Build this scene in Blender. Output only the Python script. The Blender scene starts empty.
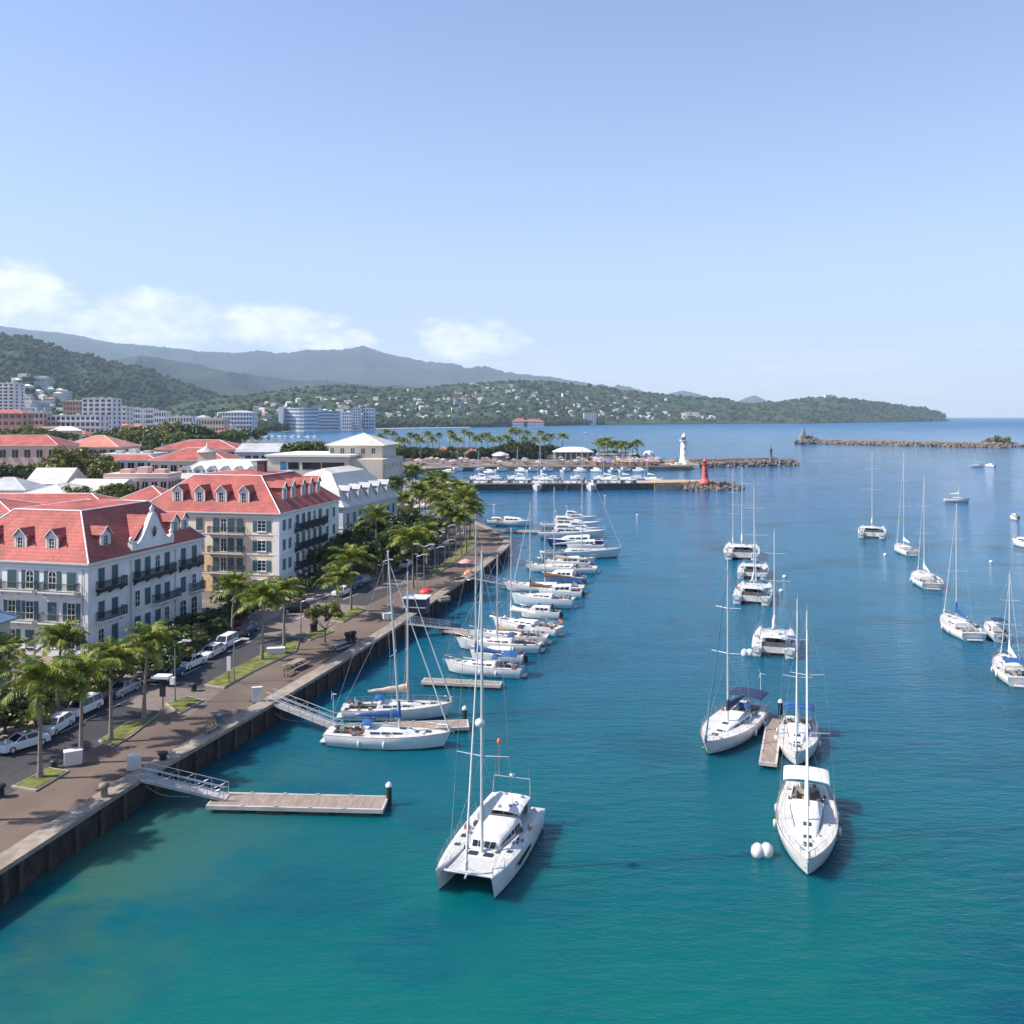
import bpy, math, random
import numpy as np
R = math.radians
random.seed(7)
rng = np.random.default_rng(7)
SC = bpy.context.scene
COL = SC.collection

# ------------------------------------------------------------------ camera
CH, F, HV = 30.0, 900.0, 416.0          # camera height, focal length in pixels, horizon row
cam = bpy.data.cameras.new('camera')
cam.sensor_width = 36.0
cam.lens = F / 1024 * 36.0
cam.shift_y = -(512 - HV) / 1024.0
cam.clip_start = 0.5
cam.clip_end = 90000
camo = bpy.data.objects.new('camera', cam)
COL.objects.link(camo)
camo.location = (0, 0, CH)
camo.rotation_euler = (R(90), 0, 0)
SC.camera = camo

# ------------------------------------------------------------------ sky and sun
SUN_EL = R(44)
SD = (1.0, 0.12)                         # ground direction in which shadows fall
w = bpy.data.worlds.new('World')
SC.world = w
w.use_nodes = True
nt = w.node_tree
nt.nodes.clear()
def N(t, **k):
    n = nt.nodes.new(t)
    for a, b in k.items():
        setattr(n, a, b)
    return n
def Lk(a, b):
    nt.links.new(a, b)
sky = N('ShaderNodeTexSky')
sky.sky_type = 'NISHITA'
sky.sun_disc = False
sky.sun_elevation = SUN_EL
sky.sun_rotation = math.atan2(-SD[0], -SD[1])
sky.altitude = 0
sky.air_density = 1.0
sky.dust_density = 0.8
sky.ozone_density = 6.0
tc = N('ShaderNodeTexCoord')
sep = N('ShaderNodeSeparateXYZ')
Lk(tc.outputs['Generated'], sep.inputs[0])
def M(op, a, b=None, c=None, clamp=False):
    n = N('ShaderNodeMath', operation=op)
    n.use_clamp = clamp
    for i, x in enumerate((a, b, c)):
        if x is None:
            continue
        if isinstance(x, (int, float)):
            n.inputs[i].default_value = x
        else:
            Lk(x, n.inputs[i])
    return n.outputs[0]
az = M('ARCTAN2', sep.outputs['X'], sep.outputs['Y'])
el = M('ARCSINE', sep.outputs['Z'])
cxy = N('ShaderNodeCombineXYZ')
Lk(M('MULTIPLY', az, 1.0), cxy.inputs[0])
Lk(M('MULTIPLY', el, 2.0), cxy.inputs[1])
def noise(vec, scale, detail, rough=0.55):
    n = N('ShaderNodeTexNoise')
    Lk(vec, n.inputs['Vector'])
    n.inputs['Scale'].default_value = scale
    n.inputs['Detail'].default_value = detail
    n.inputs['Roughness'].default_value = rough
    return n.outputs['Fac']
# banks of cumulus: (azimuth, elevation, half width, half height) in radians, spread right round the sky
banks = [(-0.66, .085, .20, .035), (-0.52, .108, .12, .052), (-0.40, .095, .16, .042), (-0.27, .098, .13, .030),
         (-0.20, .082, .08, .022), (-0.045, .083, .080, .032),
         (-1.0, .09, .25, .05), (1.2, .08, .2, .03), (2.0, .1, .3, .05), (-1.9, .1, .3, .05)]
acc = None
for (a0, e0, wa, we) in banks:
    da = M('DIVIDE', M('SUBTRACT', az, a0), wa)
    de = M('DIVIDE', M('SUBTRACT', el, e0), we)
    d = M('ADD', M('MULTIPLY', da, da), M('MULTIPLY', de, de))
    v = M('SUBTRACT', 1.0, d, clamp=True)
    acc = v if acc is None else M('MAXIMUM', acc, v)
nz = noise(cxy.outputs[0], 17.0, 10, 0.62)
dens = M('ADD', M('MULTIPLY', acc, 0.75), M('MULTIPLY', M('SUBTRACT', nz, 0.5), 2.1))
mr = N('ShaderNodeMapRange', interpolation_type='SMOOTHSTEP')
Lk(dens, mr.inputs['Value'])
mr.inputs['From Min'].default_value = 0.18
mr.inputs['From Max'].default_value = 0.80
cl = M('MULTIPLY', mr.outputs[0], M('GREATER_THAN', acc, 0.0))
# thin high streaks low over the sea
st = N('ShaderNodeCombineXYZ')
Lk(M('MULTIPLY', az, 2.0), st.inputs[0])
Lk(M('MULTIPLY', el, 30.0), st.inputs[1])
sn = noise(st.outputs[0], 2.2, 6, 0.55)
band = M('SUBTRACT', 1.0, M('ABSOLUTE', M('DIVIDE', M('SUBTRACT', el, .055), .05)), clamp=True)
streak = M('MULTIPLY', M('MULTIPLY', M('SUBTRACT', sn, 0.45, clamp=True), band), 1.3, clamp=True)
cloud = M('MAXIMUM', M('MULTIPLY', cl, 0.97), streak, clamp=True)
mix = N('ShaderNodeMix', data_type='RGBA')
Lk(cloud, mix.inputs['Factor'])
tint = N('ShaderNodeMix', data_type='RGBA', blend_type='MULTIPLY')
tint.inputs['Factor'].default_value = 1
Lk(sky.outputs[0], tint.inputs[6])
tint.inputs[7].default_value = (1.10, 1.0, 1.06, 1)
hzf = M('MULTIPLY', M('POWER', 2.718, M('MULTIPLY', M('ABSOLUTE', el), -6.5)), 0.74)
hz_ = N('ShaderNodeMix', data_type='RGBA')
Lk(hzf, hz_.inputs['Factor'])
Lk(tint.outputs[2], hz_.inputs[6])
hz_.inputs[7].default_value = (5.6, 6.0, 6.4, 1)
Lk(hz_.outputs[2], mix.inputs[6])
SKY_S = 0.108
# cloud brightness varies with its own billows
cb = N('ShaderNodeMix', data_type='RGBA')
cbn = M('MULTIPLY', M('SUBTRACT', noise(cxy.outputs[0], 30.0, 6), 0.36), 3.2, clamp=True)
Lk(cbn, cb.inputs['Factor'])
cb.inputs[6].default_value = (6.6, 6.8, 7.2, 1)
cb.inputs[7].default_value = (9.6, 9.4, 9.1, 1)
Lk(cb.outputs[2], mix.inputs[7])
bg = N('ShaderNodeBackground')
bg.inputs['Strength'].default_value = SKY_S
Lk(mix.outputs[2], bg.inputs['Color'])
wo = N('ShaderNodeOutputWorld')
Lk(bg.outputs[0], wo.inputs['Surface'])

sl = bpy.data.lights.new('sun', 'SUN')
sl.energy = 5.0
sl.angle = R(0.53)
sl.color = (1.0, 0.93, 0.83)
so = bpy.data.objects.new('sun', sl)
COL.objects.link(so)
from mathutils import Vector, Matrix
_n = math.hypot(*SD)
sdir = Vector((SD[0] / _n * math.cos(SUN_EL), SD[1] / _n * math.cos(SUN_EL), -math.sin(SUN_EL)))
so.rotation_euler = sdir.to_track_quat('-Z', 'Y').to_euler()
so.location = (-300, 30, 300)

SC.view_settings.view_transform = 'Standard'
SC.view_settings.look = 'None'
SC.view_settings.gamma = 1.0
SC.view_settings.exposure = 0.90
SC.render.engine = 'CYCLES'
SC.cycles.use_denoising = True
SC.cycles.max_bounces = 5
SC.cycles.diffuse_bounces = 3
SC.cycles.glossy_bounces = 3
SC.cycles.transmission_bounces = 3
SC.cycles.volume_bounces = 0
SC.cycles.transparent_max_bounces = 6
SC.cycles.caustics_reflective = False
SC.cycles.caustics_refractive = False
SC.cycles.sample_clamp_indirect = 4.0

# ------------------------------------------------------------------ places from picture rows at a known height
def G(u, v, z=0.0):
    Y = F * (CH - z) / (v - HV)
    return ((u - 512) / F * Y, Y, z)
def G2(u, v, z=0.0):
    p = G(u, v, z)
    return (p[0], p[1])
def ZV(v, Y):                              # height of a row at a distance
    return CH - (v - HV) / F * Y

# ------------------------------------------------------------------ materials
MATS = {}
def mat(name, col, rough=0.7, var=0.0, scale=1.0, bump=0.0, bscale=None, metal=0.0, spec=0.5, col2=None, detail=5, stretch=None, two=None, rows=None):
    if name in MATS:
        return MATS[name]
    m = bpy.data.materials.new(name)
    m.use_nodes = True
    t = m.node_tree
    b = t.nodes['Principled BSDF']
    b.inputs['Roughness'].default_value = rough
    b.inputs['Metallic'].default_value = metal
    b.inputs['Specular IOR Level'].default_value = spec
    b.inputs['Base Color'].default_value = (*col, 1)
    if var or col2 or bump:
        g = t.nodes.new('ShaderNodeNewGeometry')
        src = g.outputs['Position']
        if stretch:
            mp = t.nodes.new('ShaderNodeMapping')
            mp.inputs['Scale'].default_value = stretch
            t.links.new(src, mp.inputs['Vector'])
            src = mp.outputs[0]
        n = t.nodes.new('ShaderNodeTexNoise')
        t.links.new(src, n.inputs['Vector'])
        n.inputs['Scale'].default_value = scale
        n.inputs['Detail'].default_value = detail
        n.inputs['Roughness'].default_value = 0.6
        if var or col2:
            r = t.nodes.new('ShaderNodeValToRGB')
            lo = tuple(max(0, c * (1 - var)) for c in col)
            hi = col2 if col2 else tuple(min(1, c * (1 + var)) for c in col)
            r.color_ramp.elements[0].position = 0.35
            r.color_ramp.elements[1].position = 0.65
            r.color_ramp.elements[0].color = (*lo, 1)
            r.color_ramp.elements[1].color = (*hi, 1)
            t.links.new(n.outputs['Fac'], r.inputs[0])
            out = r.outputs[0]
            if two:                                       # a second, larger pattern multiplied on top
                n3 = t.nodes.new('ShaderNodeTexNoise')
                t.links.new(src, n3.inputs['Vector'])
                n3.inputs['Scale'].default_value = two[0]
                n3.inputs['Detail'].default_value = 4
                r3 = t.nodes.new('ShaderNodeValToRGB')
                r3.color_ramp.elements[0].position = 0.38
                r3.color_ramp.elements[1].position = 0.62
                k = 1 - two[1]
                r3.color_ramp.elements[0].color = (k, k, k, 1)
                r3.color_ramp.elements[1].color = (1, 1, 1, 1)
                t.links.new(n3.outputs['Fac'], r3.inputs[0])
                mx = t.nodes.new('ShaderNodeMix')
                mx.data_type = 'RGBA'
                mx.blend_type = 'MULTIPLY'
                mx.inputs['Factor'].default_value = 1
                t.links.new(out, mx.inputs[6])
                t.links.new(r3.outputs[0], mx.inputs[7])
                out = mx.outputs[2]
            if rows:                                      # courses of tiles: thin darker joints at even heights
                sz = t.nodes.new('ShaderNodeSeparateXYZ')
                t.links.new(g.outputs['Position'], sz.inputs[0])
                dv = t.nodes.new('ShaderNodeMath')
                dv.operation = 'MULTIPLY_ADD'
                t.links.new(sz.outputs['Z'], dv.inputs[0])
                dv.inputs[1].default_value = 1 / rows
                t.links.new(n.outputs['Fac'], dv.inputs[2])
                fr = t.nodes.new('ShaderNodeMath')
                fr.operation = 'FRACT'
                t.links.new(dv.outputs[0], fr.inputs[0])
                r5 = t.nodes.new('ShaderNodeValToRGB')
                r5.color_ramp.elements[0].color = (.68, .66, .68, 1)
                r5.color_ramp.elements[1].color = (1, 1, 1, 1)
                r5.color_ramp.elements[1].position = .45
                t.links.new(fr.outputs[0], r5.inputs[0])
                m5 = t.nodes.new('ShaderNodeMix')
                m5.data_type = 'RGBA'
                m5.blend_type = 'MULTIPLY'
                m5.inputs['Factor'].default_value = 1
                t.links.new(out, m5.inputs[6])
                t.links.new(r5.outputs[0], m5.inputs[7])
                out = m5.outputs[2]
            t.links.new(out, b.inputs['Base Color'])
        if bump:
            n2 = n
            if bscale:
                n2 = t.nodes.new('ShaderNodeTexNoise')
                t.links.new(src, n2.inputs['Vector'])
                n2.inputs['Scale'].default_value = bscale
                n2.inputs['Detail'].default_value = 4
            bp = t.nodes.new('ShaderNodeBump')
            bp.inputs['Strength'].default_value = 1.0
            bp.inputs['Distance'].default_value = bump
            t.links.new(n2.outputs['Fac'], bp.inputs['Height'])
            t.links.new(bp.outputs[0], b.inputs['Normal'])
    MATS[name] = m
    return m

def leafmat(name, c1, c2, c3, scale=0.6):
    m = bpy.data.materials.new(name)
    m.use_nodes = True
    t = m.node_tree
    b = t.nodes['Principled BSDF']
    b.inputs['Roughness'].default_value = 0.45
    b.inputs['Specular IOR Level'].default_value = 0.4
    g = t.nodes.new('ShaderNodeNewGeometry')
    n = t.nodes.new('ShaderNodeTexNoise')
    t.links.new(g.outputs['Position'], n.inputs['Vector'])
    n.inputs['Scale'].default_value = scale
    n.inputs['Detail'].default_value = 4
    a = t.nodes.new('ShaderNodeMath')
    a.operation = 'MULTIPLY_ADD'
    t.links.new(g.outputs['Random Per Island'], a.inputs[0])
    a.inputs[1].default_value = 0.5
    s = t.nodes.new('ShaderNodeMath')
    s.operation = 'MULTIPLY_ADD'
    t.links.new(n.outputs['Fac'], s.inputs[0])
    s.inputs[1].default_value = 1.6
    s.inputs[2].default_value = -0.55
    t.links.new(s.outputs[0], a.inputs[2])
    r = t.nodes.new('ShaderNodeValToRGB')
    r.color_ramp.elements[0].position = 0.15
    r.color_ramp.elements[1].position = 0.95
    r.color_ramp.elements[0].color = (*c1, 1)
    r.color_ramp.elements[1].color = (*c3, 1)
    e = r.color_ramp.elements.new(0.55)
    e.color = (*c2, 1)
    t.links.new(a.outputs[0], r.inputs[0])
    t.links.new(r.outputs[0], b.inputs['Base Color'])
    tr = t.nodes.new('ShaderNodeBsdfTranslucent')
    t.links.new(r.outputs[0], tr.inputs['Color'])
    mx = t.nodes.new('ShaderNodeMixShader')
    mx.inputs[0].default_value = 0.28
    t.links.new(b.outputs[0], mx.inputs[1])
    t.links.new(tr.outputs[0], mx.inputs[2])
    t.links.new(mx.outputs[0], t.nodes['Material Output'].inputs['Surface'])
    MATS[name] = m
    return m

WHITE = mat('gelcoat', (.66, .66, .655), .25, var=.07, scale=1.2, two=(3, .08))
DECKW = mat('deck_paint', (.54, .535, .515), .55, var=.10, scale=3.0, two=(1.1, .12))
ALU = mat('aluminium', (.60, .60, .61), .35, metal=.3, var=.04)
STEEL = mat('stainless', (.6, .61, .63), .25, metal=.8)
GLASS = mat('dark_glass', (.015, .02, .03), .06, var=.2, scale=1)
ROPE = mat('rope', (.35, .33, .29), .8)
BLACK = mat('black_rubber', (.02, .02, .022), .6)
BLUE = mat('blue_canvas', (.010, .070, .22), .75, var=.25, scale=2, bump=.03)
NAVY = mat('navy_canvas', (.015, .025, .07), .75, var=.25, scale=2, bump=.03)
BEIGE = mat('beige_canvas', (.48, .38, .30), .8, var=.15, scale=2, bump=.03)
BROWN = mat('brown_canvas', (.16, .07, .04), .8, var=.2, scale=2)
CANVASW = mat('white_canvas', (.60, .60, .58), .8, var=.08, scale=2, bump=.04)
TEAK = mat('teak', (.33, .23, .15), .7, var=.25, scale=6, stretch=(1, 6, 1))
ANTIF = mat('antifoul', (.02, .05, .10), .6)
HNAVY = mat('navy_hull', (.01, .03, .13), .15)
HBLUE = mat('blue_hull', (.03, .10, .26), .2)
HGREY = mat('grey_hull', (.48, .55, .58), .3)
INNER = mat('cockpit_cushion', (.10, .09, .09), .8, var=.3, scale=4)
ORANGE = mat('orange_float', (.75, .16, .04), .5)
RED = mat('red_paint', (.55, .03, .03), .5)
WALLW = mat('white_render', (.78, .77, .76), .85, var=.06, scale=.5, two=(.30, .16))
WALLC = mat('cream_render', (.80, .64, .50), .85, var=.06, scale=.5, two=(.25, .10))
WALLP = mat('pink_render', (.60, .42, .37), .85, var=.06, scale=.4)
WALLB = mat('beige_render', (.58, .52, .43), .85, var=.06, scale=.3, two=(.1, .12))
WALLG = mat('grey_render', (.48, .49, .50), .85, var=.1, scale=.3)
WALLR = mat('redbrown_render', (.40, .22, .17), .85, var=.12, scale=.1)
TRIMW = mat('white_trim', (.68, .67, .65), .6)
STONE = mat('coping_stone', (.27, .225, .18), .85, var=.22, scale=1.6, bump=.05, bscale=3, two=(.3, .25))
SHUT = mat('teal_shutter', (.058, .112, .128), .6, var=.2, scale=9)
SHUTB = mat('blue_shutter', (.06, .17, .21), .6, var=.15, scale=5)
IRON = mat('balcony_iron', (.008, .028, .038), .5)
ROOFR = mat('red_roof', (.42, .105, .085), .8, var=.16, scale=2.2, two=(.30, .34), rows=.36)
ROOFP = mat('faded_red_roof', (.52, .20, .15), .85, var=.16, scale=1.5, two=(.2, .25))
ROOFW = mat('white_roof', (.52, .51, .47), .8, var=.06, scale=.6, two=(.15, .20))
ROOFG = mat('grey_roof', (.42, .43, .45), .7, var=.08, scale=.6, two=(.15, .2))
ROOFB = mat('blue_grey_roof', (.16, .24, .36), .6, var=.1, scale=1)
ASPH = mat('asphalt', (.038, .038, .043), .9, var=.2, scale=1.2, bump=.01, bscale=30, two=(.12, .3))
PAVE = mat('promenade_paving', (.140, .100, .078), .9, var=.12, scale=5, bump=.01, bscale=30, two=(.16, .28))
KERB = mat('kerb_stone', (.30, .28, .25), .9, var=.15, scale=2)
GRASSM = mat('lawn', (.12, .14, .03), .95, var=.35, scale=1.2, bump=.12, bscale=12, col2=(.23, .24, .045), two=(.5, .35))
SOIL = mat('garden_soil', (.10, .085, .06), .95, var=.4, scale=.4, col2=(.11, .12, .05))
CITYG = mat('city_ground', (.20, .17, .14), .95, var=.45, scale=.02, two=(.1, .5))
ROCK = mat('riprap_rock', (.15, .125, .11), .95, var=.45, scale=.5, bump=.15, bscale=2)
CONC = mat('pier_concrete', (.42, .34, .26), .9, var=.15, scale=.4, two=(.1, .2))
BARK = mat('palm_bark', (.23, .19, .16), .95, var=.25, scale=3, bump=.05, bscale=6, stretch=(1, 1, 4))
BARK2 = mat('tree_bark', (.10, .08, .06), .95, var=.3, scale=3)
PLANK = mat('dock_plank', (.27, .215, .175), .85, var=.25, scale=3.0, stretch=(8, 1, 1), two=(.5, .25))
DOCKE = mat('dock_edge', (.40, .375, .35), .8, var=.15, scale=1.0)
FLOATM = mat('dock_float', (.03, .035, .03), .7, var=.3, scale=1)
LAMPM = mat('lamp_metal', (.25, .26, .27), .5, metal=.3)
GLEAF = leafmat('palm_leaf', (.050, .085, .012), (.16, .21, .022), (.40, .38, .05), .5)
GTREE = leafmat('tree_leaf', (.030, .058, .010), (.085, .125, .018), (.20, .22, .04), .35)
GTREE2 = leafmat('olive_leaf', (.06, .075, .012), (.14, .15, .02), (.26, .24, .045), .25)
GDARK = leafmat('dark_leaf', (.015, .032, .009), (.038, .066, .013), (.09, .12, .025), .5)

# ------------------------------------------------------------------ mesh building
class MB:
    def __init__(s):
        s.v = []
        s.f = []
        s.m = []
        s.sm = []
    def add(s, vs, fs, mi=0, smooth=False):
        o = len(s.v)
        s.v.extend([tuple(p) for p in vs])
        for f in fs:
            s.f.append(tuple(i + o for i in f))
            s.m.append(mi)
            s.sm.append(smooth)
        return s
    def box(s, x0, x1, y0, y1, z0, z1, mi=0):
        v = [(x0, y0, z0), (x1, y0, z0), (x1, y1, z0), (x0, y1, z0), (x0, y0, z1), (x1, y0, z1), (x1, y1, z1), (x0, y1, z1)]
        return s.add(v, [(0, 3, 2, 1), (4, 5, 6, 7), (0, 1, 5, 4), (1, 2, 6, 5), (2, 3, 7, 6), (3, 0, 4, 7)], mi)
    def prism(s, pts, z0, z1, mi=0, mside=None):
        n = len(pts)
        ar = sum(pts[i][0] * pts[(i + 1) % n][1] - pts[(i + 1) % n][0] * pts[i][1] for i in range(n))
        if ar < 0:
            pts = pts[::-1]
        o = len(s.v)
        s.v.extend([(p[0], p[1], z0) for p in pts] + [(p[0], p[1], z1) for p in pts])
        s.f.append(tuple(range(o + n, o + 2 * n)))
        s.m.append(mi)
        s.sm.append(False)
        for i in range(n):
            j = (i + 1) % n
            s.f.append((o + i, o + j, o + n + j, o + n + i))
            s.m.append(mi if mside is None else mside)
            s.sm.append(False)
        return s
    def tube(s, p0, p1, r0, r1=None, n=6, mi=0, caps=True):
        r1 = r0 if r1 is None else r1
        a, b = Vector(p0), Vector(p1)
        d = (b - a)
        if d.length < 1e-6:
            return s
        d.normalize()
        up = Vector((0, 0, 1)) if abs(d.z) < .9 else Vector((1, 0, 0))
        x = d.cross(up).normalized()
        y = x.cross(d)
        vs = []
        for c, r in ((a, r0), (b, r1)):
            for i in range(n):
                t = 2 * math.pi * i / n
                vs.append(c + (x * math.cos(t) + y * math.sin(t)) * r)
        fs = [(i, (i + 1) % n, n + (i + 1) % n, n + i) for i in range(n)]
        s.add(vs, [f[::-1] for f in fs], mi, True)
        if caps:
            s.add(vs[:n], [tuple(range(n))], mi)
            s.add(vs[n:], [tuple(range(n))[::-1]], mi)
        return s
    def path(s, pts, r, n=6, mi=0):
        for i in range(len(pts) - 1):
            s.tube(pts[i], pts[i + 1], r, n=n, mi=mi)
        return s
    def lathe(s, prof, n=16, c=(0, 0, 0), mi=0, smooth=True):
        vs = []
        for r, z in prof:
            for i in range(n):
                t = 2 * math.pi * i / n
                vs.append((c[0] + r * math.cos(t), c[1] + r * math.sin(t), c[2] + z))
        fs = []
        for k in range(len(prof) - 1):
            for i in range(n):
                j = (i + 1) % n
                fs.append((k * n + i, k * n + j, (k + 1) * n + j, (k + 1) * n + i))
        return s.add(vs, fs, mi, smooth)
    def loft(s, secs, mi=0, closed=False, caps=False, smooth=True):
        n = len(secs[0])
        vs = [p for q in secs for p in q]
        fs = []
        for k in range(len(secs) - 1):
            for i in range(n if closed else n - 1):
                j = (i + 1) % n
                fs.append((k * n + i, k * n + j, (k + 1) * n + j, (k + 1) * n + i))
        s.add(vs, fs, mi, smooth)
        if caps:
            s.add(secs[0], [tuple(range(n))], mi)
            s.add(secs[-1], [tuple(range(n))[::-1]], mi)
        return s
    def arr(s, V, Fc, mi=0, smooth=False):
        o = len(s.v)
        s.v.extend(map(tuple, V.tolist()))
        s.f.extend([tuple(i + o for i in f) for f in Fc.tolist()])
        s.m.extend([mi] * len(Fc))
        s.sm.extend([smooth] * len(Fc))
        return s
    def mesh(s, name, mats):
        me = bpy.data.meshes.new(name)
        me.from_pydata(s.v, [], s.f)
        for m in (mats if isinstance(mats, (list, tuple)) else [mats]):
            me.materials.append(m)
        me.polygons.foreach_set('material_index', s.m)
        me.polygons.foreach_set('use_smooth', s.sm)
        me.update()
        return me
    def build(s, name, mats, parent=None, loc=None, rz=None):
        return link(name, s.mesh(name, mats), parent, loc, rz)

def link(name, me, parent=None, loc=None, rz=None, sc=None):
    o = bpy.data.objects.new(name, me)
    COL.objects.link(o)
    if parent is not None:
        o.parent = parent
    if loc is not None:
        o.location = loc
    if rz is not None:
        o.rotation_euler = (0, 0, rz)
    if sc is not None:
        o.scale = sc
    return o
def tag(o, label=None, cat=None, group=None, kind=None):
    if label:
        o['label'] = label
    if cat:
        o['category'] = cat
    if group:
        o['group'] = group
    if kind:
        o['kind'] = kind
    return o
def thing(name, label, cat, loc=(0, 0, 0), rz=0, group=None):
    o = link(name, None, None, loc, rz)
    return tag(o, label, cat, group)
KIDS = {}
def copy_tree(o, parent=None):
    c = o.copy()
    COL.objects.link(c)
    if parent is not None:
        c.parent = parent
    for ch in KIDS.get(o, None) or [x for x in o.children]:
        copy_tree(ch, c)
    return c
def dup(proto, loc, rz, label, group=None, sc=None):
    c = copy_tree(proto)
    c.location = loc
    c.rotation_euler = (0, 0, rz)
    c['label'] = label
    if group:
        c['group'] = group
    elif 'group' in c:
        del c['group']
    if sc is not None:
        c.scale = sc if isinstance(sc, tuple) else (sc, sc, sc)
    return c
class Proto:                                  # the first placement uses the prototype itself, later ones are copies
    def __init__(s, root):
        s.r = root
        s.used = False
    def put(s, loc, rz, label, group=None, sc=None):
        if s.used:
            return dup(s.r, loc, rz, label, group, sc)
        s.pending = (loc, rz, label, group, sc)
        c = dup(s.r, loc, rz, label, group, sc)
        return c
    def drop(s):
        def kill(o):
            for ch in list(o.children):
                kill(ch)
            bpy.data.objects.remove(o)
        kill(s.r)

# smooth noise on arrays
_T = np.random.default_rng(3).random((256, 256))
def vn(x, y):
    xi = np.floor(x).astype(int)
    yi = np.floor(y).astype(int)
    fx, fy = x - xi, y - yi
    fx = fx * fx * (3 - 2 * fx)
    fy = fy * fy * (3 - 2 * fy)
    a = _T[xi % 256, yi % 256]
    b = _T[(xi + 1) % 256, yi % 256]
    c = _T[xi % 256, (yi + 1) % 256]
    d = _T[(xi + 1) % 256, (yi + 1) % 256]
    return (a * (1 - fx) + b * fx) * (1 - fy) + (c * (1 - fx) + d * fx) * fy
def fbm(x, y, o=5):
    s, a, t = 0, 1.0, 0
    for k in range(o):
        s = s + a * vn(x * 2 ** k + 17.3 * k, y * 2 ** k + 5.1 * k)
        t += a
        a *= .5
    return s / t
# ------------------------------------------------------------------ sea
def sea_material():
    m = bpy.data.materials.new('sea_water')
    m.use_nodes = True
    t = m.node_tree
    b = t.nodes['Principled BSDF']
    def nn(tp, **k):
        n = t.nodes.new(tp)
        for a, c in k.items():
            setattr(n, a, c)
        return n
    def mm(op, a, b_=None, clamp=False):
        n = nn('ShaderNodeMath', operation=op)
        n.use_clamp = clamp
        for i, x in enumerate((a, b_)):
            if x is None:
                continue
            if isinstance(x, (int, float)):
                n.inputs[i].default_value = x
            else:
                t.links.new(x, n.inputs[i])
        return n.outputs[0]
    g = nn('ShaderNodeNewGeometry')
    sp = nn('ShaderNodeSeparateXYZ')
    t.links.new(g.outputs['Position'], sp.inputs[0])
    # sea bed depth grows away from the near shore: teal shallows, blue deeps
    def noi(scale, detail, st=(1, 1, 1), rough=.55):
        mp = nn('ShaderNodeMapping')
        mp.inputs['Scale'].default_value = st
        t.links.new(g.outputs['Position'], mp.inputs['Vector'])
        n = nn('ShaderNodeTexNoise')
        t.links.new(mp.outputs[0], n.inputs['Vector'])
        n.inputs['Scale'].default_value = scale
        n.inputs['Detail'].default_value = detail
        n.inputs['Roughness'].default_value = rough
        return n.outputs['Fac']
    patch = noi(.03, 4, (1, 1.6, 1))
    dist = mm('ADD', mm('MULTIPLY', sp.outputs['Y'], 1.0), mm('MULTIPLY', mm('SUBTRACT', patch, .5), 60))
    dist = mm('ADD', dist, mm('MULTIPLY', mm('ABSOLUTE', sp.outputs['X']), .25))
    mr = nn('ShaderNodeMapRange')
    t.links.new(dist, mr.inputs['Value'])
    mr.inputs['From Min'].default_value = 22
    mr.inputs['From Max'].default_value = 330
    r = nn('ShaderNodeValToRGB')
    els = r.color_ramp.elements
    els[0].position = 0
    els[0].color = (.004, .118, .096, 1)
    els[1].position = 1
    els[1].color = (0, .092, .22, 1)
    for p, c in ((.12, (0, .080, .092, 1)), (.28, (0, .076, .130, 1)), (.55, (0, .098, .180, 1))):
        e = els.new(p)
        e.color = c
    t.links.new(mr.outputs[0], r.inputs[0])
    # weed and rock on the bed show through near the quay
    bed = noi(.10, 5, (1, 1, 1), .6)
    near = nn('ShaderNodeMapRange')
    # distance from the quay line (a straight line through the near quay edge)
    qd = mm('ADD', mm('MULTIPLY', sp.outputs['X'], .98), mm('MULTIPLY', sp.outputs['Y'], -.20))
    t.links.new(qd, near.inputs['Value'])
    near.inputs['From Min'].default_value = -24
    near.inputs['From Max'].default_value = -42
    nf = mm('MULTIPLY', near.outputs[0], mm('MULTIPLY', mm('SUBTRACT', bed, .40, clamp=True), 8.0, clamp=True), clamp=True)
    yf = nn('ShaderNodeMapRange')
    t.links.new(sp.outputs['Y'], yf.inputs['Value'])
    yf.inputs['From Min'].default_value = 90
    yf.inputs['From Max'].default_value = 60
    nf = mm('MULTIPLY', nf, mm('MULTIPLY', yf.outputs[0], .48))
    m1 = nn('ShaderNodeMix', data_type='RGBA')
    t.links.new(nf, m1.inputs['Factor'])
    t.links.new(r.outputs[0], m1.inputs[6])
    m1.inputs[7].default_value = (.075, .115, .035, 1)
    # dark patches of weed everywhere in the shallows
    b2 = mm('MULTIPLY', mm('SUBTRACT', noi(.05, 6, (1, 1.4, 1), .6), .50, clamp=True), 6.0, clamp=True)
    m2 = nn('ShaderNodeMix', data_type='RGBA')
    t.links.new(b2, m2.inputs['Factor'])
    t.links.new(m1.outputs[2], m2.inputs[6])
    m2.inputs[7].default_value = (0, .056, .090, 1)
    t.links.new(m2.outputs[2], b.inputs['Base Color'])
    b.inputs['IOR'].default_value = 1.33
    sr = nn('ShaderNodeMapRange')
    t.links.new(sp.outputs['Y'], sr.inputs['Value'])
    sr.inputs['From Min'].default_value = 80
    sr.inputs['From Max'].default_value = 1200
    sr.inputs['To Min'].default_value = .19
    sr.inputs['To Max'].default_value = .06
    t.links.new(sr.outputs[0], b.inputs['Specular IOR Level'])
    b.subsurface_method = 'BURLEY'
    b.inputs['Subsurface Weight'].default_value = 1
    b.inputs['Subsurface Radius'].default_value = (.4, 1, 1)
    b.inputs['Subsurface Scale'].default_value = 1.3
    # streaks of wind: smooth slicks reflect more sky, ruffled water less
    slick = noi(.012, 5, (.35, 1.6, 1))
    rr = nn('ShaderNodeMapRange')
    t.links.new(slick, rr.inputs['Value'])
    rr.inputs['From Min'].default_value = .4
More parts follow.
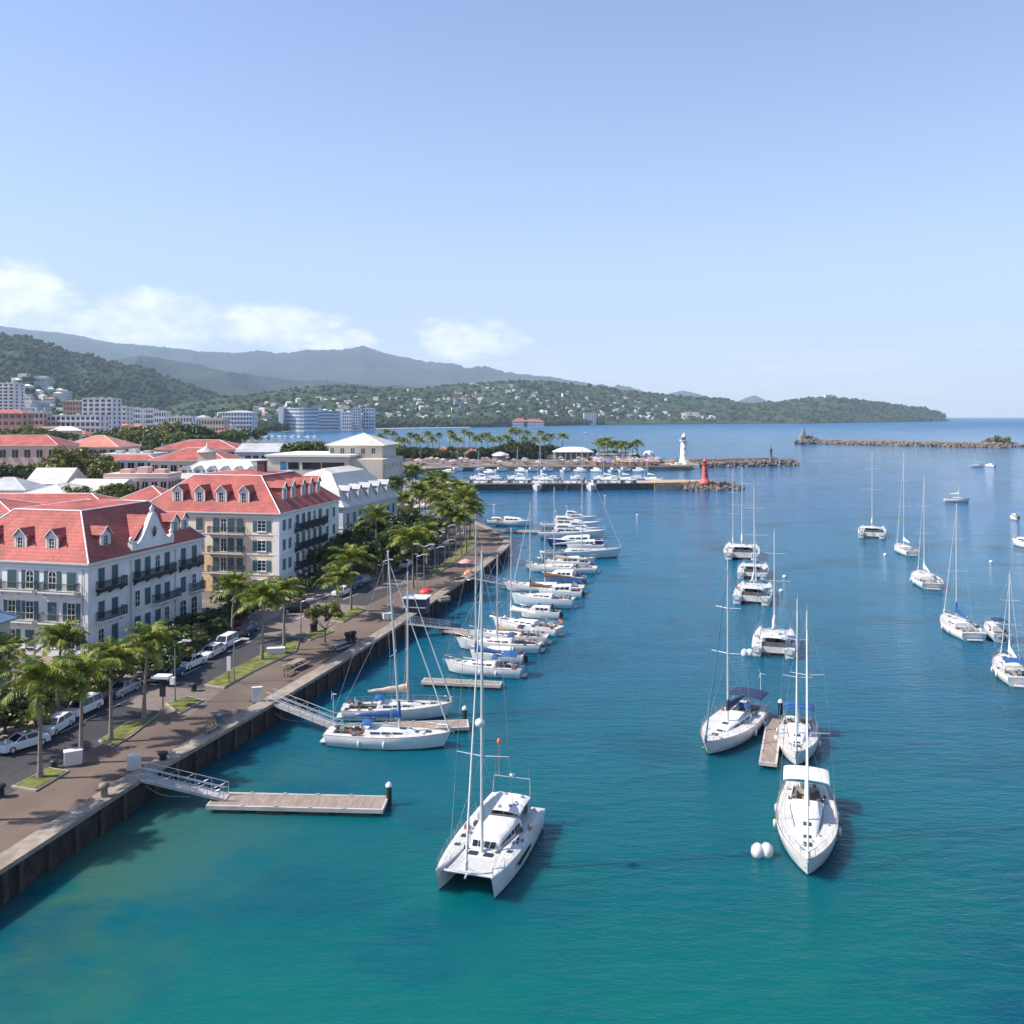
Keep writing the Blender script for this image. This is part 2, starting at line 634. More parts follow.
    rr.inputs['From Max'].default_value = .62
    rr.inputs['To Min'].default_value = .02
    rr.inputs['To Max'].default_value = .09
    ry_ = nn('ShaderNodeMapRange')
    t.links.new(sp.outputs['Y'], ry_.inputs['Value'])
    ry_.inputs['From Min'].default_value = 300
    ry_.inputs['From Max'].default_value = 3000
    ry_.inputs['To Max'].default_value = .30
    t.links.new(mm('ADD', rr.outputs[0], ry_.outputs[0]), b.inputs['Roughness'])
    w1 = noi(.8, 4, (.6, 1.4, 1))
    w2 = noi(3.2, 4, (.85, 1.3, 1))
    w3 = noi(.16, 3, (.55, 1.4, 1))
    h = mm('ADD', mm('ADD', mm('MULTIPLY', w1, .34), mm('MULTIPLY', w2, .12)), mm('MULTIPLY', w3, .45))
    bp = nn('ShaderNodeBump')
    bp.inputs['Strength'].default_value = 1.0
    bp.inputs['Distance'].default_value = .42
    t.links.new(h, bp.inputs['Height'])
    t.links.new(bp.outputs[0], b.inputs['Normal'])
    return m
SEA = sea_material()
mb = MB()
ys = [-2500, 0, 150, 400, 1200, 5000, 16000]
xs = [-11000, -4000, -500, 500, 4000, 11000]
vs = [(x, y, 0) for y in ys for x in xs]
fs = [(j * len(xs) + i, j * len(xs) + i + 1, (j + 1) * len(xs) + i + 1, (j + 1) * len(xs) + i) for j in range(len(ys) - 1) for i in range(len(xs) - 1)]
mb.add(vs, fs)
tag(mb.build('sea', SEA), kind='structure')

# ------------------------------------------------------------------ land
QZ = 2.0
quay_px = [(-90, 926), (0, 868), (140, 778), (205, 741), (270, 704), (335, 665), (390, 630), (440, 596), (480, 569), (500, 553), (508, 545), (508, 539), (500, 533), (488, 528), (477, 523)]
QE = [G2(u, v, QZ) for u, v in quay_px]
QE[0] = (QE[1][0] - 3.2, QE[1][1] - 14)
QE = [(QE[0][0] - 7, QE[0][1] - 32)] + QE
shore = [G2(474, 508, QZ), G2(470, 490, QZ), G2(452, 483, QZ), G2(418, 480, QZ), G2(392, 476, QZ), G2(388, 471, QZ), G2(420, 468.5, QZ), G2(500, 466.5, QZ), G2(640, 466.5, QZ), G2(690, 466.5, QZ),
         G2(694, 462, QZ), G2(640, 457.5, QZ), G2(560, 455, QZ), G2(470, 453, QZ), G2(400, 451, QZ), G2(360, 447, QZ), G2(300, 444, QZ), G2(262, 441, QZ), G2(238, 437, QZ), G2(228, 432.6, QZ)]
far = [(-620, 1640), (-560, 2500), (-2400, 5200), (-6000, 5200), (-6000, -40), (QE[0][0], -40)]
land = QE + shore + far
mb = MB()
mb.prism(land, -1.2, QZ - .02, 0)
tag(mb.build('city_ground', CITYG), kind='structure')

def offset(line, d):                       # shift a polyline sideways to its left
    out = []
    for i, p in enumerate(line):
        a = line[max(0, i - 1)]
        b = line[min(len(line) - 1, i + 1)]
        dx, dy = b[0] - a[0], b[1] - a[1]
        l = math.hypot(dx, dy)
        out.append((p[0] - dy / l * d, p[1] + dx / l * d))
    return out
# quay wall with coping, piers and fenders
qo, qi = offset(QE, -.35), offset(QE, 1.1)
mb = MB()
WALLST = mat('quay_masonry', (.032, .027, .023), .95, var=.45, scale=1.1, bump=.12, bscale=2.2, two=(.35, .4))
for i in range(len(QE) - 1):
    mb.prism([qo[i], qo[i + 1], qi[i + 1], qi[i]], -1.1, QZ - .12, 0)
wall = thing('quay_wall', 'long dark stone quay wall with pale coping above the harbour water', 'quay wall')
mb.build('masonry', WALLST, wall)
mb = MB()
co = offset(QE, -.50)
for i in range(len(QE) - 1):
    mb.prism([co[i], co[i + 1], qi[i + 1], qi[i]], QZ - .12, QZ + .20)
mb.build('coping', STONE, wall)
mb = MB()
for i in range(len(QE) - 3):
    a, b = Vector(qo[i]), Vector(qo[i + 1])
    L_ = (b - a).length
    d = (b - a) / L_
    nrm = Vector((d.y, -d.x))
    k = 1.2
    while k < L_:
        p = a + d * k
        q = [p - d * .22, p + d * .22, p + d * .22 + nrm * .22, p - d * .22 + nrm * .22]
        mb.prism([tuple(x) for x in q], -.6, QZ - .14)
        k += 2.6
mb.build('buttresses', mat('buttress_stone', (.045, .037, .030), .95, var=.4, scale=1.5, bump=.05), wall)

# promenade, road
road_r = [(-60, 836), (11, 793), (60, 766), (99, 744), (166, 708), (205, 687), (277, 650), (330, 622), (400, 590), (440, 565), (462, 545), (470, 530)]
road_l = [(-60, 762), (20, 740), (60, 716), (110, 693), (180, 664), (240, 634), (300, 607), (350, 588), (400, 570), (432, 548), (446, 532), (450, 526)]
RR = [G2(u, v, QZ) for u, v in road_r]
RL = [G2(u, v, QZ) for u, v in road_l]
def strip(a, b, z, name, m, ztop=None):
    mb = MB()
    n = len(a)
    vs = [(p[0], p[1], z) for p in a] + [(p[0], p[1], z) for p in b]
    mb.add(vs, [(i, i + 1, n + i + 1, n + i) for i in range(n - 1)][::1])
    o = mb.build(name, m)
    return tag(o, kind='structure')
prom = [QE[0]] + QE[1:]
mb = MB()
poly = qi + [G2(470, 522, QZ), G2(462, 526, QZ)] + [RL[-1]] + RL[::-1][1:] + [(RL[0][0] - 1, 30), (QE[0][0] - 16, 10)]
mb.prism(poly, QZ - .3, QZ)
tag(mb.build('promenade_pavement', PAVE), kind='structure')
mb = MB()
n = len(RR)
vs = [(p[0], p[1], QZ + .004) for p in RR] + [(p[0], p[1], QZ + .004) for p in RL]
mb.add(vs, [(i, i + 1, n + i + 1, n + i) for i in range(n - 1)])
tag(mb.build('road', ASPH), kind='structure')
# pavement with kerb beyond the road, under the hotels
mb = MB()
rl2 = offset(RL, 4.5)
for i in range(n - 1):
    mb.prism([RL[i], RL[i + 1], rl2[i + 1], rl2[i]], QZ - .1, QZ + .13)
tag(mb.build('pavement', mat('side_pavement', (.26, .22, .18), .9, var=.2, scale=1.5)), kind='structure')
# cross streets, pale paved junctions
mb = MB()
for q in ([(84, 700), (112, 684), (222, 690), (190, 716)], [(232, 632), (300, 601), (366, 606), (318, 640)], [(362, 577), (420, 573), (428, 580), (374, 590)], [(398, 545), (446, 538), (452, 546), (402, 553)]):
    mb.add([G(u, v, QZ + .009) for u, v in q], [(3, 2, 1, 0)])
tag(mb.build('junction_paving', mat('junction_paving', (.17, .135, .115), .9, var=.12, scale=1.5, two=(.15, .2))), kind='structure')
# parking line marks
mb = MB()
for k in range(2, 9):
    a, b = Vector(RR[k]), Vector(RL[k])
    for t in (.62,):
        p = a.lerp(b, t)
        d = (Vector(RR[k + 1]) - a).normalized()
        q = p + d * 5
        nrm = Vector((d.y, -d.x)) * .06
        mb.add([(*(p + nrm), QZ + .014), (*(q + nrm), QZ + .014), (*(q - nrm), QZ + .014), (*(p - nrm), QZ + .014)], [(0, 1, 2, 3)])
tag(mb.build('road_marking', mat('road_paint', (.6, .6, .58), .8, var=.2, scale=4)), kind='structure')
# grass islands with kerbs
isl = [([(11, 788), (49, 769), (69, 772), (36, 792)]), ([(98, 742), (126, 724), (158, 716), (131, 737), (113, 748)]), ([(165, 705), (187, 697), (204, 701), (179, 715)]),
       ([(204, 686), (228, 672), (276, 648), (300, 640), (296, 652), (254, 672), (224, 689)]), ([(300, 637), (330, 629), (334, 632), (310, 641)]), ([(330, 621), (358, 608), (366, 610), (343, 623)]),
       ([(423, 577), (452, 558), (466, 543), (474, 526), (479, 530), (474, 548), (436, 576)])]
lab = ['bright green grass island with kerb nearest the bottom left corner', 'half shaded grass island round the third roadside palm trunk', 'small sunlit grass island at the foot of the tall street lamp',
       'long shaded grass island between road and promenade', 'thin dry grass strip beside the dark bollards', 'bright grass island under two slender palms', 'long curving grass verge by the far promenade bend']
for k, q in enumerate(isl):
    pts = [G2(u, v, QZ) for u, v in q]
    c = Vector((sum(p[0] for p in pts) / len(pts), sum(p[1] for p in pts) / len(pts)))
    t = thing('grass_island', lab[k], 'grass island', (c.x, c.y, QZ))
    loc = [(p[0] - c.x, p[1] - c.y) for p in pts]
    mb = MB()
    mb.prism(loc, 0, .15)
    mb.build('kerb', KERB, t)
    inn = []
    for p in loc:
        l = math.hypot(*p)
        inn.append((p[0] * (1 - .22 / l), p[1] * (1 - .22 / l)))
    mb = MB()
    mb.prism(inn, .10, .19)
    # blades that ruffle the lawn
    xs_ = [p[0] for p in inn]
    ys_ = [p[1] for p in inn]
    mb.build('lawn', GRASSM, t)

# ------------------------------------------------------------------ hills
def interp(tab, u):
    xs_, ys_ = zip(*tab)
    return np.interp(u, xs_, ys_)
TERR = []
def terrain(name, prof, base, Yr, u0, u1, nu, ny, amp, valley, m, power=1.2, back=1.35, base_z=2.0, lump=0.0):
    us = np.linspace(u0, u1, nu)
    ts = np.linspace(0, back, ny)
    U, T = np.meshgrid(us, ts)
    Yb = interp(base, U)
    Yrr = interp(Yr, U) if isinstance(Yr, list) else Yr + 0 * U
    Y = Yb + (Yrr - Yb) * T
    X = (U - 512) / F * Y
    H = CH + (HV - interp(prof, U)) / F * Yrr
    sh = np.where(T < 1, np.clip(T, 0, 1) ** power * (1 - .0 * T), np.clip(1 - (T - 1) / (back - 1), 0, 1) ** .7)
    sm = sh
    wx, wy = X / valley, Y / valley
    rid = 1 - np.abs(2 * fbm(wx + .8 * fbm(wy, wx, 3), wy, 5) - 1) * 2.0
    Z = base_z + (H - base_z) * sm
    env = np.clip(T * 1.4, 0, 1) * np.clip((1.0 - T) * 3 + .12, 0.12, 1)
    Z = Z + amp * (rid - .45) * env
    Z = Z + amp * .10 * (fbm(X / 60, Y / 60, 3) - .5) * np.clip(T * 6, 0, 1)
    if lump:
        Z = Z + lump * (vn(X / 9, Y / 9) + vn(X / 4.5 + 9, Y / 9 + 4) - 1) * np.clip(T * 12, 0, 1)
    Z[0, :] = -1.0
    ex = np.where((U - u0 < .02 * (u1 - u0)) | (u1 - U < .004 * (u1 - u0)), 0, 1)
    Z = np.where(ex == 0, np.minimum(Z, base_z - 3), Z)
    V = np.stack([X, Y, Z], -1).reshape(-1, 3)
    i = np.arange(nu - 1)
    j = np.arange(ny - 1)
    I, J = np.meshgrid(i, j)
    a = (J * nu + I).ravel()
    Fc = np.stack([a, a + 1, a + nu + 1, a + nu], -1)
    mb = MB()
    mb.arr(V, Fc, 0, True)
    tag(mb.build(name, m), kind='structure')
    def height(u, t):
        ju = int(round((u - u0) / (u1 - u0) * (nu - 1)))
        jt = int(round(t / back * (ny - 1)))
        ju = min(max(ju, 0), nu - 1)
        jt = min(max(jt, 0), ny - 1)
        return float(X[jt, ju]), float(Y[jt, ju]), float(Z[jt, ju])
    return height
def hillmat(name, c1, c2, c3, s1, s2):
    m = bpy.data.materials.new(name)
    m.use_nodes = True
    t = m.node_tree
    b = t.nodes['Principled BSDF']
    b.inputs['Roughness'].default_value = .95
    b.inputs['Specular IOR Level'].default_value = .1
    g = t.nodes.new('ShaderNodeNewGeometry')
    outs = []
    for s_, d_ in ((s1, 6), (s2, 5)):
        n = t.nodes.new('ShaderNodeTexNoise')
        t.links.new(g.outputs['Position'], n.inputs['Vector'])
        n.inputs['Scale'].default_value = s_
        n.inputs['Detail'].default_value = d_
        n.inputs['Roughness'].default_value = .65
        outs.append(n.outputs['Fac'])
    r = t.nodes.new('ShaderNodeValToRGB')
    e = r.color_ramp.elements
    e[0].position, e[0].color = .32, (*c1, 1)
    e[1].position, e[1].color = .72, (*c3, 1)
    x = e.new(.52)
    x.color = (*c2, 1)
    mx = t.nodes.new('ShaderNodeMix')
    mx.inputs['Factor'].default_value = .5
    t.links.new(outs[0], mx.inputs[2])
    t.links.new(outs[1], mx.inputs[3])
    t.links.new(mx.outputs[0], r.inputs[0])
    t.links.new(r.outputs[0], b.inputs['Base Color'])
    bp = t.nodes.new('ShaderNodeBump')
    bp.inputs['Distance'].default_value = 9
    t.links.new(outs[1], bp.inputs['Height'])
    t.links.new(bp.outputs[0], b.inputs['Normal'])
    return m
HM1 = hillmat('hill_forest', (.016, .034, .018), (.045, .070, .034), (.13, .14, .08), .012, .045)
HM2 = hillmat('mountain_forest', (.010, .020, .014), (.020, .034, .022), (.045, .058, .034), .003, .02)
profA = [(-700, 322), (-300, 322), (0, 327), (59, 332), (117, 344), (164, 347), (200, 352), (234, 354), (258, 350), (281, 354), (305, 350), (340, 351), (363, 347), (387, 355), (422, 362), (457, 367), (486, 369), (516, 377), (563, 383), (600, 388), (640, 396), (680, 404), (720, 412), (745, 417)]
terrain('mountain', profA, [(-700, 6200), (745, 7500)], 14300, -700, 745, 900, 130, 300, 1500, HM2, power=1.0)
profE = [(625, 410), (645, 401), (665, 394), (683, 390), (700, 394), (718, 401), (738, 401), (747, 397), (755, 395), (764, 399), (775, 406), (800, 412), (830, 417)]
terrain('cone_hills', profE, [(625, 11000), (830, 11000)], 14000, 625, 830, 160, 30, 15, 500, HM2, power=.9)
profC = [(-100, 372), (60, 368), (111, 362), (140, 355), (176, 361), (205, 367), (252, 376), (293, 382), (351, 385), (420, 392), (470, 402)]
terrain('foothill', profC, [(-100, 4600), (470, 4600)], 7600, -100, 470, 420, 80, 170, 700, HM2, power=1.1)
profB = [(-700, 300), (-300, 318), (-100, 328), (0, 334), (23, 335), (47, 344), (70, 355), (88, 355), (105, 361), (146, 370), (187, 386), (234, 402), (262, 412)]
hB = terrain('green_hill', profB, [(-700, 1350), (0, 1450), (120, 1900), (262, 2500)], [(-700, 3200), (0, 3400), (262, 3800)], -700, 262, 620, 150, 70, 420, HM1, power=1.35, lump=2.2)
profD = [(140, 414), (170, 407), (200, 402), (260, 395), (300, 389), (350, 386), (420, 388), (480, 384), (540, 380), (600, 388), (640, 392), (700, 398), (750, 402), (790, 401), (825, 397), (860, 401), (900, 406), (925, 410), (938, 414), (947, 421)]
baseD = [(140, 1900), (228, 1650), (270, 1690), (330, 1930), (400, 2280), (490, 2400), (600, 3000), (700, 3300), (800, 3550), (900, 4300), (947, 5000)]
hD = terrain('headland', profD, baseD, [(140, 3400), (270, 3400), (500, 4000), (700, 4500), (850, 4700), (947, 5400)], 140, 947, 760, 130, 38, 330, HM1, power=.85, lump=2.5)
# thin beach along the far shore
mb = MB()
for a, b in (((232, 432.6), (300, 431.4)), ((300, 431.4), (372, 429)), ((372, 429), (470, 427.6)), ((560, 425.2), (680, 424.2))):
    p, q = G(*a, 0), G(*b, 0)
    mb.add([(p[0], p[1] - 6, .35), (q[0], q[1] - 6, .35), (q[0], q[1] + 40, 1.2), (p[0], p[1] + 40, 1.2)], [(0, 1, 2, 3)])
tag(mb.build('beach', mat('beach_sand', (.42, .36, .27), .95, var=.2, scale=.05)), kind='structure')

# ------------------------------------------------------------------ haze
mb = MB()
mb.box(-25000, 12500, -3000, 17600, -3, 2100)
me = mb.mesh('haze', [])
hz = link('haze', me)
tag(hz, kind='stuff')
hm = bpy.data.materials.new('haze')
hm.use_nodes = True
ht = hm.node_tree
ht.nodes.clear()
pv = ht.nodes.new('ShaderNodeVolumePrincipled')
pv.inputs['Color'].default_value = (.60, .79, 1.0, 1)
pv.inputs['Density'].default_value = .000064
pv.inputs['Anisotropy'].default_value = .0
ho = ht.nodes.new('ShaderNodeOutputMaterial')
ht.links.new(pv.outputs[0], ho.inputs['Volume'])
me.materials.append(hm)
# ------------------------------------------------------------------ building pieces
def win_mesh(w_, h_, arch=False, bars=2, deep=.07):
    """frame (slot 0) and pane (slot 1), facing -y, origin at the middle of the sill"""
    mb = MB()
    k = 6 if arch else 0
    def outline(hw, hh, base=0.0):
        pts = [(-hw, base), (hw, base), (hw, hh - (hw * .55 if arch else 0))]
        if arch:
            for i in range(1, k):
                t = math.pi * i / k
                pts.append((hw * math.cos(t), hh - hw * .55 + hw * .55 * math.sin(t)))
            pts.append((-hw, hh - hw * .55))
        else:
            pts.append((-hw, hh))
        return pts
    o = outline(w_ / 2, h_)
    i_ = outline(w_ / 2 - .09, h_ - .09, .09)
    n = len(o)
    vs = [(p[0], -deep, p[1]) for p in o] + [(p[0], -deep, p[1]) for p in i_] + [(p[0], .02, p[1]) for p in o] + [(p[0], -.02, p[1]) for p in i_]
    fs = []
    for a in range(n):
        b = (a + 1) % n
        fs += [(a, b, n + b, n + a), (2 * n + a, 2 * n + b, b, a), (n + a, n + b, 3 * n + b, 3 * n + a)]
    mb.add(vs, fs, 0)
    mb.add([(p[0], -.02, p[1]) for p in i_], [tuple(range(n))], 1)
    for b in range(1, bars):
        x = -w_ / 2 + w_ * b / bars
        mb.box(x - .035, x + .035, -.05, -.021, .09, h_ - .12, 0)
    for z in (.36, .68):
        mb.box(-w_ / 2 + .09, w_ / 2 - .09, -.045, -.021, h_ * z - .025, h_ * z + .025, 0)
    mb.box(-w_ / 2 - .08, w_ / 2 + .08, -.16, .02, -.10, 0, 0)
    return mb
_WC = {}
def win(parent, x, y, z, rz, w_=1.1, h_=2.2, arch=False, shut=None, open_=True, bars=2, name='window'):
    key = ('w', w_, h_, arch, bars)
    if key not in _WC:
        _WC[key] = win_mesh(w_, h_, arch, bars).mesh('window', [TRIMW, GLASS])
    o = link(name, _WC[key], parent, (x, y, z), rz)
    if shut is not None:
        sk = ('s', w_, h_, shut.name, open_)
        if sk not in _WC:
            mb = MB()
            hw = w_ / 2
            mb.box(-hw / 2, hw / 2, -.05, 0, 0, h_ - .04)
            for k in range(int(h_ / .16)):
                mb.box(-hw / 2 + .05, hw / 2 - .05, -.07, -.052, .06 + k * .16, .14 + k * .16)
            _WC[sk] = mb.mesh('shutter', [shut])
        for s in (-1, 1):
            if open_:
                link('shutter', _WC[sk], o, (s * w_ * .76, -.012, 0))
            else:
                link('shutter', _WC[sk], o, (s * w_ * .252, -.075, 0))
    return o
def balcony(parent, x0, x1, y, z, rz, d=.9, h_=1.0, m=None, slab=None):
    """along local x of the facade from x0 to x1 (facade turned by rz)"""
    L_ = x1 - x0
    mb = MB()
    mb.box(0, L_, -d, 0, -.16, 0)
    mb.box(.1, L_ - .1, -d + .12, 0, -.26, -.162)
    n = max(2, int(L_ / 2.2))
    for k in range(n + 1):
        xx = .25 + (L_ - .5) * k / n
        mb.add([(xx - .09, 0, -.25), (xx + .09, 0, -.25), (xx + .09, -d + .25, -.263), (xx - .09, -d + .25, -.263), (xx - .09, 0, -.75), (xx + .09, 0, -.75)], [(2, 3, 4, 5), (1, 2, 5), (0, 4, 3)])
    b = mb.build('balcony', slab or TRIMW, parent, loc=(x0, y, z) if rz == 0 else (y, x0, z), rz=rz)
    mb = MB()
    def rail(a, c):
        a, c = Vector(a), Vector(c)
        l = (c - a).length
        mb.tube(a + Vector((0, 0, h_)), c + Vector((0, 0, h_)), .035, n=4)
        mb.tube(a + Vector((0, 0, h_ - .16)), c + Vector((0, 0, h_ - .16)), .018, n=4)
        mb.tube(a + Vector((0, 0, .08)), c + Vector((0, 0, .08)), .025, n=4)
        k = max(1, int(l / .13))
        for i in range(k + 1):
            p = a.lerp(c, i / k)
            mb.tube(p, p + Vector((0, 0, h_)), .030, n=3, caps=False)
    rail((.05, -d + .06, 0), (L_ - .05, -d + .06, 0))
    rail((.05, -d + .06, 0), (.05, 0, 0))
    rail((L_ - .05, -d + .06, 0), (L_ - .05, 0, 0))
    mb.build('railing', m or IRON, b)
    return b
def hip_roof(mb, W, L, z, inset, rise, over=.45, mi=0, edge=1, deck=.6):
    """roof over x in [-W,0], y in [0,L]; steep skirt of given inset and rise, shallow hip on top"""
    a = [(-W - over, -over, z), (over, -over, z), (over, L + over, z), (-W - over, L + over, z)]
    b = [(-W + inset, inset, z + rise), (-inset, inset, z + rise), (-inset, L - inset, z + rise), (-W + inset, L - inset, z + rise)]
    mb.add(a + b, [(0, 1, 5, 4), (1, 2, 6, 5), (2, 3, 7, 6), (3, 0, 4, 7)], mi)
    w2, l2 = W - 2 * inset, L - 2 * inset
    if w2 > .2 and l2 > .2:
        k = min(w2, l2) / 2 * .98
        c = [(-W + inset + k, inset + k, z + rise + deck), (-inset - k, inset + k, z + rise + deck), (-inset - k, L - inset - k, z + rise + deck), (-W + inset + k, L - inset - k, z + rise + deck)]
        mb.add(b + c, [(0, 1, 5, 4), (1, 2, 6, 5), (2, 3, 7, 6), (3, 0, 4, 7), (4, 5, 6, 7)], mi)
    # pale hip ridges
    for p, q in zip(a, b):
        mb.tube(p, q, .10, n=4, mi=edge)
    for i in range(4):
        mb.tube(b[i], b[(i + 1) % 4], .09, n=4, mi=edge)
    # fascia and gutter
    mb.box(-W - over, over, -over, L + over, z - .16, z - .003, edge)
def dormer_meshes(w_=1.5, h_=1.7, dep=2.6, cheek=None, front=None, roof=None, oh=.22):
    mb = MB()
    hw = w_ / 2
    g = .75
    # front pentagon, cheeks
    mb.add([(-hw, 0, 0), (hw, 0, 0), (hw, 0, h_), (0, 0, h_ + g), (-hw, 0, h_)], [(0, 1, 2, 3, 4)], 0)
    mb.add([(hw, 0, 0), (hw, dep, 0), (hw, dep, h_), (hw, 0, h_)], [(0, 1, 2, 3)], 1)
    mb.add([(-hw, 0, 0), (-hw, 0, h_), (-hw, dep, h_), (-hw, dep, 0)], [(0, 1, 2, 3)], 1)
    for s in (-1, 1):
        mb.box(s * hw - .11, s * hw + .11, -.07, .12, 0, h_ + .02, 0)
    mb.box(-hw - .18, hw + .18, -.14, .1, -.12, .02, 0)
    body = mb.mesh('dormer', [front or TRIMW, cheek or ROOFR])
    mb = MB()
    for s in (-1, 1):
        a = (s * (hw + oh), -.28, h_ - oh * .9)
        b = (0, -.28, h_ + g + .06)
        c = (0, dep + 1.2, h_ + g + .06)
        d = (s * (hw + oh), dep + .2, h_ - oh * .9)
        f = [(0, 1, 2, 3)] if s < 0 else [(3, 2, 1, 0)]
        mb.add([a, b, c, d], f, 0)
        mb.tube(a, b, .07, n=4, mi=1)
    roofm = mb.mesh('dormer_roof', [roof or ROOFR, TRIMW])
    wm = win_mesh(w_ * .55, h_ * .8, False, 2).mesh('dormer_window', [TRIMW, GLASS])
    return body, roofm, wm
def put_dormer(parent, ms, loc, rz):
    b = link('dormer', ms[0], parent, loc, rz)
    link('dormer_roof', ms[1], b)
    link('dormer_window', ms[2], b, (0, -.03, .12))
    return b
RZR = R(90)      # facade on the +x side

# ------------------------------------------------------------------ white hotel with pediment
rotA = R(-13.5)
Yc = 104.0
bA = thing('hotel', 'white colonial hotel with red hipped roof and curved white pediment facing the harbour', 'hotel', ((88 - 512) / F * Yc, Yc, QZ), rotA)
WA, LA, HA = 19.6, 23.0, 11.0
mb = MB()
mb.box(-WA, 0, 0, LA, -1, HA, 0)
for z, p, t in ((HA - .35, .30, .34), (HA - .75, .16, .22), (3.55, .10, .22), (7.15, .08, .16)):
    mb.box(-WA - p, p, -p, LA + p, z, z + t, 1)
for (x, y) in ((0, 0), (0, LA), (-WA, 0)):
    mb.box(x - .45, x + .06, y - .06 if y == 0 else y - .45, y + .45 if y == 0 else y + .06, -1, HA - .8, 1)
mb.box(-WA - .12, .12, -.12, LA + .12, -1, .7, 1)
mb.build('wall', [WALLW, TRIMW], bA)
mb = MB()
hip_roof(mb, WA, LA, HA, 5.0, 5.4)
mb.build('roof', [ROOFR, TRIMW], bA)
mb = MB()
for p in ((-.7, -.12), (-12.3, -.12), (.12, 7.6), (.12, 16.8)):
    mb = MB()
    mb.tube((*p, .2), (*p, HA - .8), .06)
    mb.build('downpipe', WALLG, bA)
fx = [-2.2, -4.8, -7.9, -10.4, -13.6, -17.0]
for r_, z in enumerate((.9, 4.1, 7.7)):
    for i, x in enumerate(fx):
        win(bA, x, 0, z, 0, 1.15, 2.2 if r_ else 2.0, arch=r_ != 1, shut=SHUT, open_=(i + r_) % 3 != 2)
for x0, x1 in ((-6.1, -1.1), (-12.0, -6.8), (-18.4, -12.6)):
    balcony(bA, x0, x1, 0, 7.6, 0, .95)
    balcony(bA, x0, x1, 0, 4.0, 0, .95)
ry = [2.2, 4.6, 8.9, 10.9, 13.0, 15.0, 18.6, 21.2]
for r_, z in enumerate((.9, 4.1, 7.7)):
    for i, y in enumerate(ry):
        if r_ == 0 and i in (6, 7):
            win(bA, 0, y, .5, RZR, 1.5, 2.6, arch=True, shut=None, bars=2, name='arched_door')
        else:
            win(bA, 0, y, z, RZR, 1.05, 2.4 if r_ == 2 else 2.1, arch=r_ != 1, shut=SHUT if (i * 7 + r_) % 5 else None, open_=False)
for y0, y1, z in ((1.3, 6.0, 7.6), (8.0, 16.0, 7.6), (17.6, 22.4, 7.6), (11.9, 17.0, 4.0), (20.0, 22.8, 4.0), (1.3, 6.0, 4.0)):
    balcony(bA, y0, y1, 0, z, RZR, .9, m=IRON, slab=IRON if z > 7 else TRIMW)
dm = dormer_meshes()
sl_ = 5.4 / 5.0
for x in (-5.7, -10.1, -14.6):
    put_dormer(bA, dm, (x, 1.0, HA + 1.0 * sl_ + .05), 0)
for y in (4.4, 18.4, 20.6):
    put_dormer(bA, dm, (-1.1, y, HA + 1.1 * sl_ + .05), RZR)
# pediment
mb = MB()
prof = [(7.7, 0), (7.7, 1.5), (8.35, 1.5), (8.6, 1.1), (9.2, 1.35), (9.9, 2.0), (10.7, 3.1), (11.35, 4.2), (11.8, 4.8), (12.2, 4.8)]
prof = prof + [(24 - y, z) for y, z in prof[::-1] if y < 12.19]
n = len(prof)
vs = [(.20, y, HA - .2 + z) for y, z in prof] + [(-.45, y, HA - .2 + z) for y, z in prof]
fs = [tuple(range(n))[::-1], tuple(range(n, 2 * n))]
mb.add(vs, fs)
mb.add(vs, [(i, (i + 1) % n, n + (i + 1) % n, n + i) for i in range(n)])
for i in range(1, n - 2):                           # raised coping along the curve
    mb.tube((.14, prof[i][0], HA - .2 + prof[i][1]), (.14, prof[i + 1][0], HA - .2 + prof[i + 1][1]), .14, n=5)
for y in (7.9, 16.1):
    mb.lathe([(0, 0), (.3, 0), (.22, .2), (.3, .4), (.24, .62), (0, .75)], 8, (-.1, y, HA + 1.3))
mb.lathe([(0, 0), (.34, 0), (.25, .3), (.33, .55), (.12, .85), (.0, 1.15)], 8, (-.1, 12, HA + 4.6))
pd = mb.build('pediment', [WALLW], bA)
mb = MB()
ring = [(math.cos(t) * .55, math.sin(t) * .75) for t in [2 * math.pi * k / 14 for k in range(14)]]
mb.add([(.235, 12 + a, HA + 2.2 + b) for a, b in ring], [tuple(range(14))], 1)
for k in range(14):
    a, b = ring[k], ring[(k + 1) % 14]
    mb.tube((.23, 12 + a[0], HA + 2.2 + a[1]), (.23, 12 + b[0], HA + 2.2 + b[1]), .09, n=5, mi=0)
mb.build('oculus', [TRIMW, GLASS], pd)
mb = MB()
for s in (-1, 1):
    mb.add([(-.46, 12, HA + 4.3), (-.46, 12 + s * 3.6, HA + .9), (-5.8, 12 + s * 3.6, HA + .9), (-5.8, 12, HA + 4.3)], [(0, 1, 2, 3)] if s < 0 else [(3, 2, 1, 0)])
mb.build('gable_roof', [ROOFR], bA)

# ------------------------------------------------------------------ cream hotel
rotB = R(-11)
Yb_ = 141.0
bB = thing('hotel', 'four storey cream and white hotel with red hipped roof and teal shutters behind the palms', 'hotel', ((279 - 512) / F * Yb_, Yb_, QZ), rotB)
WB, LB, HB = 24.0, 24.5, 12.8
mb = MB()
mb.box(-WB, 0, 0, LB, -1, HB, 0)
mb.box(.0, .05, .02, LB, -1, HB - .5, 1)
mb.box(-.9, .06, -.06, 0, -1, HB - .5, 1)
for z, p, t in ((HB - .35, .32, .34), (HB - .8, .16, .25)):
    mb.box(-WB - p, p, -p, LB + p, z, z + t, 2)
for z in (2.95, 6.1, 9.25):
    mb.box(-WB - .07, .12, -.07, LB + .07, z, z + .14, 2)
mb.build('wall', [WALLC, WALLW, TRIMW], bB)
mb = MB()
hip_roof(mb, WB, LB, HB, 6.0, 5.4)
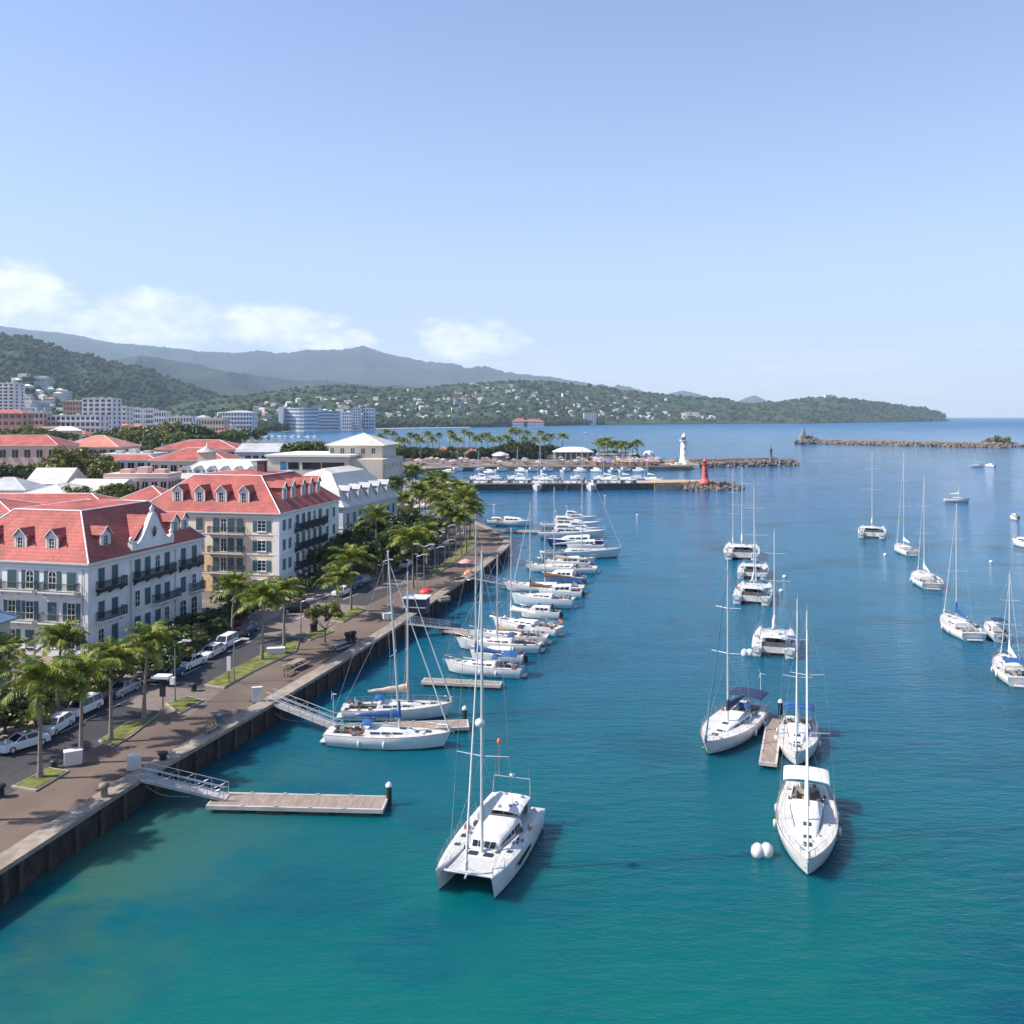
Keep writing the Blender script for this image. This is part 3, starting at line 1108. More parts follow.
mb.build('roof', [ROOFR, TRIMW], bB)
mb = MB()
mb.box(-9.5, -8.2, 11.5, 12.6, HB + 4.8, HB + 7.3)
mb.box(-9.6, -8.1, 11.4, 12.7, HB + 7.3, HB + 7.5)
mb.build('chimney', mat('dark_brick', (.10, .04, .045), .9, var=.2, scale=3), bB)
WALLY = mat('ochre_render', (.66, .46, .26), .85, var=.1, scale=1)
mb = MB()
for z in (3.2, 0.1):
    mb.box(-15.0, -5.6, -.05, -.002, z, z + 2.65)
mb.build('loggia_panel', WALLY, bB)
for r_, z in enumerate((.5, 3.6, 6.7, 9.8)):
    win(bB, -2.9, 0, z, 0, 1.5, 1.75, shut=SHUTB, open_=True, bars=2)
    for i, x in enumerate((-6.6, -8.1, -9.4, -10.7)):
        win(bB, x, 0 if r_ > 1 else -.05, z - .25, 0, 1.05, 2.25, arch=r_ > 1, shut=SHUT if i != 2 else None, open_=False)
    for i, x in enumerate((-13.6, -16.8, -20.4)):
        win(bB, x, 0, z, 0, 1.1, 2.0, arch=r_ > 1, shut=SHUT, open_=False)
    if r_:
        balcony(bB, -11.8, -5.7, 0, z - .3, 0, .95)
    for i, y in enumerate((1.6, 3.7)):
        win(bB, .05, y, z + .1, RZR, 1.0, 1.7, shut=SHUTB, open_=False)
    for i in range(5):
        win(bB, .05, 6.6 + i * 2.3, z - .2, RZR, 1.15, 2.3, arch=False, shut=SHUT if (i * 5 + r_ * 3) % 4 else None, open_=False)
    for i, y in enumerate((19.0, 22.0)):
        win(bB, .05, y, z + .1, RZR, 1.0, 1.7, shut=SHUTB, open_=False)
    if r_:
        balcony(bB, 5.5, 17.4, .05, z - .3, RZR, .95, slab=IRON)
dmB = dormer_meshes(1.6, 2.1, 2.8)
for x in (-6.6, -10.5, -14.3, -18.2):
    put_dormer(bB, dmB, (x, 1.3, HB + 1.3 * .9), 0)
dmS = dormer_meshes(1.2, 2.3, 3.4)
for y in (5.4, 8.6, 12.6, 15.8, 19.0):
    put_dormer(bB, dmS, (-1.6, y, HB + 1.6 * .9), RZR)

# ------------------------------------------------------------------ white roofed villa hotel behind
Yc_ = 172.0
bC = thing('hotel', 'pale grey building with sweeping white mansard roof behind the dense trees', 'hotel', ((343 - 512) / F * Yc_, Yc_, QZ), R(-17))
WC_, LC, HC = 16.0, 25.0, 10.6
mb = MB()
mb.box(-WC_, 0, 0, LC, -1, HC, 0)
mb.box(-WC_ - .3, .3, -.3, LC + .3, HC - .35, HC + .02, 1)
mb.box(-WC_ - .1, .1, -.1, LC + .1, 6.4, 6.6, 1)
mb.build('wall', [mat('pale_grey_render', (.50, .53, .57), .85, var=.06, scale=.4), TRIMW], bC)
mb = MB()
secs = []
for t, (ins, z) in enumerate(((-.5, HC), (1.0, HC + 1.2), (1.9, HC + 3.0), (2.6, HC + 3.5), (5.2, HC + 6.0))):
    secs.append([(-WC_ + ins, ins, z), (-ins, ins, z), (-ins, LC - ins, z), (-WC_ + ins, LC - ins, z)])
mb.loft(secs, 0, closed=True, smooth=False)
k = secs[-1]
mb.add(k + [(-WC_ / 2, 7, HC + 6.9), (-WC_ / 2, LC - 7, HC + 6.9)], [(0, 1, 4), (1, 2, 5, 4), (2, 3, 5), (3, 0, 4, 5)])
mb.build('roof', [ROOFW], bC)
for r_, z in enumerate((.8, 4.0, 7.2)):
    for i in range(9):
        win(bC, 0, 2.0 + i * 2.6, z, RZR, 1.1, 2.1, shut=SHUTB if i % 3 else None, open_=False)
    for i in range(5):
        win(bC, -2.2 - i * 2.8, 0, z, 0, 1.1, 2.0)
dmC = dormer_meshes(1.0, 2.5, 2.4, cheek=ROOFG, roof=ROOFG)
for i in range(5):
    put_dormer(bC, dmC, (-.5, 3.6 + i * 4.4, HC + .55), RZR)

# ------------------------------------------------------------------ small villa at the left edge
bV = thing('villa', 'small cream villa with blue grey roof cut by the left edge behind a palm', 'house', (-52.6, 84, QZ), R(-10))
mb = MB()
mb.box(-9, 0, 0, 8, -1, 7.4, 0)
mb.box(-9.2, .2, -.2, 8.2, 7.1, 7.4, 1)
mb.build('wall', [WALLB, TRIMW], bV)
mb = MB()
hip_roof(mb, 9, 8, 7.4, 3.9, 2.6, over=.6)
mb.build('roof', [ROOFB, ROOFB], bV)
for z in (1.0, 4.3):
    for x in (-1.3, -4.0, -6.7):
        win(bV, x, 0, z, 0, 1.2, 2.0, shut=SHUTB, open_=False)
    for y in (2.0, 5.6):
        win(bV, 0, y, z, RZR, 1.1, 1.9, shut=SHUTB, open_=False)

# ------------------------------------------------------------------ town buildings further back
def block(u0, u1, vtop, Y, d, label, cat='building', name='building', wall=None, roofm=None, roof='hip', rise=2.5, vroof=None, floors=3, cols=6, rot=0, group=None,
          wside=4, band=None, wh=.55, ww=.6, inset=None, over=.5, zb=QZ, win_=True, skip_ground=False):
    wall = wall or WALLW
    roofm = roofm or ROOFR
    w_ = (u1 - u0) / F * Y
    zt = ZV(vtop, Y)
    h = max(3.0, zt - zb)
    if vroof is not None:
        rise = max(.4, (vtop - vroof) / F * Y)
    t = thing(name, label, cat, ((u1 - 512) / F * Y, Y, zb), R(rot), group)
    mb = MB()
    mb.box(-w_, 0, 0, d, -3, h, 0)
    mb.box(-w_ - .12, .12, -.12, d + .12, h - .3, h + .02, 1)
    mb.build('wall', [wall, TRIMW], t)
    mb = MB()
    if roof == 'hip':
        ins = inset if inset is not None else min(w_, d) / 2 - .05
        hip_roof(mb, w_, d, h + .03, ins, rise, over=over, deck=.3)
        ms = [roofm, TRIMW]
    elif roof == 'gable':
        mb.add([(-w_ - over, -over, h), (over, -over, h), (over, d / 2, h + rise), (-w_ - over, d / 2, h + rise), (over, d + over, h), (-w_ - over, d + over, h)],
               [(0, 1, 2, 3), (3, 2, 4, 5), (1, 4, 2), (0, 3, 5), (0, 5, 4, 1)])
        ms = [roofm]
    elif roof == 'vault':
        secs = []
        for k in range(11):
            a = math.pi * k / 10
            secs.append([(-w_ - .3, d / 2 - (d / 2 + .3) * math.cos(a), h + rise * math.sin(a) ** .8), (.3, d / 2 - (d / 2 + .3) * math.cos(a), h + rise * math.sin(a) ** .8)])
        mb.loft(secs)
        mb.add([secs[k][0] for k in range(11)], [tuple(range(11))])
        mb.add([secs[k][1] for k in range(11)], [tuple(range(11))[::-1]])
        ms = [roofm]
    else:
        mb.box(-w_ - .1, .1, -.1, d + .1, h + .03, h + .7)
        mb.box(-w_ + .3, -.3, .3, d - .3, h + .69, h + .72)
        for k in range(3):
            x = -w_ * (.2 + .27 * k)
            mb.box(x - 1.2, x + 1.2, d * .3, d * .3 + 3, h + .71, h + 1.6 + .5 * (k % 2))
        ms = [roofm]
    mb.build('roof', ms, t)
    if win_:
        fh = (h - .3) / floors
        key = ('bw', round(w_ / cols * ww, 1), round(fh * wh, 1))
        if key not in _WC:
            q = MB()
            a, b = key[1], key[2]
            q.box(-a / 2, a / 2, -.10, -.004, 0, b, 1)
            q.box(-a / 2 - .12, a / 2 + .12, -.22, -.004, -.14, 0, 0)
            q.box(-.04, .04, -.13, -.10, 0, b, 0)
            _WC[key] = q.mesh('window', [TRIMW, GLASS])
        for f in range(1 if skip_ground else 0, floors):
            z = .15 + f * fh + fh * .25
            for c in range(cols):
                link('window', _WC[key], t, (-w_ * (c + .5) / cols, 0, z))
            for c in range(wside):
                link('window', _WC[key], t, (0, d * (c + .5) / wside, z), RZR, (min(1, d / wside * ww / max(key[1], .1)), 1, 1))
    if band:
        mb = MB()
        fh = (h - .3) / floors
        for f in range(1, floors):
            mb.box(-w_ + .2, -.2, -1.1, -.005, .1 + f * fh - .12, .1 + f * fh + .75)
        mb.build('balcony', band, t)
    return t
block(-70, 106, 507, 150, 9, 'long low building with red hipped roof just behind the white hotel roof', wall=WALLP, vroof=496, cols=14, floors=3, wh=.45)
block(120, 166, 500, 168, 9, 'narrow red roofed annex abutting the cream hotel roof', wall=WALLP, vroof=488, cols=4)
block(-60, 12, 514, 140, 12, 'dark red roofed house at the left edge behind the white hotel', wall=WALLW, vroof=502, cols=5)
block(8, 66, 498, 186, 16, 'long low hall with broad cream white roof, left of two', wall=WALLW, roofm=ROOFW, vroof=487, cols=6, rot=-6)
block(56, 112, 492, 196, 12, 'low hall with flat white sheet roof right of the small olive tree', wall=WALLG, roofm=ROOFW, vroof=481, cols=6, rot=-8, roof='gable')
block(-30, 24, 490, 205, 10, 'grey walled shed with pale hipped roof at left edge', wall=WALLG, roofm=ROOFG, vroof=479, cols=4)
block(26, 64, 484, 226, 12, 'white house with pale gabled roof below the great round tree', wall=WALLW, roofm=ROOFW, vroof=469, cols=5, roof='gable')
block(104, 168, 477, 205, 8, 'low weathered pinkish flat roofed block between the tree and the red roof', wall=WALLP, roofm=WALLP, roof='flat', cols=7)
bG = block(166, 262, 479, 212, 22, 'long building under broad white rounded roof with small arched dormers', wall=WALLW, roofm=ROOFW, vroof=463, inset=5, cols=12, rot=-6)
dmG = dormer_meshes(2.2, 1.2, 3, cheek=ROOFG, roof=ROOFG)
hG = ZV(479, 212) - QZ
for i in range(6):
    put_dormer(bG, dmG, (-3.2 - i * 3.3, 1.3, hG + .9), 0)
block(99, 152, 456, 292, 14, 'white two storey building with white flat roof and large dark windows', wall=WALLW, roofm=ROOFW, roof='flat', cols=4, ww=.7, wh=.7)
block(96, 156, 460, 286, 8, 'low range with thin red roof in front of the white flat roof', wall=WALLG, vroof=455.5, cols=6, wh=.6)
bR = block(150, 226, 460.5, 262, 16, 'pale stone hall with large red hipped roof and little pinnacle', wall=WALLB, vroof=449, cols=8, wh=.5)
block(156, 236, 449, 330, 18, 'red hipped roof ridge standing behind the pale stone hall', wall=WALLP, vroof=440.5, cols=8)
tur = thing('turret', 'pink square turret with small white cap beside the red roofed hall', 'turret', ((207 - 512) / F * 250, 250, QZ), R(-6))
mb = MB()
zt = ZV(452, 250) - QZ
mb.box(-1.8, 1.8, -1.8, 1.8, -1, zt)
mb.build('wall', WALLP, tur)
mb = MB()
mb.lathe([(2.9, zt), (2.6, zt + .4), (.3, zt + 1.6), (.1, zt + 2.8), (0, zt + 2.9)], 8)
mb.build('roof', ROOFW, tur)
bP = block(-40, 58, 445.5, 322, 16, 'pale pink two storey building with twin red hipped roofs near the left edge', wall=WALLP, vroof=435.5, inset=8, cols=8, ww=.45, wh=.5)
block(58, 118, 447, 352, 20, 'broad faded red roof right of the pink building', wall=WALLP, roofm=ROOFP, vroof=436, cols=6)
block(236, 284, 452, 305, 16, 'white walled shed with wide grey white roof before the marina', wall=WALLG, roofm=ROOFG, vroof=444, roof='gable', cols=6)
block(226, 268, 466, 262, 10, 'small house with faded red roof and dark verandah right of the turret', wall=WALLG, roofm=ROOFP, vroof=461, cols=6)
block(262, 304, 473, 240, 9, 'tiny white flat roofed house crowded against the modern block', wall=WALLW, roofm=ROOFG, roof='flat', cols=5)
block(228, 262, 476, 228, 8, 'low house with pale sheet roof beside the rounded white roof', wall=WALLP, roofm=ROOFW, vroof=471, cols=4)
block(270, 300, 463, 262, 8, 'small house with thin pinkish roof left of the modern block', wall=WALLW, roofm=ROOFP, vroof=459, cols=4)
# modern block with ribbon windows
YD = 222.0
tD = thing('office_block', 'beige modern block with flat roof, blue door panel and dark ribbon windows', 'building', ((349 - 512) / F * YD, YD, QZ), R(-7))
hD_ = ZV(457, YD) - QZ
wD = 86 / F * YD
mb = MB()
mb.box(-wD, 0, 0, 22, -1, hD_, 0)
mb.box(-wD - .3, .5, -.5, 22.3, hD_, hD_ + .5, 1)
mb.box(0, 8.2, 1.2, 22, -1, hD_ - .6, 0)
mb.build('wall', [WALLB, TRIMW], tD)
mb = MB()
for z in range(1, 5):
    zz = hD_ - 3.5 * z + .4
    for x0, x1 in ((-15.6, -12.9), (-11.9, -7.2), (-6.9, -1.2)):
        mb.box(x0 + .0, x1, -.08, -.004, zz, zz + 1.7)
mb.build('window', GLASS, tD)
mb = MB()
mb.box(-17.6, -16.2, -.09, -.004, hD_ - 3.6, hD_ - 1.2)
mb.build('door_panel', mat('blue_panel', (.02, .17, .35), .5), tD)
mb = MB()
hip_roof(mb, 14, 14, 0, 6.9, 2.9, over=.8)
mb.build('roof', [ROOFW, TRIMW], tD, loc=(6.5, 7.0, hD_ + 2.7))
mb = MB()
mb.box(-14, 0, 0, 14, -1, 2.7)
mb.build('upper_storey', WALLB, tD, loc=(6.5, 7.0, hD_))
for i in range(5):
    win(tD, -6.6 + i * 2.7, 7.0, hD_ + .5, 0, 1.2, 1.5, bars=2)
for z in range(1, 4):
    for i in range(5):
        win(tD, 8.2, 3.4 + i * 3.9, hD_ - .9 - 3.5 * z + 1.0, RZR, 1.3, 1.6)

# far apartment blocks
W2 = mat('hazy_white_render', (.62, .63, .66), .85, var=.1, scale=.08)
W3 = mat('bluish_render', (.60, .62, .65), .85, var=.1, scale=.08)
apt = [
 (46, 100, 415.5, 850, 20, 'long five storey white apartment slab with pale roof among trees', W2, 'flat', 5, 11, TRIMW),
 (82, 112, 398.5, 960, 24, 'tall white slab tower with dark window grid on its front', W2, 'flat', 10, 5, None),
 (-8, 14, 383.5, 1150, 26, 'bluish tower block cut by the left edge of town', W3, 'flat', 16, 4, TRIMW),
 (-30, 22, 413, 800, 18, 'red brown apartment block with red roof at the left edge', WALLR, 'hip', 5, 8, None),
 (22, 43, 412.5, 840, 16, 'salmon pink apartment block between red brown block and white slab', WALLP, 'flat', 5, 5, None),
 (63, 82, 401, 1180, 20, 'dull brown apartment block left of the slab tower', WALLR, 'flat', 7, 6, None),
 (111, 126, 407, 1060, 22, 'stepped white terrace block right of the slab tower', W2, 'flat', 7, 4, TRIMW),
 (201, 224, 419, 800, 16, 'white colonnaded pavilion rising above the dark town trees', WALLB, 'flat', 4, 8, None),
 (128, 140, 408.5, 1300, 20, 'narrow pale block with white balconies in the middle of town', W2, 'flat', 5, 5, TRIMW),
 (141, 153, 409, 1330, 20, 'narrow bluish block with balconies in the middle of town', W3, 'flat', 5, 5, TRIMW),
 (154, 166, 411.5, 1300, 20, 'low white block right of the two narrow ones in town', W2, 'flat', 4, 5, None),
 (168, 192, 416.5, 1200, 30, 'long low white hall with pale roof beyond the trees', W2, 'flat', 3, 8, None),
 (222, 252, 412.5, 1400, 30, 'broad white hospital like block with shallow pitched roof', W2, 'hip', 5, 10, TRIMW),
 (196, 206, 417.5, 1100, 16, 'small house with bright pink roof beyond the town trees', WALLW, 'hip', 2, 4, None),
 (353, 360, 408, 1800, 20, 'slim white tower on the far shore right of the curved hotel', W2, 'flat', 8, 3, None),
 (363, 374, 408.5, 1820, 20, 'stocky white block at far shore beside the slim tower', W2, 'flat', 6, 4, None),
 (340, 351, 412, 1850, 22, 'low pale block between curved hotel and slim tower', W2, 'flat', 5, 5, None),
 (584, 596, 413, 2950, 24, 'lone white block at the water far behind the peninsula', W2, 'flat', 8, 5, None),
]
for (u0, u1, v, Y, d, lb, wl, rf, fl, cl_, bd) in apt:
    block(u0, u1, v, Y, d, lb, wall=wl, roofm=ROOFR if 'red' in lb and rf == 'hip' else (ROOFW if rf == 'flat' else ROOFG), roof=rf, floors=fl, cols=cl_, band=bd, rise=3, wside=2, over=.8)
# curved hotel on the far shore
tH = thing('hotel', 'long curved seaside hotel with ribbons of blue windows on the far shore', 'hotel', (0, 0, QZ))
Yh = 1760.0
def arcpt(t, dd=0):
    return ((284 + t * 54 - 512) / F * Yh, Yh - 30 * math.sin(math.pi * t) + 18 * t + dd)
mbw, mbg = MB(), MB()
hh = ZV(408, Yh) - QZ
for k in range(12):
    a, b = arcpt(k / 12), arcpt((k + 1) / 12)
    c, d = arcpt((k + 1) / 12, 24), arcpt(k / 12, 24)
    hk = hh * (1 if k < 8 else .86)
    mbw.prism([a, b, c, d], -2, hk)
    for f in range(6):
        z = hk * (f + .35) / 6
        aa, bb = (a[0] + .2, a[1] - .5), (b[0] - .2, b[1] - .5)
        mbg.prism([aa, bb, (bb[0], bb[1] + .48), (aa[0], aa[1] + .48)], z, z + hk / 6 * .5)
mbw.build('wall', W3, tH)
mbg.build('window', mat('blue_glass', (.15, .19, .25), .3), tH)
mb = MB()
mb.box((283 - 512) / F * Yh - 4, (283 - 512) / F * Yh + 5, Yh - 20, Yh + 6, -2, hh + 2)
mb.build('stair_tower', W2, tH)
# red roofed waterfront range on the far shore
for (u0, u1, v, vr, lb) in ((512, 527, 421.3, 418.2, 'left red roofed waterfront hall on far shore'), (524, 544, 421.5, 419.0, 'long right red roofed waterfront hall on far shore')):
    block(u0, u1, v, 2500, 30, lb, wall=WALLW, vroof=vr, floors=2, cols=8, wside=0, zb=1)
# ------------------------------------------------------------------ palms
def palm_mesh(seed, nf=22, fl=3.3, droop=1.0, lf=30, far_=False):
    r = np.random.default_rng(seed)
    mb = MB()
    for k in range(nf):
        az_ = 2 * math.pi * (k * .382 + r.uniform(-.04, .04))
        e0 = R(88 - 96 * (k / nf) ** 1.15 + r.uniform(-8, 8))
        L_ = fl * r.uniform(.85, 1.1) * (.8 if k < 4 else 1)
        n = 9
        p = Vector((0, 0, 0))
        el_ = e0
        pts = [p.copy()]
        dirs = []
        for i in range(n):
            d = Vector((math.cos(az_) * math.cos(el_), math.sin(az_) * math.cos(el_), math.sin(el_)))
            dirs.append(d)
            p = p + d * (L_ / n)
            pts.append(p.copy())
            el_ -= R(3 + 15 * (i / n) ** 1.0) * droop * (1.15 if e0 > 0.3 else .8)
            el_ = max(el_, R(-86))
        dirs.append(dirs[-1])
        side = Vector((-math.sin(az_), math.cos(az_), 0))
        for i in range(n):
            w0, w1 = .05 * (1 - i / n) + .012, .05 * (1 - (i + 1) / n) + .012
            a, b = pts[i], pts[i + 1]
            mb.add([a - side * w0, a + side * w0, b + side * w1, b - side * w1], [(0, 1, 2, 3)])
        m = lf
        for j in range(m):
            t = .14 + .86 * (j + .5) / m
            f_ = t * n
            i = min(int(f_), n - 1)
            q = pts[i].lerp(pts[i + 1], f_ - i)
            d = dirs[i]
            upv = side.cross(d)
            ll = (.30 + .85 * math.sin(math.pi * min(1, t * .9 + .12)) ** .8) * fl / 3.3 * .78
            for s in (-1, 1):
                dd = (side * s * r.uniform(.7, 1.0) + d * r.uniform(.45, .75) - abs(upv.z) * Vector((0, 0, r.uniform(.15, .75)))).normalized()
                wv = d * (.055 if not far_ else .13)
                tip = q + dd * ll + Vector((0, 0, -.12 * ll))
                mid = q + dd * ll * .5
                mb.add([q - wv * .6, q + wv * .6, mid + wv, tip, mid - wv], [(0, 1, 2, 3, 4)])
    return mb
def trunk_mb(h, r0, r1, lean=(0, 0), seed=0, n=9, seg=10):
    r = random.Random(seed)
    secs = []
    for i in range(seg + 1):
        t = i / seg
        rr = r0 + (r1 - r0) * t + (.10 * (1 - t) ** 6 if r0 > .12 else 0)
        rr *= 1 + .05 * (-1) ** i
        cx = lean[0] * t * t
        cy = lean[1] * t * t
        secs.append([(cx + rr * math.cos(2 * math.pi * k / n), cy + rr * math.sin(2 * math.pi * k / n), h * t) for k in range(n)])
    mb = MB()
    mb.loft(secs, closed=True, caps=True)
    return mb
PALMC = [palm_mesh(s, nf=nf_, droop=d_).mesh('crown', GLEAF) for s, nf_, d_ in ((1, 19, 1.0), (2, 21, 1.12), (3, 17, .92), (4, 23, 1.05))]
PALMF = [palm_mesh(s, nf=16, droop=1.1, lf=12, far_=True).mesh('crown', GLEAF) for s in (11, 12, 13)]
def palm(u, v, vc, label, scale=1.0, group=None, far_=False, z=QZ, seed=None, thick=.17, lean=None):
    x, y, _ = G(u, v, z)
    h = ZV(vc, y) - z
    seed = seed if seed is not None else int(u * 7 + v)
    rr = random.Random(seed)
    t = thing('palm_tree', label, 'palm tree', (x, y, z), rr.uniform(0, 6.28), group)
    ln = lean or (rr.uniform(-.09, .09) * h, rr.uniform(-.09, .09) * h)
    trunk_mb(h + .1, thick, thick * .62, ln, seed).build('trunk', BARK, t)
    ms = PALMF if far_ else PALMC
    scale *= rr.uniform(.84, 1.0)
    link('crown', ms[seed % len(ms)], t, (ln[0], ln[1], h), rr.uniform(0, 6), (scale,) * 3)
    return t
palm(40, 779, 684, 'tall coconut palm on the grass island nearest the bottom left corner', 1.08)
palm(81, 763, 676, 'slender palm beside the white utility box left of the gangway', 1.0)
palm(111, 742, 664, 'palm rooted at the sunlit tip of the second grass island', 1.0)
palm(144, 721, 645, 'tall bushy palm just left of the slim street lamp post', 1.12)
palm(57, 722, 642, 'shaggy palm behind the parked cars before the white hotel', 1.15)
palm(-8, 756, 668, 'palm cut by the left edge above the parked white cars', 1.05)
palm(10, 700, 700 - 45, 'low palm in the dark garden under the villa', .9)
palm(-48, 822, 712, 'palm outside the left edge that throws its shadow on the promenade', 1.1)
palm(232, 640, 589, 'palm in the garden right at the lower corner of the white hotel', 1.15)
palm(262, 661, 602, 'palm in the shaded verge with long drooping fronds left of two', 1.2)
palm(284, 650, 594, 'palm in the shaded verge, right of two before the cream hotel', 1.15)
palm(248, 622, 600, 'short palm against the cream hotel wall', 1.0)
palm(337, 618, 581, 'slender palm at left end of the bright grass island', 1.15)
palm(351, 611, 562, 'taller slender palm at right of the bright grass island', 1.35)
palm(413, 588, 543, 'yellowish palm standing beside the double headed street lamp', 1.6)
palm(377, 575, 519, 'palm rising out of the dense trees between the hotels', 1.5)
palm(427, 566, 531, 'small yellow green palm by the far road bend', 1.0)
cl = [(386, 530, 488), (396, 528, 484), (404, 535, 500), (412, 520, 478), (420, 540, 492), (430, 532, 486), (438, 545, 500), (446, 540, 494), (449, 556, 512), (455, 545, 502), (461, 556, 520), (466, 553, 500), (470, 540, 508), (474, 536, 512),
      (442, 520, 480), (432, 512, 478), (457, 531, 488), (464, 535, 496), (405, 505, 471), (394, 500, 468), (416, 508, 472), (382, 512, 476), (425, 522, 497), (468, 525, 492)]
for i, (u, v, c) in enumerate(cl):
    palm(u, v, c, 'palm in the dense green palm grove at the far end of the quay', 1.15 + .1 * (i % 3), 'palms of the grove at the bend of the quay', seed=i * 3 + 1)
farp = [(380, 455, 437), (386, 457, 433), (393, 455, 435), (398, 458, 441), (410, 457, 436), (417, 457, 438), (428, 457, 435), (439, 456, 436), (449, 456, 434), (452, 457, 438), (464, 455, 433), (470, 456, 435), (488, 456, 436), (500, 456, 440), (512, 457, 433), (516, 455, 431),
        (519, 456, 433), (528, 457, 434), (540, 457, 434), (551, 457, 437), (562, 457, 437), (599, 461, 444), (608, 461, 442), (611, 460, 445), (618, 461, 446), (626, 461, 445), (633, 461, 447), (637, 461, 444), (386, 462, 446), (393, 466, 448), (404, 460, 442), (421, 459, 441), (433, 458, 440), (458, 459, 441), (476, 459, 440), (482, 458, 438), (494, 459, 441), (506, 459, 439), (524, 459, 440), (534, 459, 441), (545, 459, 440), (603, 462, 447), (622, 462, 448)]
for i, (u, v, c) in enumerate(farp):
    palm(u, v, c, 'small distant palm on the low peninsula behind the moored boats', 1.75 if u < 590 else 1.9, 'palms along the far peninsula', far_=True, seed=i, thick=.3)

# ------------------------------------------------------------------ broadleaf trees
def crown_arrays(rx, ry, rz, ncl, per, leaf, seed, squash=.8, hollow=.55):
    r = np.random.default_rng(seed)
    d = r.normal(size=(ncl, 3))
    d /= np.linalg.norm(d, axis=1)[:, None]
    d[:, 2] = np.abs(d[:, 2]) * 1.0 - .25 * (r.random(ncl) < .3)
    rad = hollow + (1 - hollow) * r.random(ncl) ** .5
    lump = 1 + .22 * np.sin(d[:, 0] * 5 + seed) * np.cos(d[:, 1] * 4 + seed * 2)
    c = d * (rad * lump)[:, None] * np.array([rx, ry, rz])
    cr = (rx + rz) / 2 * r.uniform(.12, .26, ncl)
    P = r.normal(size=(ncl, per, 3))
    P /= np.linalg.norm(P, axis=2)[..., None]
    P *= (r.random((ncl, per, 1)) ** .33)
    P[..., 2] *= squash
    ctr = (c[:, None, :] + P * cr[:, None, None]).reshape(-1, 3)
    n = len(ctr)
    out = P.reshape(-1, 3) + r.normal(size=(n, 3)) * .55
    out[:, 2] += .45
    out /= np.linalg.norm(out, axis=1)[:, None] + 1e-9
    a = np.cross(out, r.normal(size=(n, 3)))
    a /= np.linalg.norm(a, axis=1)[:, None] + 1e-9
    b = np.cross(out, a)
    s = (leaf * r.uniform(.6, 1.25, n))[:, None]
    V = np.stack([ctr - a * s, ctr - b * s * .55, ctr + a * s, ctr + b * s * .55], 1).reshape(-1, 3)
    Fc = np.arange(4 * n).reshape(-1, 4)
    return V, Fc
def tree_protos(name, m, params):
    out = []
    for (rx, ry, rz, ncl, per, leaf, seed) in params:
        V, Fc = crown_arrays(rx, ry, rz, ncl, per, leaf, seed)
        mb = MB()
        mb.arr(V, Fc)
        out.append(mb.mesh('crown', m))
    return out
TC = tree_protos('t', GTREE, [(1, 1, .72, 90, 60, .055, 21), (1, 1, .8, 90, 60, .055, 22), (1, .9, .66, 80, 60, .06, 23)])
TO = tree_protos('o', GTREE2, [(1, 1, .62, 90, 60, .055, 31), (1, 1, .7, 80, 60, .055, 32)])
TD = tree_protos('d', GDARK, [(1, 1, .8, 90, 60, .06, 41), (1, 1, .9, 90, 60, .06, 42), (1, 1, .7, 80, 70, .06, 43)])
TF = tree_protos('f', GTREE, [(1, 1, .75, 30, 26, .15, 51), (1, 1, .85, 30, 26, .15, 52)])
def limbs(h, r_, spread, seed):
    rr = random.Random(seed)
    mb = trunk_mb(h * .55, r_, r_ * .7, seed=seed, n=7, seg=4)
    for k in range(5):
        a = k * 1.26 + rr.uniform(-.3, .3)
        e = rr.uniform(.5, .95)
        p = Vector((0, 0, h * .5))
        q = p + Vector((math.cos(a) * spread * .5, math.sin(a) * spread * .5, h * .38 * e))
        mb.tube(p, q, r_ * .5, r_ * .2, 5)
        mb.tube(q, q + Vector((math.cos(a + .5) * spread * .3, math.sin(a + .5) * spread * .3, h * .25)), r_ * .2, r_ * .08, 4)
    return mb
def tree(u, Y, vtop, rad, label, kind=TC, group=None, zb=QZ, name='tree', cat='tree', hmul=None, xyz=None):
    x = (u - 512) / F * Y
    if xyz:
        x, Y, zb = xyz
    ztop = ZV(vtop, Y) if vtop is not None else zb + rad * 1.9
    s = int(abs(u) * 13 + Y) % 997
    me = kind[s % len(kind)]
    H = max(ztop - zb, rad * .9)
    rz_ = min(rad, H * .62)
    zc = H - rz_ * .78
    t = thing(name, label, cat, (x, Y, zb), (s % 63) / 10, group)
    limbs(max(zc, .6), max(.12, rad * .05), rad, s).build('trunk', BARK2, t)
    link('crown', me, t, (0, 0, zc), s % 5, (rad, rad * (.9 + (s % 7) * .03), rz_))
    return t
tree(80, 262, 446, 11.5, 'great round spreading tree between the roofs, largest in town', TO)
for _u, _Y, _v, _r in ((508, 588, 442, 5.5), (514, 585, 440, 6), (521, 590, 441, 6), (528, 586, 442, 6), (534, 590, 444, 5.5), (542, 588, 445, 5), (549, 592, 444, 5), (556, 594, 446, 4.5), (390, 560, 448, 6), (396, 570, 446, 6), (403, 575, 447, 6), (380, 540, 446, 6), (420, 596, 446, 5), (444, 596, 449, 4), (484, 590, 447, 5), (492, 592, 447, 5), (636, 560, 454, 3), (657, 545, 459, 3), (426, 588, 447, 5), (434, 600, 447, 5), (452, 604, 446, 5), (462, 602, 446, 5), (472, 598, 446, 5), (500, 592, 444, 5), (412, 590, 446, 5), (604, 580, 451, 3.5), (613, 580, 450, 3.5), (624, 580, 451, 3.5), (384, 556, 447, 6), (399, 596, 444, 6), (374, 520, 444, 6), (440, 580, 450, 4)):
    tree(_u, _Y, _v, _r, 'dark round tree among the palms of the far peninsula', TC, 'round trees on the peninsula')
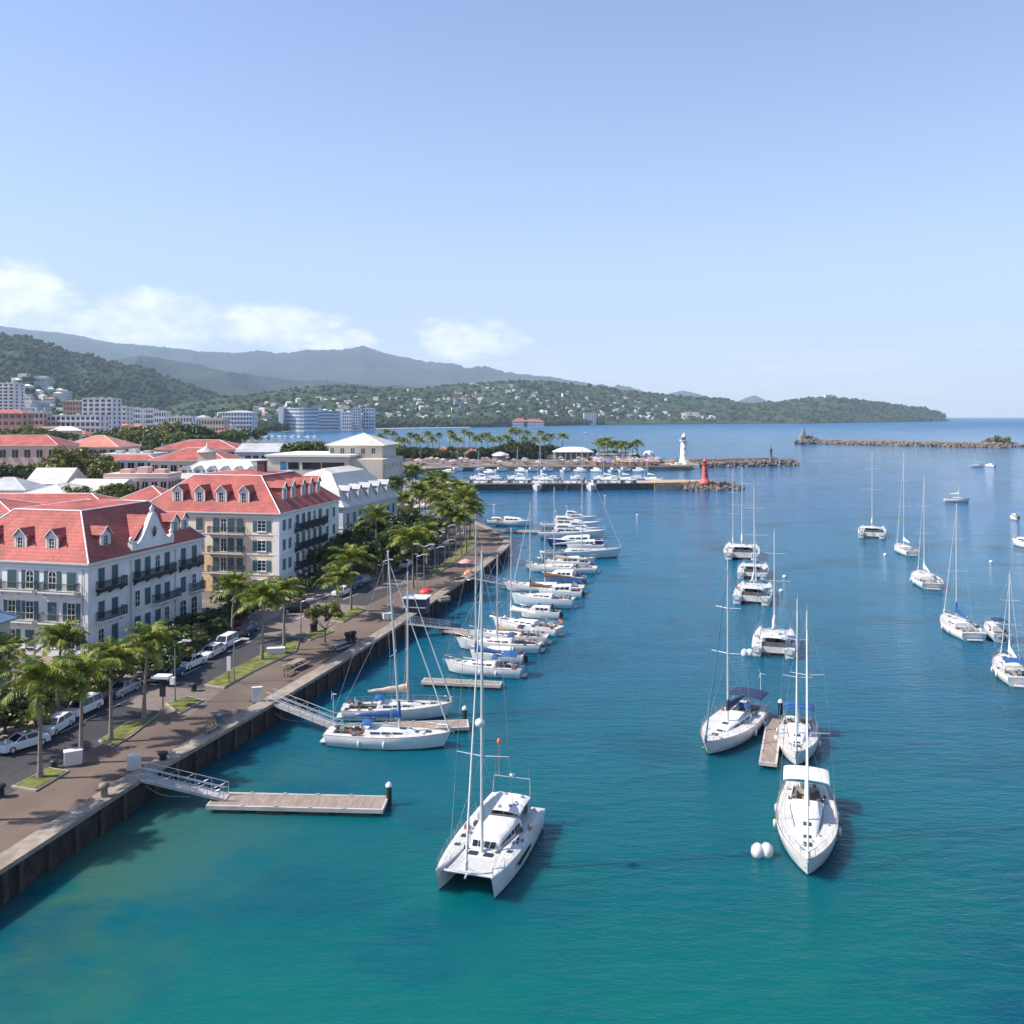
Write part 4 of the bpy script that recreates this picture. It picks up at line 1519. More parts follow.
tree(12, 245, 461, 6.5, 'dark bushy tree at the left edge left of the white gabled house', TC)
tree(0, 240, 465, 5, 'smaller dark tree cut by the left edge among the roofs', TD)
tree(84, 182, 485, 5, 'olive green tree poking up between the white halls, left half', TO)
tree(104, 180, 487, 4.2, 'olive green tree in front of the low weathered pink block', TO)
tree(120, 176, 482, 3, 'little tree at the left corner of the cream hotel roof', TC)
tree(96, 330, 449, 5, 'small dark tree beside the faded red roof', TC)
tree(311, 258, 439.5, 7, 'green tree showing left of the pyramid roofed modern block', TC)
tree(294, 255, 441, 4, 'small tree just left of the green one before the bay', TC)
# trees between the hotels and along the road
for (u, v, Yd, vt, r_, k) in [(322, 580, 0, 545, 4, TC), (336, 570, 0, 532, 5, TC), (352, 565, 0, 528, 6, TD), (366, 572, 0, 536, 5, TC), (384, 575, 0, 538, 5.5, TD), (398, 566, 0, 528, 6, TC),
                              (345, 556, 0, 514, 5, TC), (388, 556, 0, 515, 6, TD), (405, 560, 0, 528, 5, TC), (412, 548, 0, 514, 6, TD), (402, 540, 0, 506, 5, TC), (372, 552, 0, 520, 6, TD), (424, 540, 0, 516, 5, TC), (334, 548, 0, 520, 4, TC), (420, 556, 0, 530, 4, TC)]:
    x, y, _ = G(u, v, QZ)
    tree(u, y, vt, r_, 'leafy tree in the dark wooded garden between the cream hotel and palm grove', k, 'trees of the garden beyond the cream hotel')
# dark hedge trees against the white hotel
for i, (u, v, vt, r_) in enumerate([(100, 690, 655, 3.2), (150, 672, 640, 3.6), (176, 655, 628, 3.4), (188, 648, 626, 2.6), (200, 640, 618, 3.4), (212, 632, 612, 3.0), (224, 628, 608, 2.6), (240, 618, 600, 2.4), (158, 680, 650, 2.8),
                                    (5, 735, 690, 3.0), (44, 712, 676, 3.2), (-16, 745, 700, 3.2), (86, 697, 664, 2.6), (300, 598, 578, 2.4), (312, 592, 572, 2.6), (290, 603, 585, 2.0)]):
    x, y, _ = G(u, v, QZ)
    tree(u, y, vt, r_, 'dark shrubby tree in the shaded strip between hotels and parked cars', TD, 'dark trees along the hotel fronts', name='garden_tree')
# sunlit shrubs in the hotel garden
for i, (u, v) in enumerate([(222, 612), (236, 610), (250, 608), (262, 612), (180, 668), (196, 655), (120, 690), (66, 716), (36, 730), (272, 606), (30, 741), (96, 704)]):
    x, y, _ = G(u, v, QZ)
    tree(u, y, None, 1.5, 'low yellow green shrub at the edge of the hotel garden', TO, 'low shrubs by the hotels', name='shrub', cat='shrub')
# small clipped palm like tree at the crossing
x, y, _ = G(325, 643, QZ)
tree(325, y, 601, 2.3, 'small clipped round tree on a stout trunk at the crossing', TO)
# town trees
rt = random.Random(5)
for (u, Y, vt, r_, k) in [(128, 560, 424, 12, TC), (140, 540, 427, 10, TO), (152, 560, 423, 11, TC), (165, 540, 421, 13, TO), (176, 560, 420, 14, TC), (188, 545, 424, 13, TD), (196, 560, 425, 10, TD), (172, 500, 430, 9, TO), (186, 495, 431, 10, TC), (160, 500, 431, 9, TC),
                          (203, 560, 431, 9, TC), (214, 570, 431, 8, TC), (226, 600, 430, 8, TC), (236, 610, 429, 8, TC), (246, 620, 427, 9, TC), (256, 700, 427, 9, TC), (20, 560, 424, 11, TO), (32, 540, 428, 10, TO), (10, 530, 430, 9, TO), (44, 560, 428, 8, TC), (-6, 540, 428, 10, TO),
                          (58, 620, 430, 7, TC), (70, 640, 432, 6, TC), (102, 640, 430, 6, TC), (112, 620, 431, 7, TC), (118, 590, 430, 8, TD)]:
    tree(u, Y, vt, r_, 'round crowned tree in the band of trees across the middle of town', k, 'trees across the middle of town', name='town_tree')
for i in range(70):
    Y = rt.uniform(380, 1500)
    u = rt.uniform(-60, 235 - (Y < 700) * 10)
    tree(u, Y, None, rt.uniform(4, 8), 'small distant tree scattered among the town houses', TF, 'scattered trees in town', name='town_tree')
# scrub belts and woods too many to count
def woods(name, label, pts, m, seed, leafy=3):
    """pts: list of (x, y, z, r)"""
    r = np.random.default_rng(seed)
    pts = np.array(pts)
    n = len(pts)
    ico_v, ico_f = ICO
    k = len(ico_v)
    jit = 1 + .30 * (r.random((n, k, 1)) - .5)
    V = ico_v[None] * jit * pts[:, None, 3:4] * np.array([1, 1, .85]) + pts[:, None, :3]
    Fc = (ico_f[None] + (np.arange(n) * k)[:, None, None]).reshape(-1, 3)
    mb = MB()
    mb.arr(V.reshape(-1, 3), Fc)
    o = mb.build(name, m)
    tag(o, label, 'woods', kind='stuff')
    return o
import bmesh
bm = bmesh.new()
bmesh.ops.create_icosphere(bm, subdivisions=1, radius=1)
ICO1 = (np.array([v.co[:] for v in bm.verts]), np.array([[v.index for v in f.verts] for f in bm.faces]))
bm.free()
bm = bmesh.new()
bmesh.ops.create_icosphere(bm, subdivisions=2, radius=1)
ICO2 = (np.array([v.co[:] for v in bm.verts]), np.array([[v.index for v in f.verts] for f in bm.faces]))
bm.free()
ICO = ICO2
WM1 = hillmat('woods_green', (.016, .034, .015), (.042, .068, .028), (.12, .13, .06), .05, .25)
r = np.random.default_rng(77)
pts = []
for i in range(1500):                          # belt along the far shore
    u = r.uniform(150, 600)
    t = r.uniform(.004, .06)
    x, y, z = hD(u, t)
    s_ = r.uniform(5, 9)
    pts.append((x + r.uniform(-12, 12), y + r.uniform(-10, 10), max(z, 2) + s_ * .45, s_))
woods('shore_woods', 'dark belt of trees along the far shore of the bay', pts, WM1, 5)
pts = []
for i in range(3600):
    u = r.uniform(170, 945)
    t = r.uniform(.03, .98)
    x, y, z = hD(u, t)
    s_ = r.uniform(5, 10) * (y / 3200) ** .6
    pts.append((x + r.uniform(-25, 25), y + r.uniform(-20, 20), z + s_ * .25, s_))
ICO = ICO1
woods('hillside_woods', 'scattered woodland covering the low headland across the bay', pts, WM1, 6)
pts = []
for i in range(3800):
    u = r.uniform(-40, 258)
    t = r.uniform(.02, 1.0)
    x, y, z = hB(u, t)
    s_ = r.uniform(6, 11)
    pts.append((x + r.uniform(-20, 20), y + r.uniform(-20, 20), z + s_ * .2, s_))
woods('hill_woods', 'forest on the green hill behind the left part of town', pts, WM1, 8)
pts = []
for i in range(260):                           # low town scrub
    Y = r.uniform(520, 1450)
    u = r.uniform(-30, 232)
    s_ = r.uniform(2.5, 5)
    pts.append(((u - 512) / F * Y, Y, QZ + s_ * .4, s_))
for i in range(240):
    u = r.uniform(378, 600)
    v = r.uniform(453.5, 459)
    x, y, _ = G(u, v, QZ)
    if 545 < u < 600 and v > 455:
        continue
    s_ = r.uniform(2.0, 4.2)
    pts.append((x, y, QZ + s_ * .45, s_))
ICO = ICO2
woods('scrub', 'low green scrub filling gaps in town and on the peninsula', pts, WM1, 9)

# ------------------------------------------------------------------ small houses, in town and on the slopes
HC1 = [mat('house_white', (.66, .65, .62), .85), mat('house_cream', (.58, .50, .40), .85), mat('house_pink', (.55, .38, .33), .85), mat('house_grey', (.42, .43, .45), .85)]
HR = [mat('house_roof_white', (.62, .61, .58), .8), mat('house_roof_red', (.42, .12, .08), .8), mat('house_roof_grey', (.30, .30, .31), .8), mat('house_roof_rust', (.35, .20, .14), .85)]
def house_mesh(w_, d_, h_, rise, kind, wm, rm):
    mb = MB()
    mb.box(-w_ / 2, w_ / 2, -d_ / 2, d_ / 2, -6, h_, 0)
    nf = max(1, int(h_ / 3))
    nc = max(2, int(w_ / 3.2))
    for f in range(nf):
        for c in range(nc):
            x = -w_ / 2 + w_ * (c + .5) / nc
            mb.box(x - .6, x + .6, -d_ / 2 - .08, -d_ / 2 - .002, .9 + 3 * f, 2.3 + 3 * f, 2)
        for c in range(2):
            y = -d_ / 4 + d_ / 2 * c
            mb.box(w_ / 2 + .002, w_ / 2 + .08, y - .6, y + .6, .9 + 3 * f, 2.3 + 3 * f, 2)
    if kind == 0:
        a, b, o = w_ / 2, d_ / 2, .5
        mb.add([(-a - o, -b - o, h_), (a + o, -b - o, h_), (a + o, b + o, h_), (-a - o, b + o, h_), (-a + b, 0, h_ + rise), (a - b, 0, h_ + rise)], [(0, 1, 5, 4), (1, 2, 5), (2, 3, 4, 5), (3, 0, 4), (0, 3, 2, 1)], 1)
    else:
        mb.box(-w_ / 2 - .2, w_ / 2 + .2, -d_ / 2 - .2, d_ / 2 + .2, h_ + .003, h_ + .5, 1)
    return mb.mesh('house', [wm, rm, GLASS])
HM = [(house_mesh(14, 9, 5.5, 2.6, 0, HC1[0], HR[0]), 'white house with pale hipped roof'), (house_mesh(13, 9, 5, 2.6, 0, HC1[1], HR[1]), 'cream house with red hipped roof'),
      (house_mesh(18, 11, 8.5, 1, 1, HC1[0], HR[2]), 'white flat roofed block of flats'), (house_mesh(12, 8, 4.5, 2.2, 0, HC1[2], HR[3]), 'pinkish house with rusty roof'),
      (house_mesh(22, 12, 11, 1, 1, HC1[3], HR[0]), 'grey flat roofed block with white roof')]
def house(k, x, y, z, rz, where, group, sc=1.0):
    o = link('house', HM[k][0], None, (x, y, z), rz, (sc, sc, sc))
    tag(o, HM[k][1] + ' ' + where, 'house', group)
rh = random.Random(12)
n = 0
clusters = [(300, .16, 50, .08), (350, .22, 45, .12), (400, .15, 60, .10), (455, .55, 22, .14), (470, .3, 40, .12), (520, .68, 30, .15), (545, .35, 40, .15), (560, .12, 60, .06), (610, .30, 40, .15), (650, .12, 60, .06), (700, .12, 40, .06), (480, .62, 26, .12), (330, .42, 50, .12), (260, .25, 30, .1), (640, .5, 40, .15), (420, .4, 50, .1)]
REST = []
while n < 400:
    c = rh.choice(clusters)
    u, t = rh.gauss(c[0], c[2] * .6), rh.gauss(c[1], c[3] * .7)
    if t < .035 or t > .9 or u < 215 or u > 720:
        continue
    x, y, z = hD(u, t)
    if n < 118:
        house(rh.choice((0, 0, 0, 1, 2, 2, 3, 4)), x, y, z + 2.0, rh.uniform(-.6, .6), 'among the trees on the slope across the bay', 'houses on the slope across the bay', rh.uniform(.75, 1.1))
    else:
        REST.append((x, y, z + 1.5, rh.uniform(-.6, .6), rh.uniform(.35, .75)))
    n += 1
mb = MB()
for (x, y, z, a, s) in REST:
    ca, sa = math.cos(a), math.sin(a)
    def T(px, py, pz):
        return (x + (px * ca - py * sa) * s, y + (px * sa + py * ca) * s, z + pz * s)
    k = len(mb.f) % 3
    q = [T(-8, -5, -6), T(8, -5, -6), T(8, 5, -6), T(-8, 5, -6), T(-8, -5, 6), T(8, -5, 6), T(8, 5, 6), T(-8, 5, 6)]
    mb.add(q, [(0, 1, 5, 4), (1, 2, 6, 5), (2, 3, 7, 6), (3, 0, 4, 7)], 0)
    mb.add([T(-8.6, -5.6, 6), T(8.6, -5.6, 6), T(8.6, 5.6, 6), T(-8.6, 5.6, 6), T(-3, 0, 8.6), T(3, 0, 8.6)], [(0, 1, 5, 4), (1, 2, 5), (2, 3, 4, 5), (3, 0, 4)], 1 + (int(x) % 3 == 0))
tag(mb.build('small_houses', [HC1[1], HR[0], HR[1]]), 'countless tiny pale houses dotted over the slope across the bay', 'houses', kind='stuff')
REST = []
for i in range(260):
    Y = rh.uniform(700, 1550)
    u = rh.uniform(-60, 236)
    REST.append(((u - 512) / F * Y, Y, QZ + .5 + (Y > 1300) * 4, rh.uniform(-.6, .6), rh.uniform(.7, 1.4)))
for i in range(120):
    x, y, z = hB(rh.uniform(8, 250), rh.uniform(.03, .30))
    REST.append((x, y, z + 2, rh.uniform(-.6, .6), rh.uniform(.7, 1.3)))
mb = MB()
for (x, y, z, a, s) in REST:
    ca, sa = math.cos(a), math.sin(a)
    hgt = 5 + (int(x * 7) % 4) * 2.2
    q = [T(-8, -5, -6), T(8, -5, -6), T(8, 5, -6), T(-8, 5, -6), T(-8, -5, hgt), T(8, -5, hgt), T(8, 5, hgt), T(-8, 5, hgt)]
    mb.add(q, [(0, 1, 5, 4), (1, 2, 6, 5), (2, 3, 7, 6), (3, 0, 4, 7)], int(abs(y)) % 2)
    mb.add([T(-8.5, -5.5, hgt), T(8.5, -5.5, hgt), T(8.5, 5.5, hgt), T(-8.5, 5.5, hgt), T(-3, 0, hgt + 2.4), T(3, 0, hgt + 2.4)], [(0, 1, 5, 4), (1, 2, 5), (2, 3, 4, 5), (3, 0, 4)], 2 + int(abs(x)) % 3)
    for f in range(2):
        for c in range(4):
            x0 = -6.6 + c * 3.8
            mb.add([T(x0, -5.1, 1 + 3 * f), T(x0 + 1.5, -5.1, 1 + 3 * f), T(x0 + 1.5, -5.1, 2.5 + 3 * f), T(x0, -5.1, 2.5 + 3 * f)], [(0, 1, 2, 3)], 5)
tag(mb.build('town_houses', [HC1[0], HC1[1], HR[0], HR[1], HR[3], GLASS]), 'countless small pale houses filling the far parts of town', 'houses', kind='stuff')
x, y, z = hD(828, .8)
house(2, x, y, z + 4, .1, 'alone on the wooded headland far right', None, 2.0)
# hillside blocks at left
for i in range(46):
    u = rh.uniform(14, 66)
    t = rh.uniform(.12, .42)
    x, y, z = hB(u, t)
    house(rh.choice((2, 4, 2, 4, 0, 3)), x, y, z + 3, rh.uniform(-.4, .4), 'stacked up the green hill foot', 'blocks climbing the foot of the green hill', rh.uniform(1.1, 1.7))
for i in range(34):
    u = rh.uniform(100, 250)
    t = rh.uniform(.01, .10)
    x, y, z = hB(u, t)
    house(rh.choice((2, 4, 0, 3, 0, 1)), x, y, z + 2, rh.uniform(-.4, .4), 'below the green hill beyond town', 'houses at the foot of the hill', rh.uniform(.9, 1.4))
for i in range(94):
    Y = rh.choice((rh.uniform(370, 700), rh.uniform(600, 1400)))
    u = rh.uniform(-50, 228)
    if Y < 520 and 20 < u < 120 and Y < 380:
        continue
    house(rh.choice((0, 1, 3, 0, 2)), (u - 512) / F * Y, Y, QZ, rh.uniform(-.5, .5), 'in the crowded middle of town', 'low houses in the middle of town', rh.uniform(.8, 1.1))
# ------------------------------------------------------------------ cars
def car_proto(paint, kind='sedan'):
    prof_low = [(-2.2, .35), (-2.22, .62), (-2.12, .88), (-1.45, .96), (-.9, .98), (1.35, 1.0), (1.95, .98), (2.15, .85), (2.2, .5), (2.15, .30), (-2.1, .28)]
    root = thing('parked_car', 'x', 'car')
    mb = MB()
    secs = []
    for y, k in ((-.88, .90), (-.86, .97), (-.78, 1.0), (.78, 1.0), (.86, .97), (.88, .90)):
        secs.append([(px * (1 if k == 1 else .985), y, .28 + (pz - .28) * k) for px, pz in prof_low])
    mb.loft(secs, closed=True, caps=True, smooth=False)
    if kind == 'van':
        roof = [(-1.35, .97), (-.75, 1.62), (2.0, 1.66), (2.14, .99)]
    elif kind == 'hatch':
        roof = [(-1.15, .97), (-.45, 1.42), (1.45, 1.44), (2.08, .99)]
    else:
        roof = [(-1.10, .97), (-.38, 1.40), (.95, 1.41), (1.62, .99)]
    ys_ = [(-.80, 0), (-.64, 1), (.64, 1), (.80, 0)]
    zt = roof[1][1]
    # roof skin and pillars
    r1, r2 = roof[1], roof[2]
    mb.box(r1[0], r2[0], -.63, .63, zt - .03, zt + .03)
    for s in (-1, 1):
        for a, b in (((roof[0][0], s * .79, .95), (r1[0], s * .63, zt)), ((r1[0] * .2 + r2[0] * .8 - .7, s * .80, .95), (r1[0] * .2 + r2[0] * .8 - .75, s * .63, zt)), ((roof[3][0], s * .79, .96), (r2[0], s * .63, zt))):
            mb.tube(a, b, .05, n=4)
    mb.box(-2.26, -2.16, -.7, .7, .30, .52)
    mb.box(2.15, 2.26, -.7, .7, .32, .55)
    mb.build('body', paint, root)
    mb = MB()
    secs = []
    for (x, z) in roof:
        hw = .79 if z < 1.1 else .62
        secs.append([(x, -hw, z - .02), (x, hw, z - .02)])
    mb.loft(secs, smooth=False)
    for s in (-1, 1):
        mb.add([(roof[0][0], s * .79, .96), (roof[1][0], s * .625, zt - .02), (roof[2][0], s * .625, zt - .02), (roof[3][0], s * .79, .96)], [(0, 1, 2, 3)])
    mb.build('window', GLASS, root)
    wm = MB()
    wm.lathe([(.32, -.1), (.34, -.06), (.34, .06), (.32, .1), (.2, .1)], 14)
    wm.lathe([(0, .09), (.2, .09)], 14)
    wme = wm.mesh('wheel', BLACK)
    rm = MB()
    rm.lathe([(0, .095), (.12, .12), (.2, .102)], 10)
    rme = rm.mesh('rim', ALU)
    for x in (-1.35, 1.38):
        for s in (-1, 1):
            o = link('wheel', wme, root, (x, s * .80, .34))
            o.rotation_euler = (R(-90) * s, 0, 0)
            link('rim', rme, o)
    for s in (-1, 1):
        mb = MB()
        mb.box(-2.245, -2.12, s * .62 - .17, s * .62 + .17, .62, .76)
        mb.build('headlight', mat('lamp_glass', (.7, .7, .68), .1), root)
        mb = MB()
        mb.box(2.12, 2.235, s * .66 - .14, s * .66 + .14, .68, .84)
        mb.build('tail_light', mat('tail_glass', (.4, .02, .02), .2), root)
    return root
paints = {'white': mat('white_car_paint', (.72, .73, .74), .2), 'silver': mat('silver_car_paint', (.42, .44, .46), .25, metal=.5), 'black': mat('dark_car_paint', (.02, .022, .028), .15),
          'blue': mat('blue_car_paint', (.03, .07, .16), .2), 'red': mat('red_car_paint', (.35, .02, .02), .2), 'van': mat('white_van_paint', (.72, .73, .74), .25)}
CP = {}
def car(kind, col, x, y, rz, label, group=None, z=QZ + .006):
    key = (kind, col)
    if key not in CP:
        CP[key] = car_proto(paints[col], kind)
        c = CP[key]
        c.scale = (.88, .88, .9)
        c.location = (x, y, z)
        c.rotation_euler = (0, 0, rz)
        c['label'] = label
        if group:
            c['group'] = group
        return c
    return dup(CP[key], (x, y, z), rz, label, group)
def roaddir(k):
    a, b = Vector(RL[k]), Vector(RL[min(k + 1, len(RL) - 1)])
    d = (b - a).normalized()
    return math.atan2(d.y, d.x)
rd = math.atan2(.975, .22)
cars = [(20, 748, 'sedan', 'white', 'white saloon car nearest the left edge of the road'), (52, 731, 'hatch', 'white', 'white hatchback parked second from the left edge'),
        (80, 713, 'van', 'white', 'white people carrier parked behind the second palm'), (98, 703, 'sedan', 'black', 'dark saloon car between the white people carrier and the pickup'),
        (120, 694, 'hatch', 'silver', 'silver blue car at the left of the paved junction'), (188, 667, 'sedan', 'white', 'white saloon parked in shade below the arched hotel doors'),
        (209, 656, 'hatch', 'white', 'white hatchback just beyond the shaded saloon'), (223, 647, 'van', 'white', 'white van with dark roof windows parked third in the shaded row'),
        (236, 639, 'sedan', 'black', 'dark saloon at the far end of the shaded row'), (166, 679, 'sedan', 'blue', 'dark blue saloon half hidden behind the street lamp'),
        (246, 633, 'hatch', 'blue', 'dark blue hatchback by the dark hedge corner'), (340, 595, 'hatch', 'white', 'white hatchback between the two slender palms'),
        (352, 588, 'sedan', 'blue', 'blue saloon parked under the garden trees'), (360, 583.5, 'hatch', 'silver', 'silver hatchback parked under the garden trees'),
        (404, 567, 'sedan', 'white', 'white saloon parked beyond the cross street, first of the line'), (412, 561, 'hatch', 'silver', 'silver hatchback second in line beyond the cross street'),
        (420, 556, 'sedan', 'black', 'dark saloon third in line beyond the cross street'), (427, 551, 'van', 'white', 'white van fourth in line beyond the cross street'), (434, 546, 'hatch', 'blue', 'blue hatchback last in line by the road bend')]
for u, v, k, c, lb in cars:
    x, y, _ = G(u, v, QZ)
    # follow the kerb
    best = min(range(len(RL) - 1), key=lambda i: abs((RL[i][1] + RL[i + 1][1]) / 2 - y))
    car(k, c, x + .3, y, roaddir(best), lb)
for u, v, k, c, lb in ((238, 628, 'sedan', 'red', 'dark red car parked on the sunlit cross street'), (296, 612, 'hatch', 'black', 'black hatchback parked side on near the crossing')):
    x, y, _ = G(u, v, QZ)
    car(k, c, x, y, .2, lb)
rc = random.Random(4)
for i in range(30):
    u = 444 + i * 6.6 + rc.uniform(-1, 1)
    x, y, _ = G(u, 483.3, 2.6)
    car(rc.choice(('sedan', 'hatch')), rc.choice(('white', 'silver', 'black')), x, y, rc.uniform(-.15, .15) + R(80), 'small car in the row parked on the long stone pier', 'cars parked on the long pier', z=2.62)
for i in range(24):
    u = 392 + rc.uniform(0, 60)
    v = rc.choice((503, 509, 516, 523)) + rc.uniform(-.6, .6)
    x, y, _ = G(u, v, QZ)
    car('hatch', rc.choice(('white', 'silver', 'black')), x, y, rc.uniform(-.3, .3), 'car in the crowded parking place half hidden by the palm grove', 'cars behind the palm grove')

# ------------------------------------------------------------------ boats
def hull_secs(L, B, fb, n=17, transom=.72, fine=1.0):
    out = []
    for i in range(n):
        t = i / (n - 1)
        if t < .42:
            b = transom + (1 - transom) * math.sin(math.pi / 2 * t / .42)
        else:
            q = (t - .42) / .58
            b = max(0.0, 1 - min(q, 1.0) ** (2.3 * fine)) ** .95
        b = max(b, .012) * B / 2
        sh = fb * (1 + .30 * t ** 2.2 + .04 * (1 - t))
        xt = -L / 2 + L * t
        xb = -L / 2 + L * (.03 + t * .91)
        d = .32 * math.sin(math.pi * min(1, .12 + t * .9)) ** .6
        out.append((xt, xb, b, sh, d))
    return out
def hull_part(secs, m, parent, y0=0, stripe=None):
    mb = MB()
    rows = []
    for (xt, xb, b, sh, d) in secs:
        row = []
        for s, seq in ((-1, (1.0, .96, .55, .08, -.4)), (1, (-.4, .08, .55, .96, 1.0))):
            for q in seq:
                z = sh * q if q > 0 else -.22
                k = {1.0: 1.0, .96: 1.01, .55: .985, .08: .90, -.4: .60}[q]
                xx = xb + (xt - xb) * max(0, q) ** 1.2
                row.append((xx, y0 + s * b * k, z))
        rows.append(row)
    n = len(rows[0])
    mb.loft(rows, closed=False, smooth=True)
    mb.add(rows[0], [tuple(range(n))], 0)                     # transom
    # split colours: boot top painted dark near the water
    for i, f in enumerate(mb.f):
        zs = [mb.v[j][2] for j in f]
        if len(f) == 4 and max(zs) < .16 * 1 and stripe is not None:
            mb.m[i] = 1
    return mb.build('hull', [m, stripe or ANTIF], parent)
def deck_part(secs, m, parent, y0=0, cock=None, depth=.45, floor=None, name='deck'):
    mb = MB()
    n = len(secs)
    rows = []
    for i, (xt, xb, b, sh, d) in enumerate(secs):
        t = i / (n - 1)
        z = sh - .02
        c = min(b * .55, b - .03)
        ins = cock and cock[0] <= t <= cock[1]
        rows.append((xt, b, c, z, ins))
    for i in range(n - 1):
        a, e = rows[i], rows[i + 1]
        sunk = a[4] and e[4]
        cam_ = .05
        def P(r_, q, dz=0):
            return (r_[0], y0 + q, r_[3] + dz)
        for s in (-1, 1):
            f = (0, 1, 2, 3) if s < 0 else (3, 2, 1, 0)
            mb.add([P(a, s * a[1] * .995), P(e, s * e[1] * .995), P(e, s * e[2], cam_), P(a, s * a[2], cam_)], [f], 0)
            if sunk:
                mb.add([P(a, s * a[2], cam_), P(e, s * e[2], cam_), P(e, s * e[2], -depth), P(a, s * a[2], -depth)], [f], 0)
        dz = -depth if sunk else cam_ + .03
        mb.add([P(a, -a[2], dz if sunk else cam_), P(e, -e[2], dz if sunk else cam_), P(e, e[2], dz if sunk else cam_), P(a, a[2], dz if sunk else cam_)], [(0, 1, 2, 3)], 1 if sunk else 0)
        if sunk and not (i > 0 and rows[i - 1][4]):
            mb.add([P(a, -a[2], -depth), P(a, a[2], -depth), P(a, a[2], cam_), P(a, -a[2], cam_)], [(0, 1, 2, 3)], 0)
        if sunk and not (i + 2 < n and rows[i + 2][4]):
            mb.add([P(e, -e[2], -depth), P(e, e[2], -depth), P(e, e[2], cam_), P(e, -e[2], cam_)], [(3, 2, 1, 0)], 0)
    return mb.build(name, [m, floor or TEAK], parent)
def sheer(secs, x):
    xs_ = [s[0] for s in secs]
    return float(np.interp(x, xs_, [s[3] for s in secs])), float(np.interp(x, xs_, [s[2] for s in secs]))
def rails(secs, parent, y0=0, h_=.55, t0=0.0, t1=1.0, pulpit=True):
    mb = MB()
    n = len(secs)
    L = secs[-1][0] - secs[0][0]
    for s in (-1, 1):
        prev = None
        k = max(5, int(L * (t1 - t0) / 1.5))
        for i in range(k + 1):
            x = secs[0][0] + L * (t0 + (t1 - t0) * i / k)
            z, b = sheer(secs, x)
            p = Vector((x, y0 + s * max(b - .06, .02), z))
            q = p + Vector((0, 0, h_))
            mb.tube(p, q, .015, n=4)
            if prev:
                mb.tube(prev, q, .011, n=4)
                mb.tube(prev - Vector((0, 0, h_ * .5)), q - Vector((0, 0, h_ * .5)), .008, n=3)
            prev = q
    if pulpit:
        x = secs[-1][0]
        z, b = sheer(secs, x)
        zz, bb = sheer(secs, x - .9)
        for s in (-1, 1):
            mb.tube((x - .9, y0 + s * bb, zz + h_), (x + .05, y0, z + h_ + .02), .022, n=5)
        mb.tube((x + .05, y0, z), (x + .05, y0, z + h_), .02, n=5)
    return mb.build('guard_rail', STEEL, parent)
def rounded_cabin(parent, x0, x1, w0, w1, z0, h0, h1, m, name='cabin', y0=0, win_=True, slope_f=.9, slope_r=.15, nwin=1, wspan=.62):
    """cabin trunk from x0 (aft) to x1 (front)"""
    mb = MB()
    secs = []
    N_ = 8
    for i in range(N_ + 1):
        t = i / N_
        x = x0 + (x1 - x0) * t
        ww = w0 + (w1 - w0) * t ** 1.4
        h = h0 + (h1 - h0) * t
        fr = 1.0
        if t > .75:
            fr = max(.04, 1 - ((t - .75) / .25) ** 1.6)
        if t < .04:
            fr = 1 - slope_r * .3
        hh = h * fr
        secs.append([(x, y0 - ww / 2, z0), (x, y0 - ww / 2 * .93, z0 + hh * .62), (x, y0 - ww / 2 * .80, z0 + hh * .93), (x, y0 - ww * .22, z0 + hh), (x, y0 + ww * .22, z0 + hh), (x, y0 + ww / 2 * .80, z0 + hh * .93), (x, y0 + ww / 2 * .93, z0 + hh * .62), (x, y0 + ww / 2, z0)])
    mb.loft(secs)
    mb.add(secs[0], [tuple(range(8))])
    mb.add(secs[-1], [tuple(range(8))[::-1]])
    c = mb.build(name, m, parent)
    if win_:
        mb = MB()
        for s in (-1, 1):
            for k in range(nwin):
                a0, a1 = .10 + wspan * k / nwin, .10 + wspan * (k + .85) / nwin
                n_ = 5
                rows_ = []
                for j in range(n_ + 1):
                    t = a0 + (a1 - a0) * j / n_
                    x = x0 + (x1 - x0) * t
                    ww = w0 + (w1 - w0) * t ** 1.4
                    fr = 1.0 if t <= .75 else max(.04, 1 - ((t - .75) / .25) ** 1.6)
                    h = (h0 + (h1 - h0) * t) * fr
                    lo, hi = .24, .64 - .10 * (j / n_) ** 2
                    rows_.append([(x, y0 + s * (ww / 2 * (1 - .07 * f / .62) + .02), z0 + h * f) for f in (lo, hi)])
                mb.loft(rows_, smooth=False)
                mb.loft([[(p[0], p[1] - s * .035, p[2]) for p in r_] for r_ in rows_], smooth=False)
                mb.loft([[r_[1], (r_[1][0], r_[1][1] - s * .035, r_[1][2])] for r_ in rows_], smooth=False)
        mb.build('window', GLASS, c)
    return c
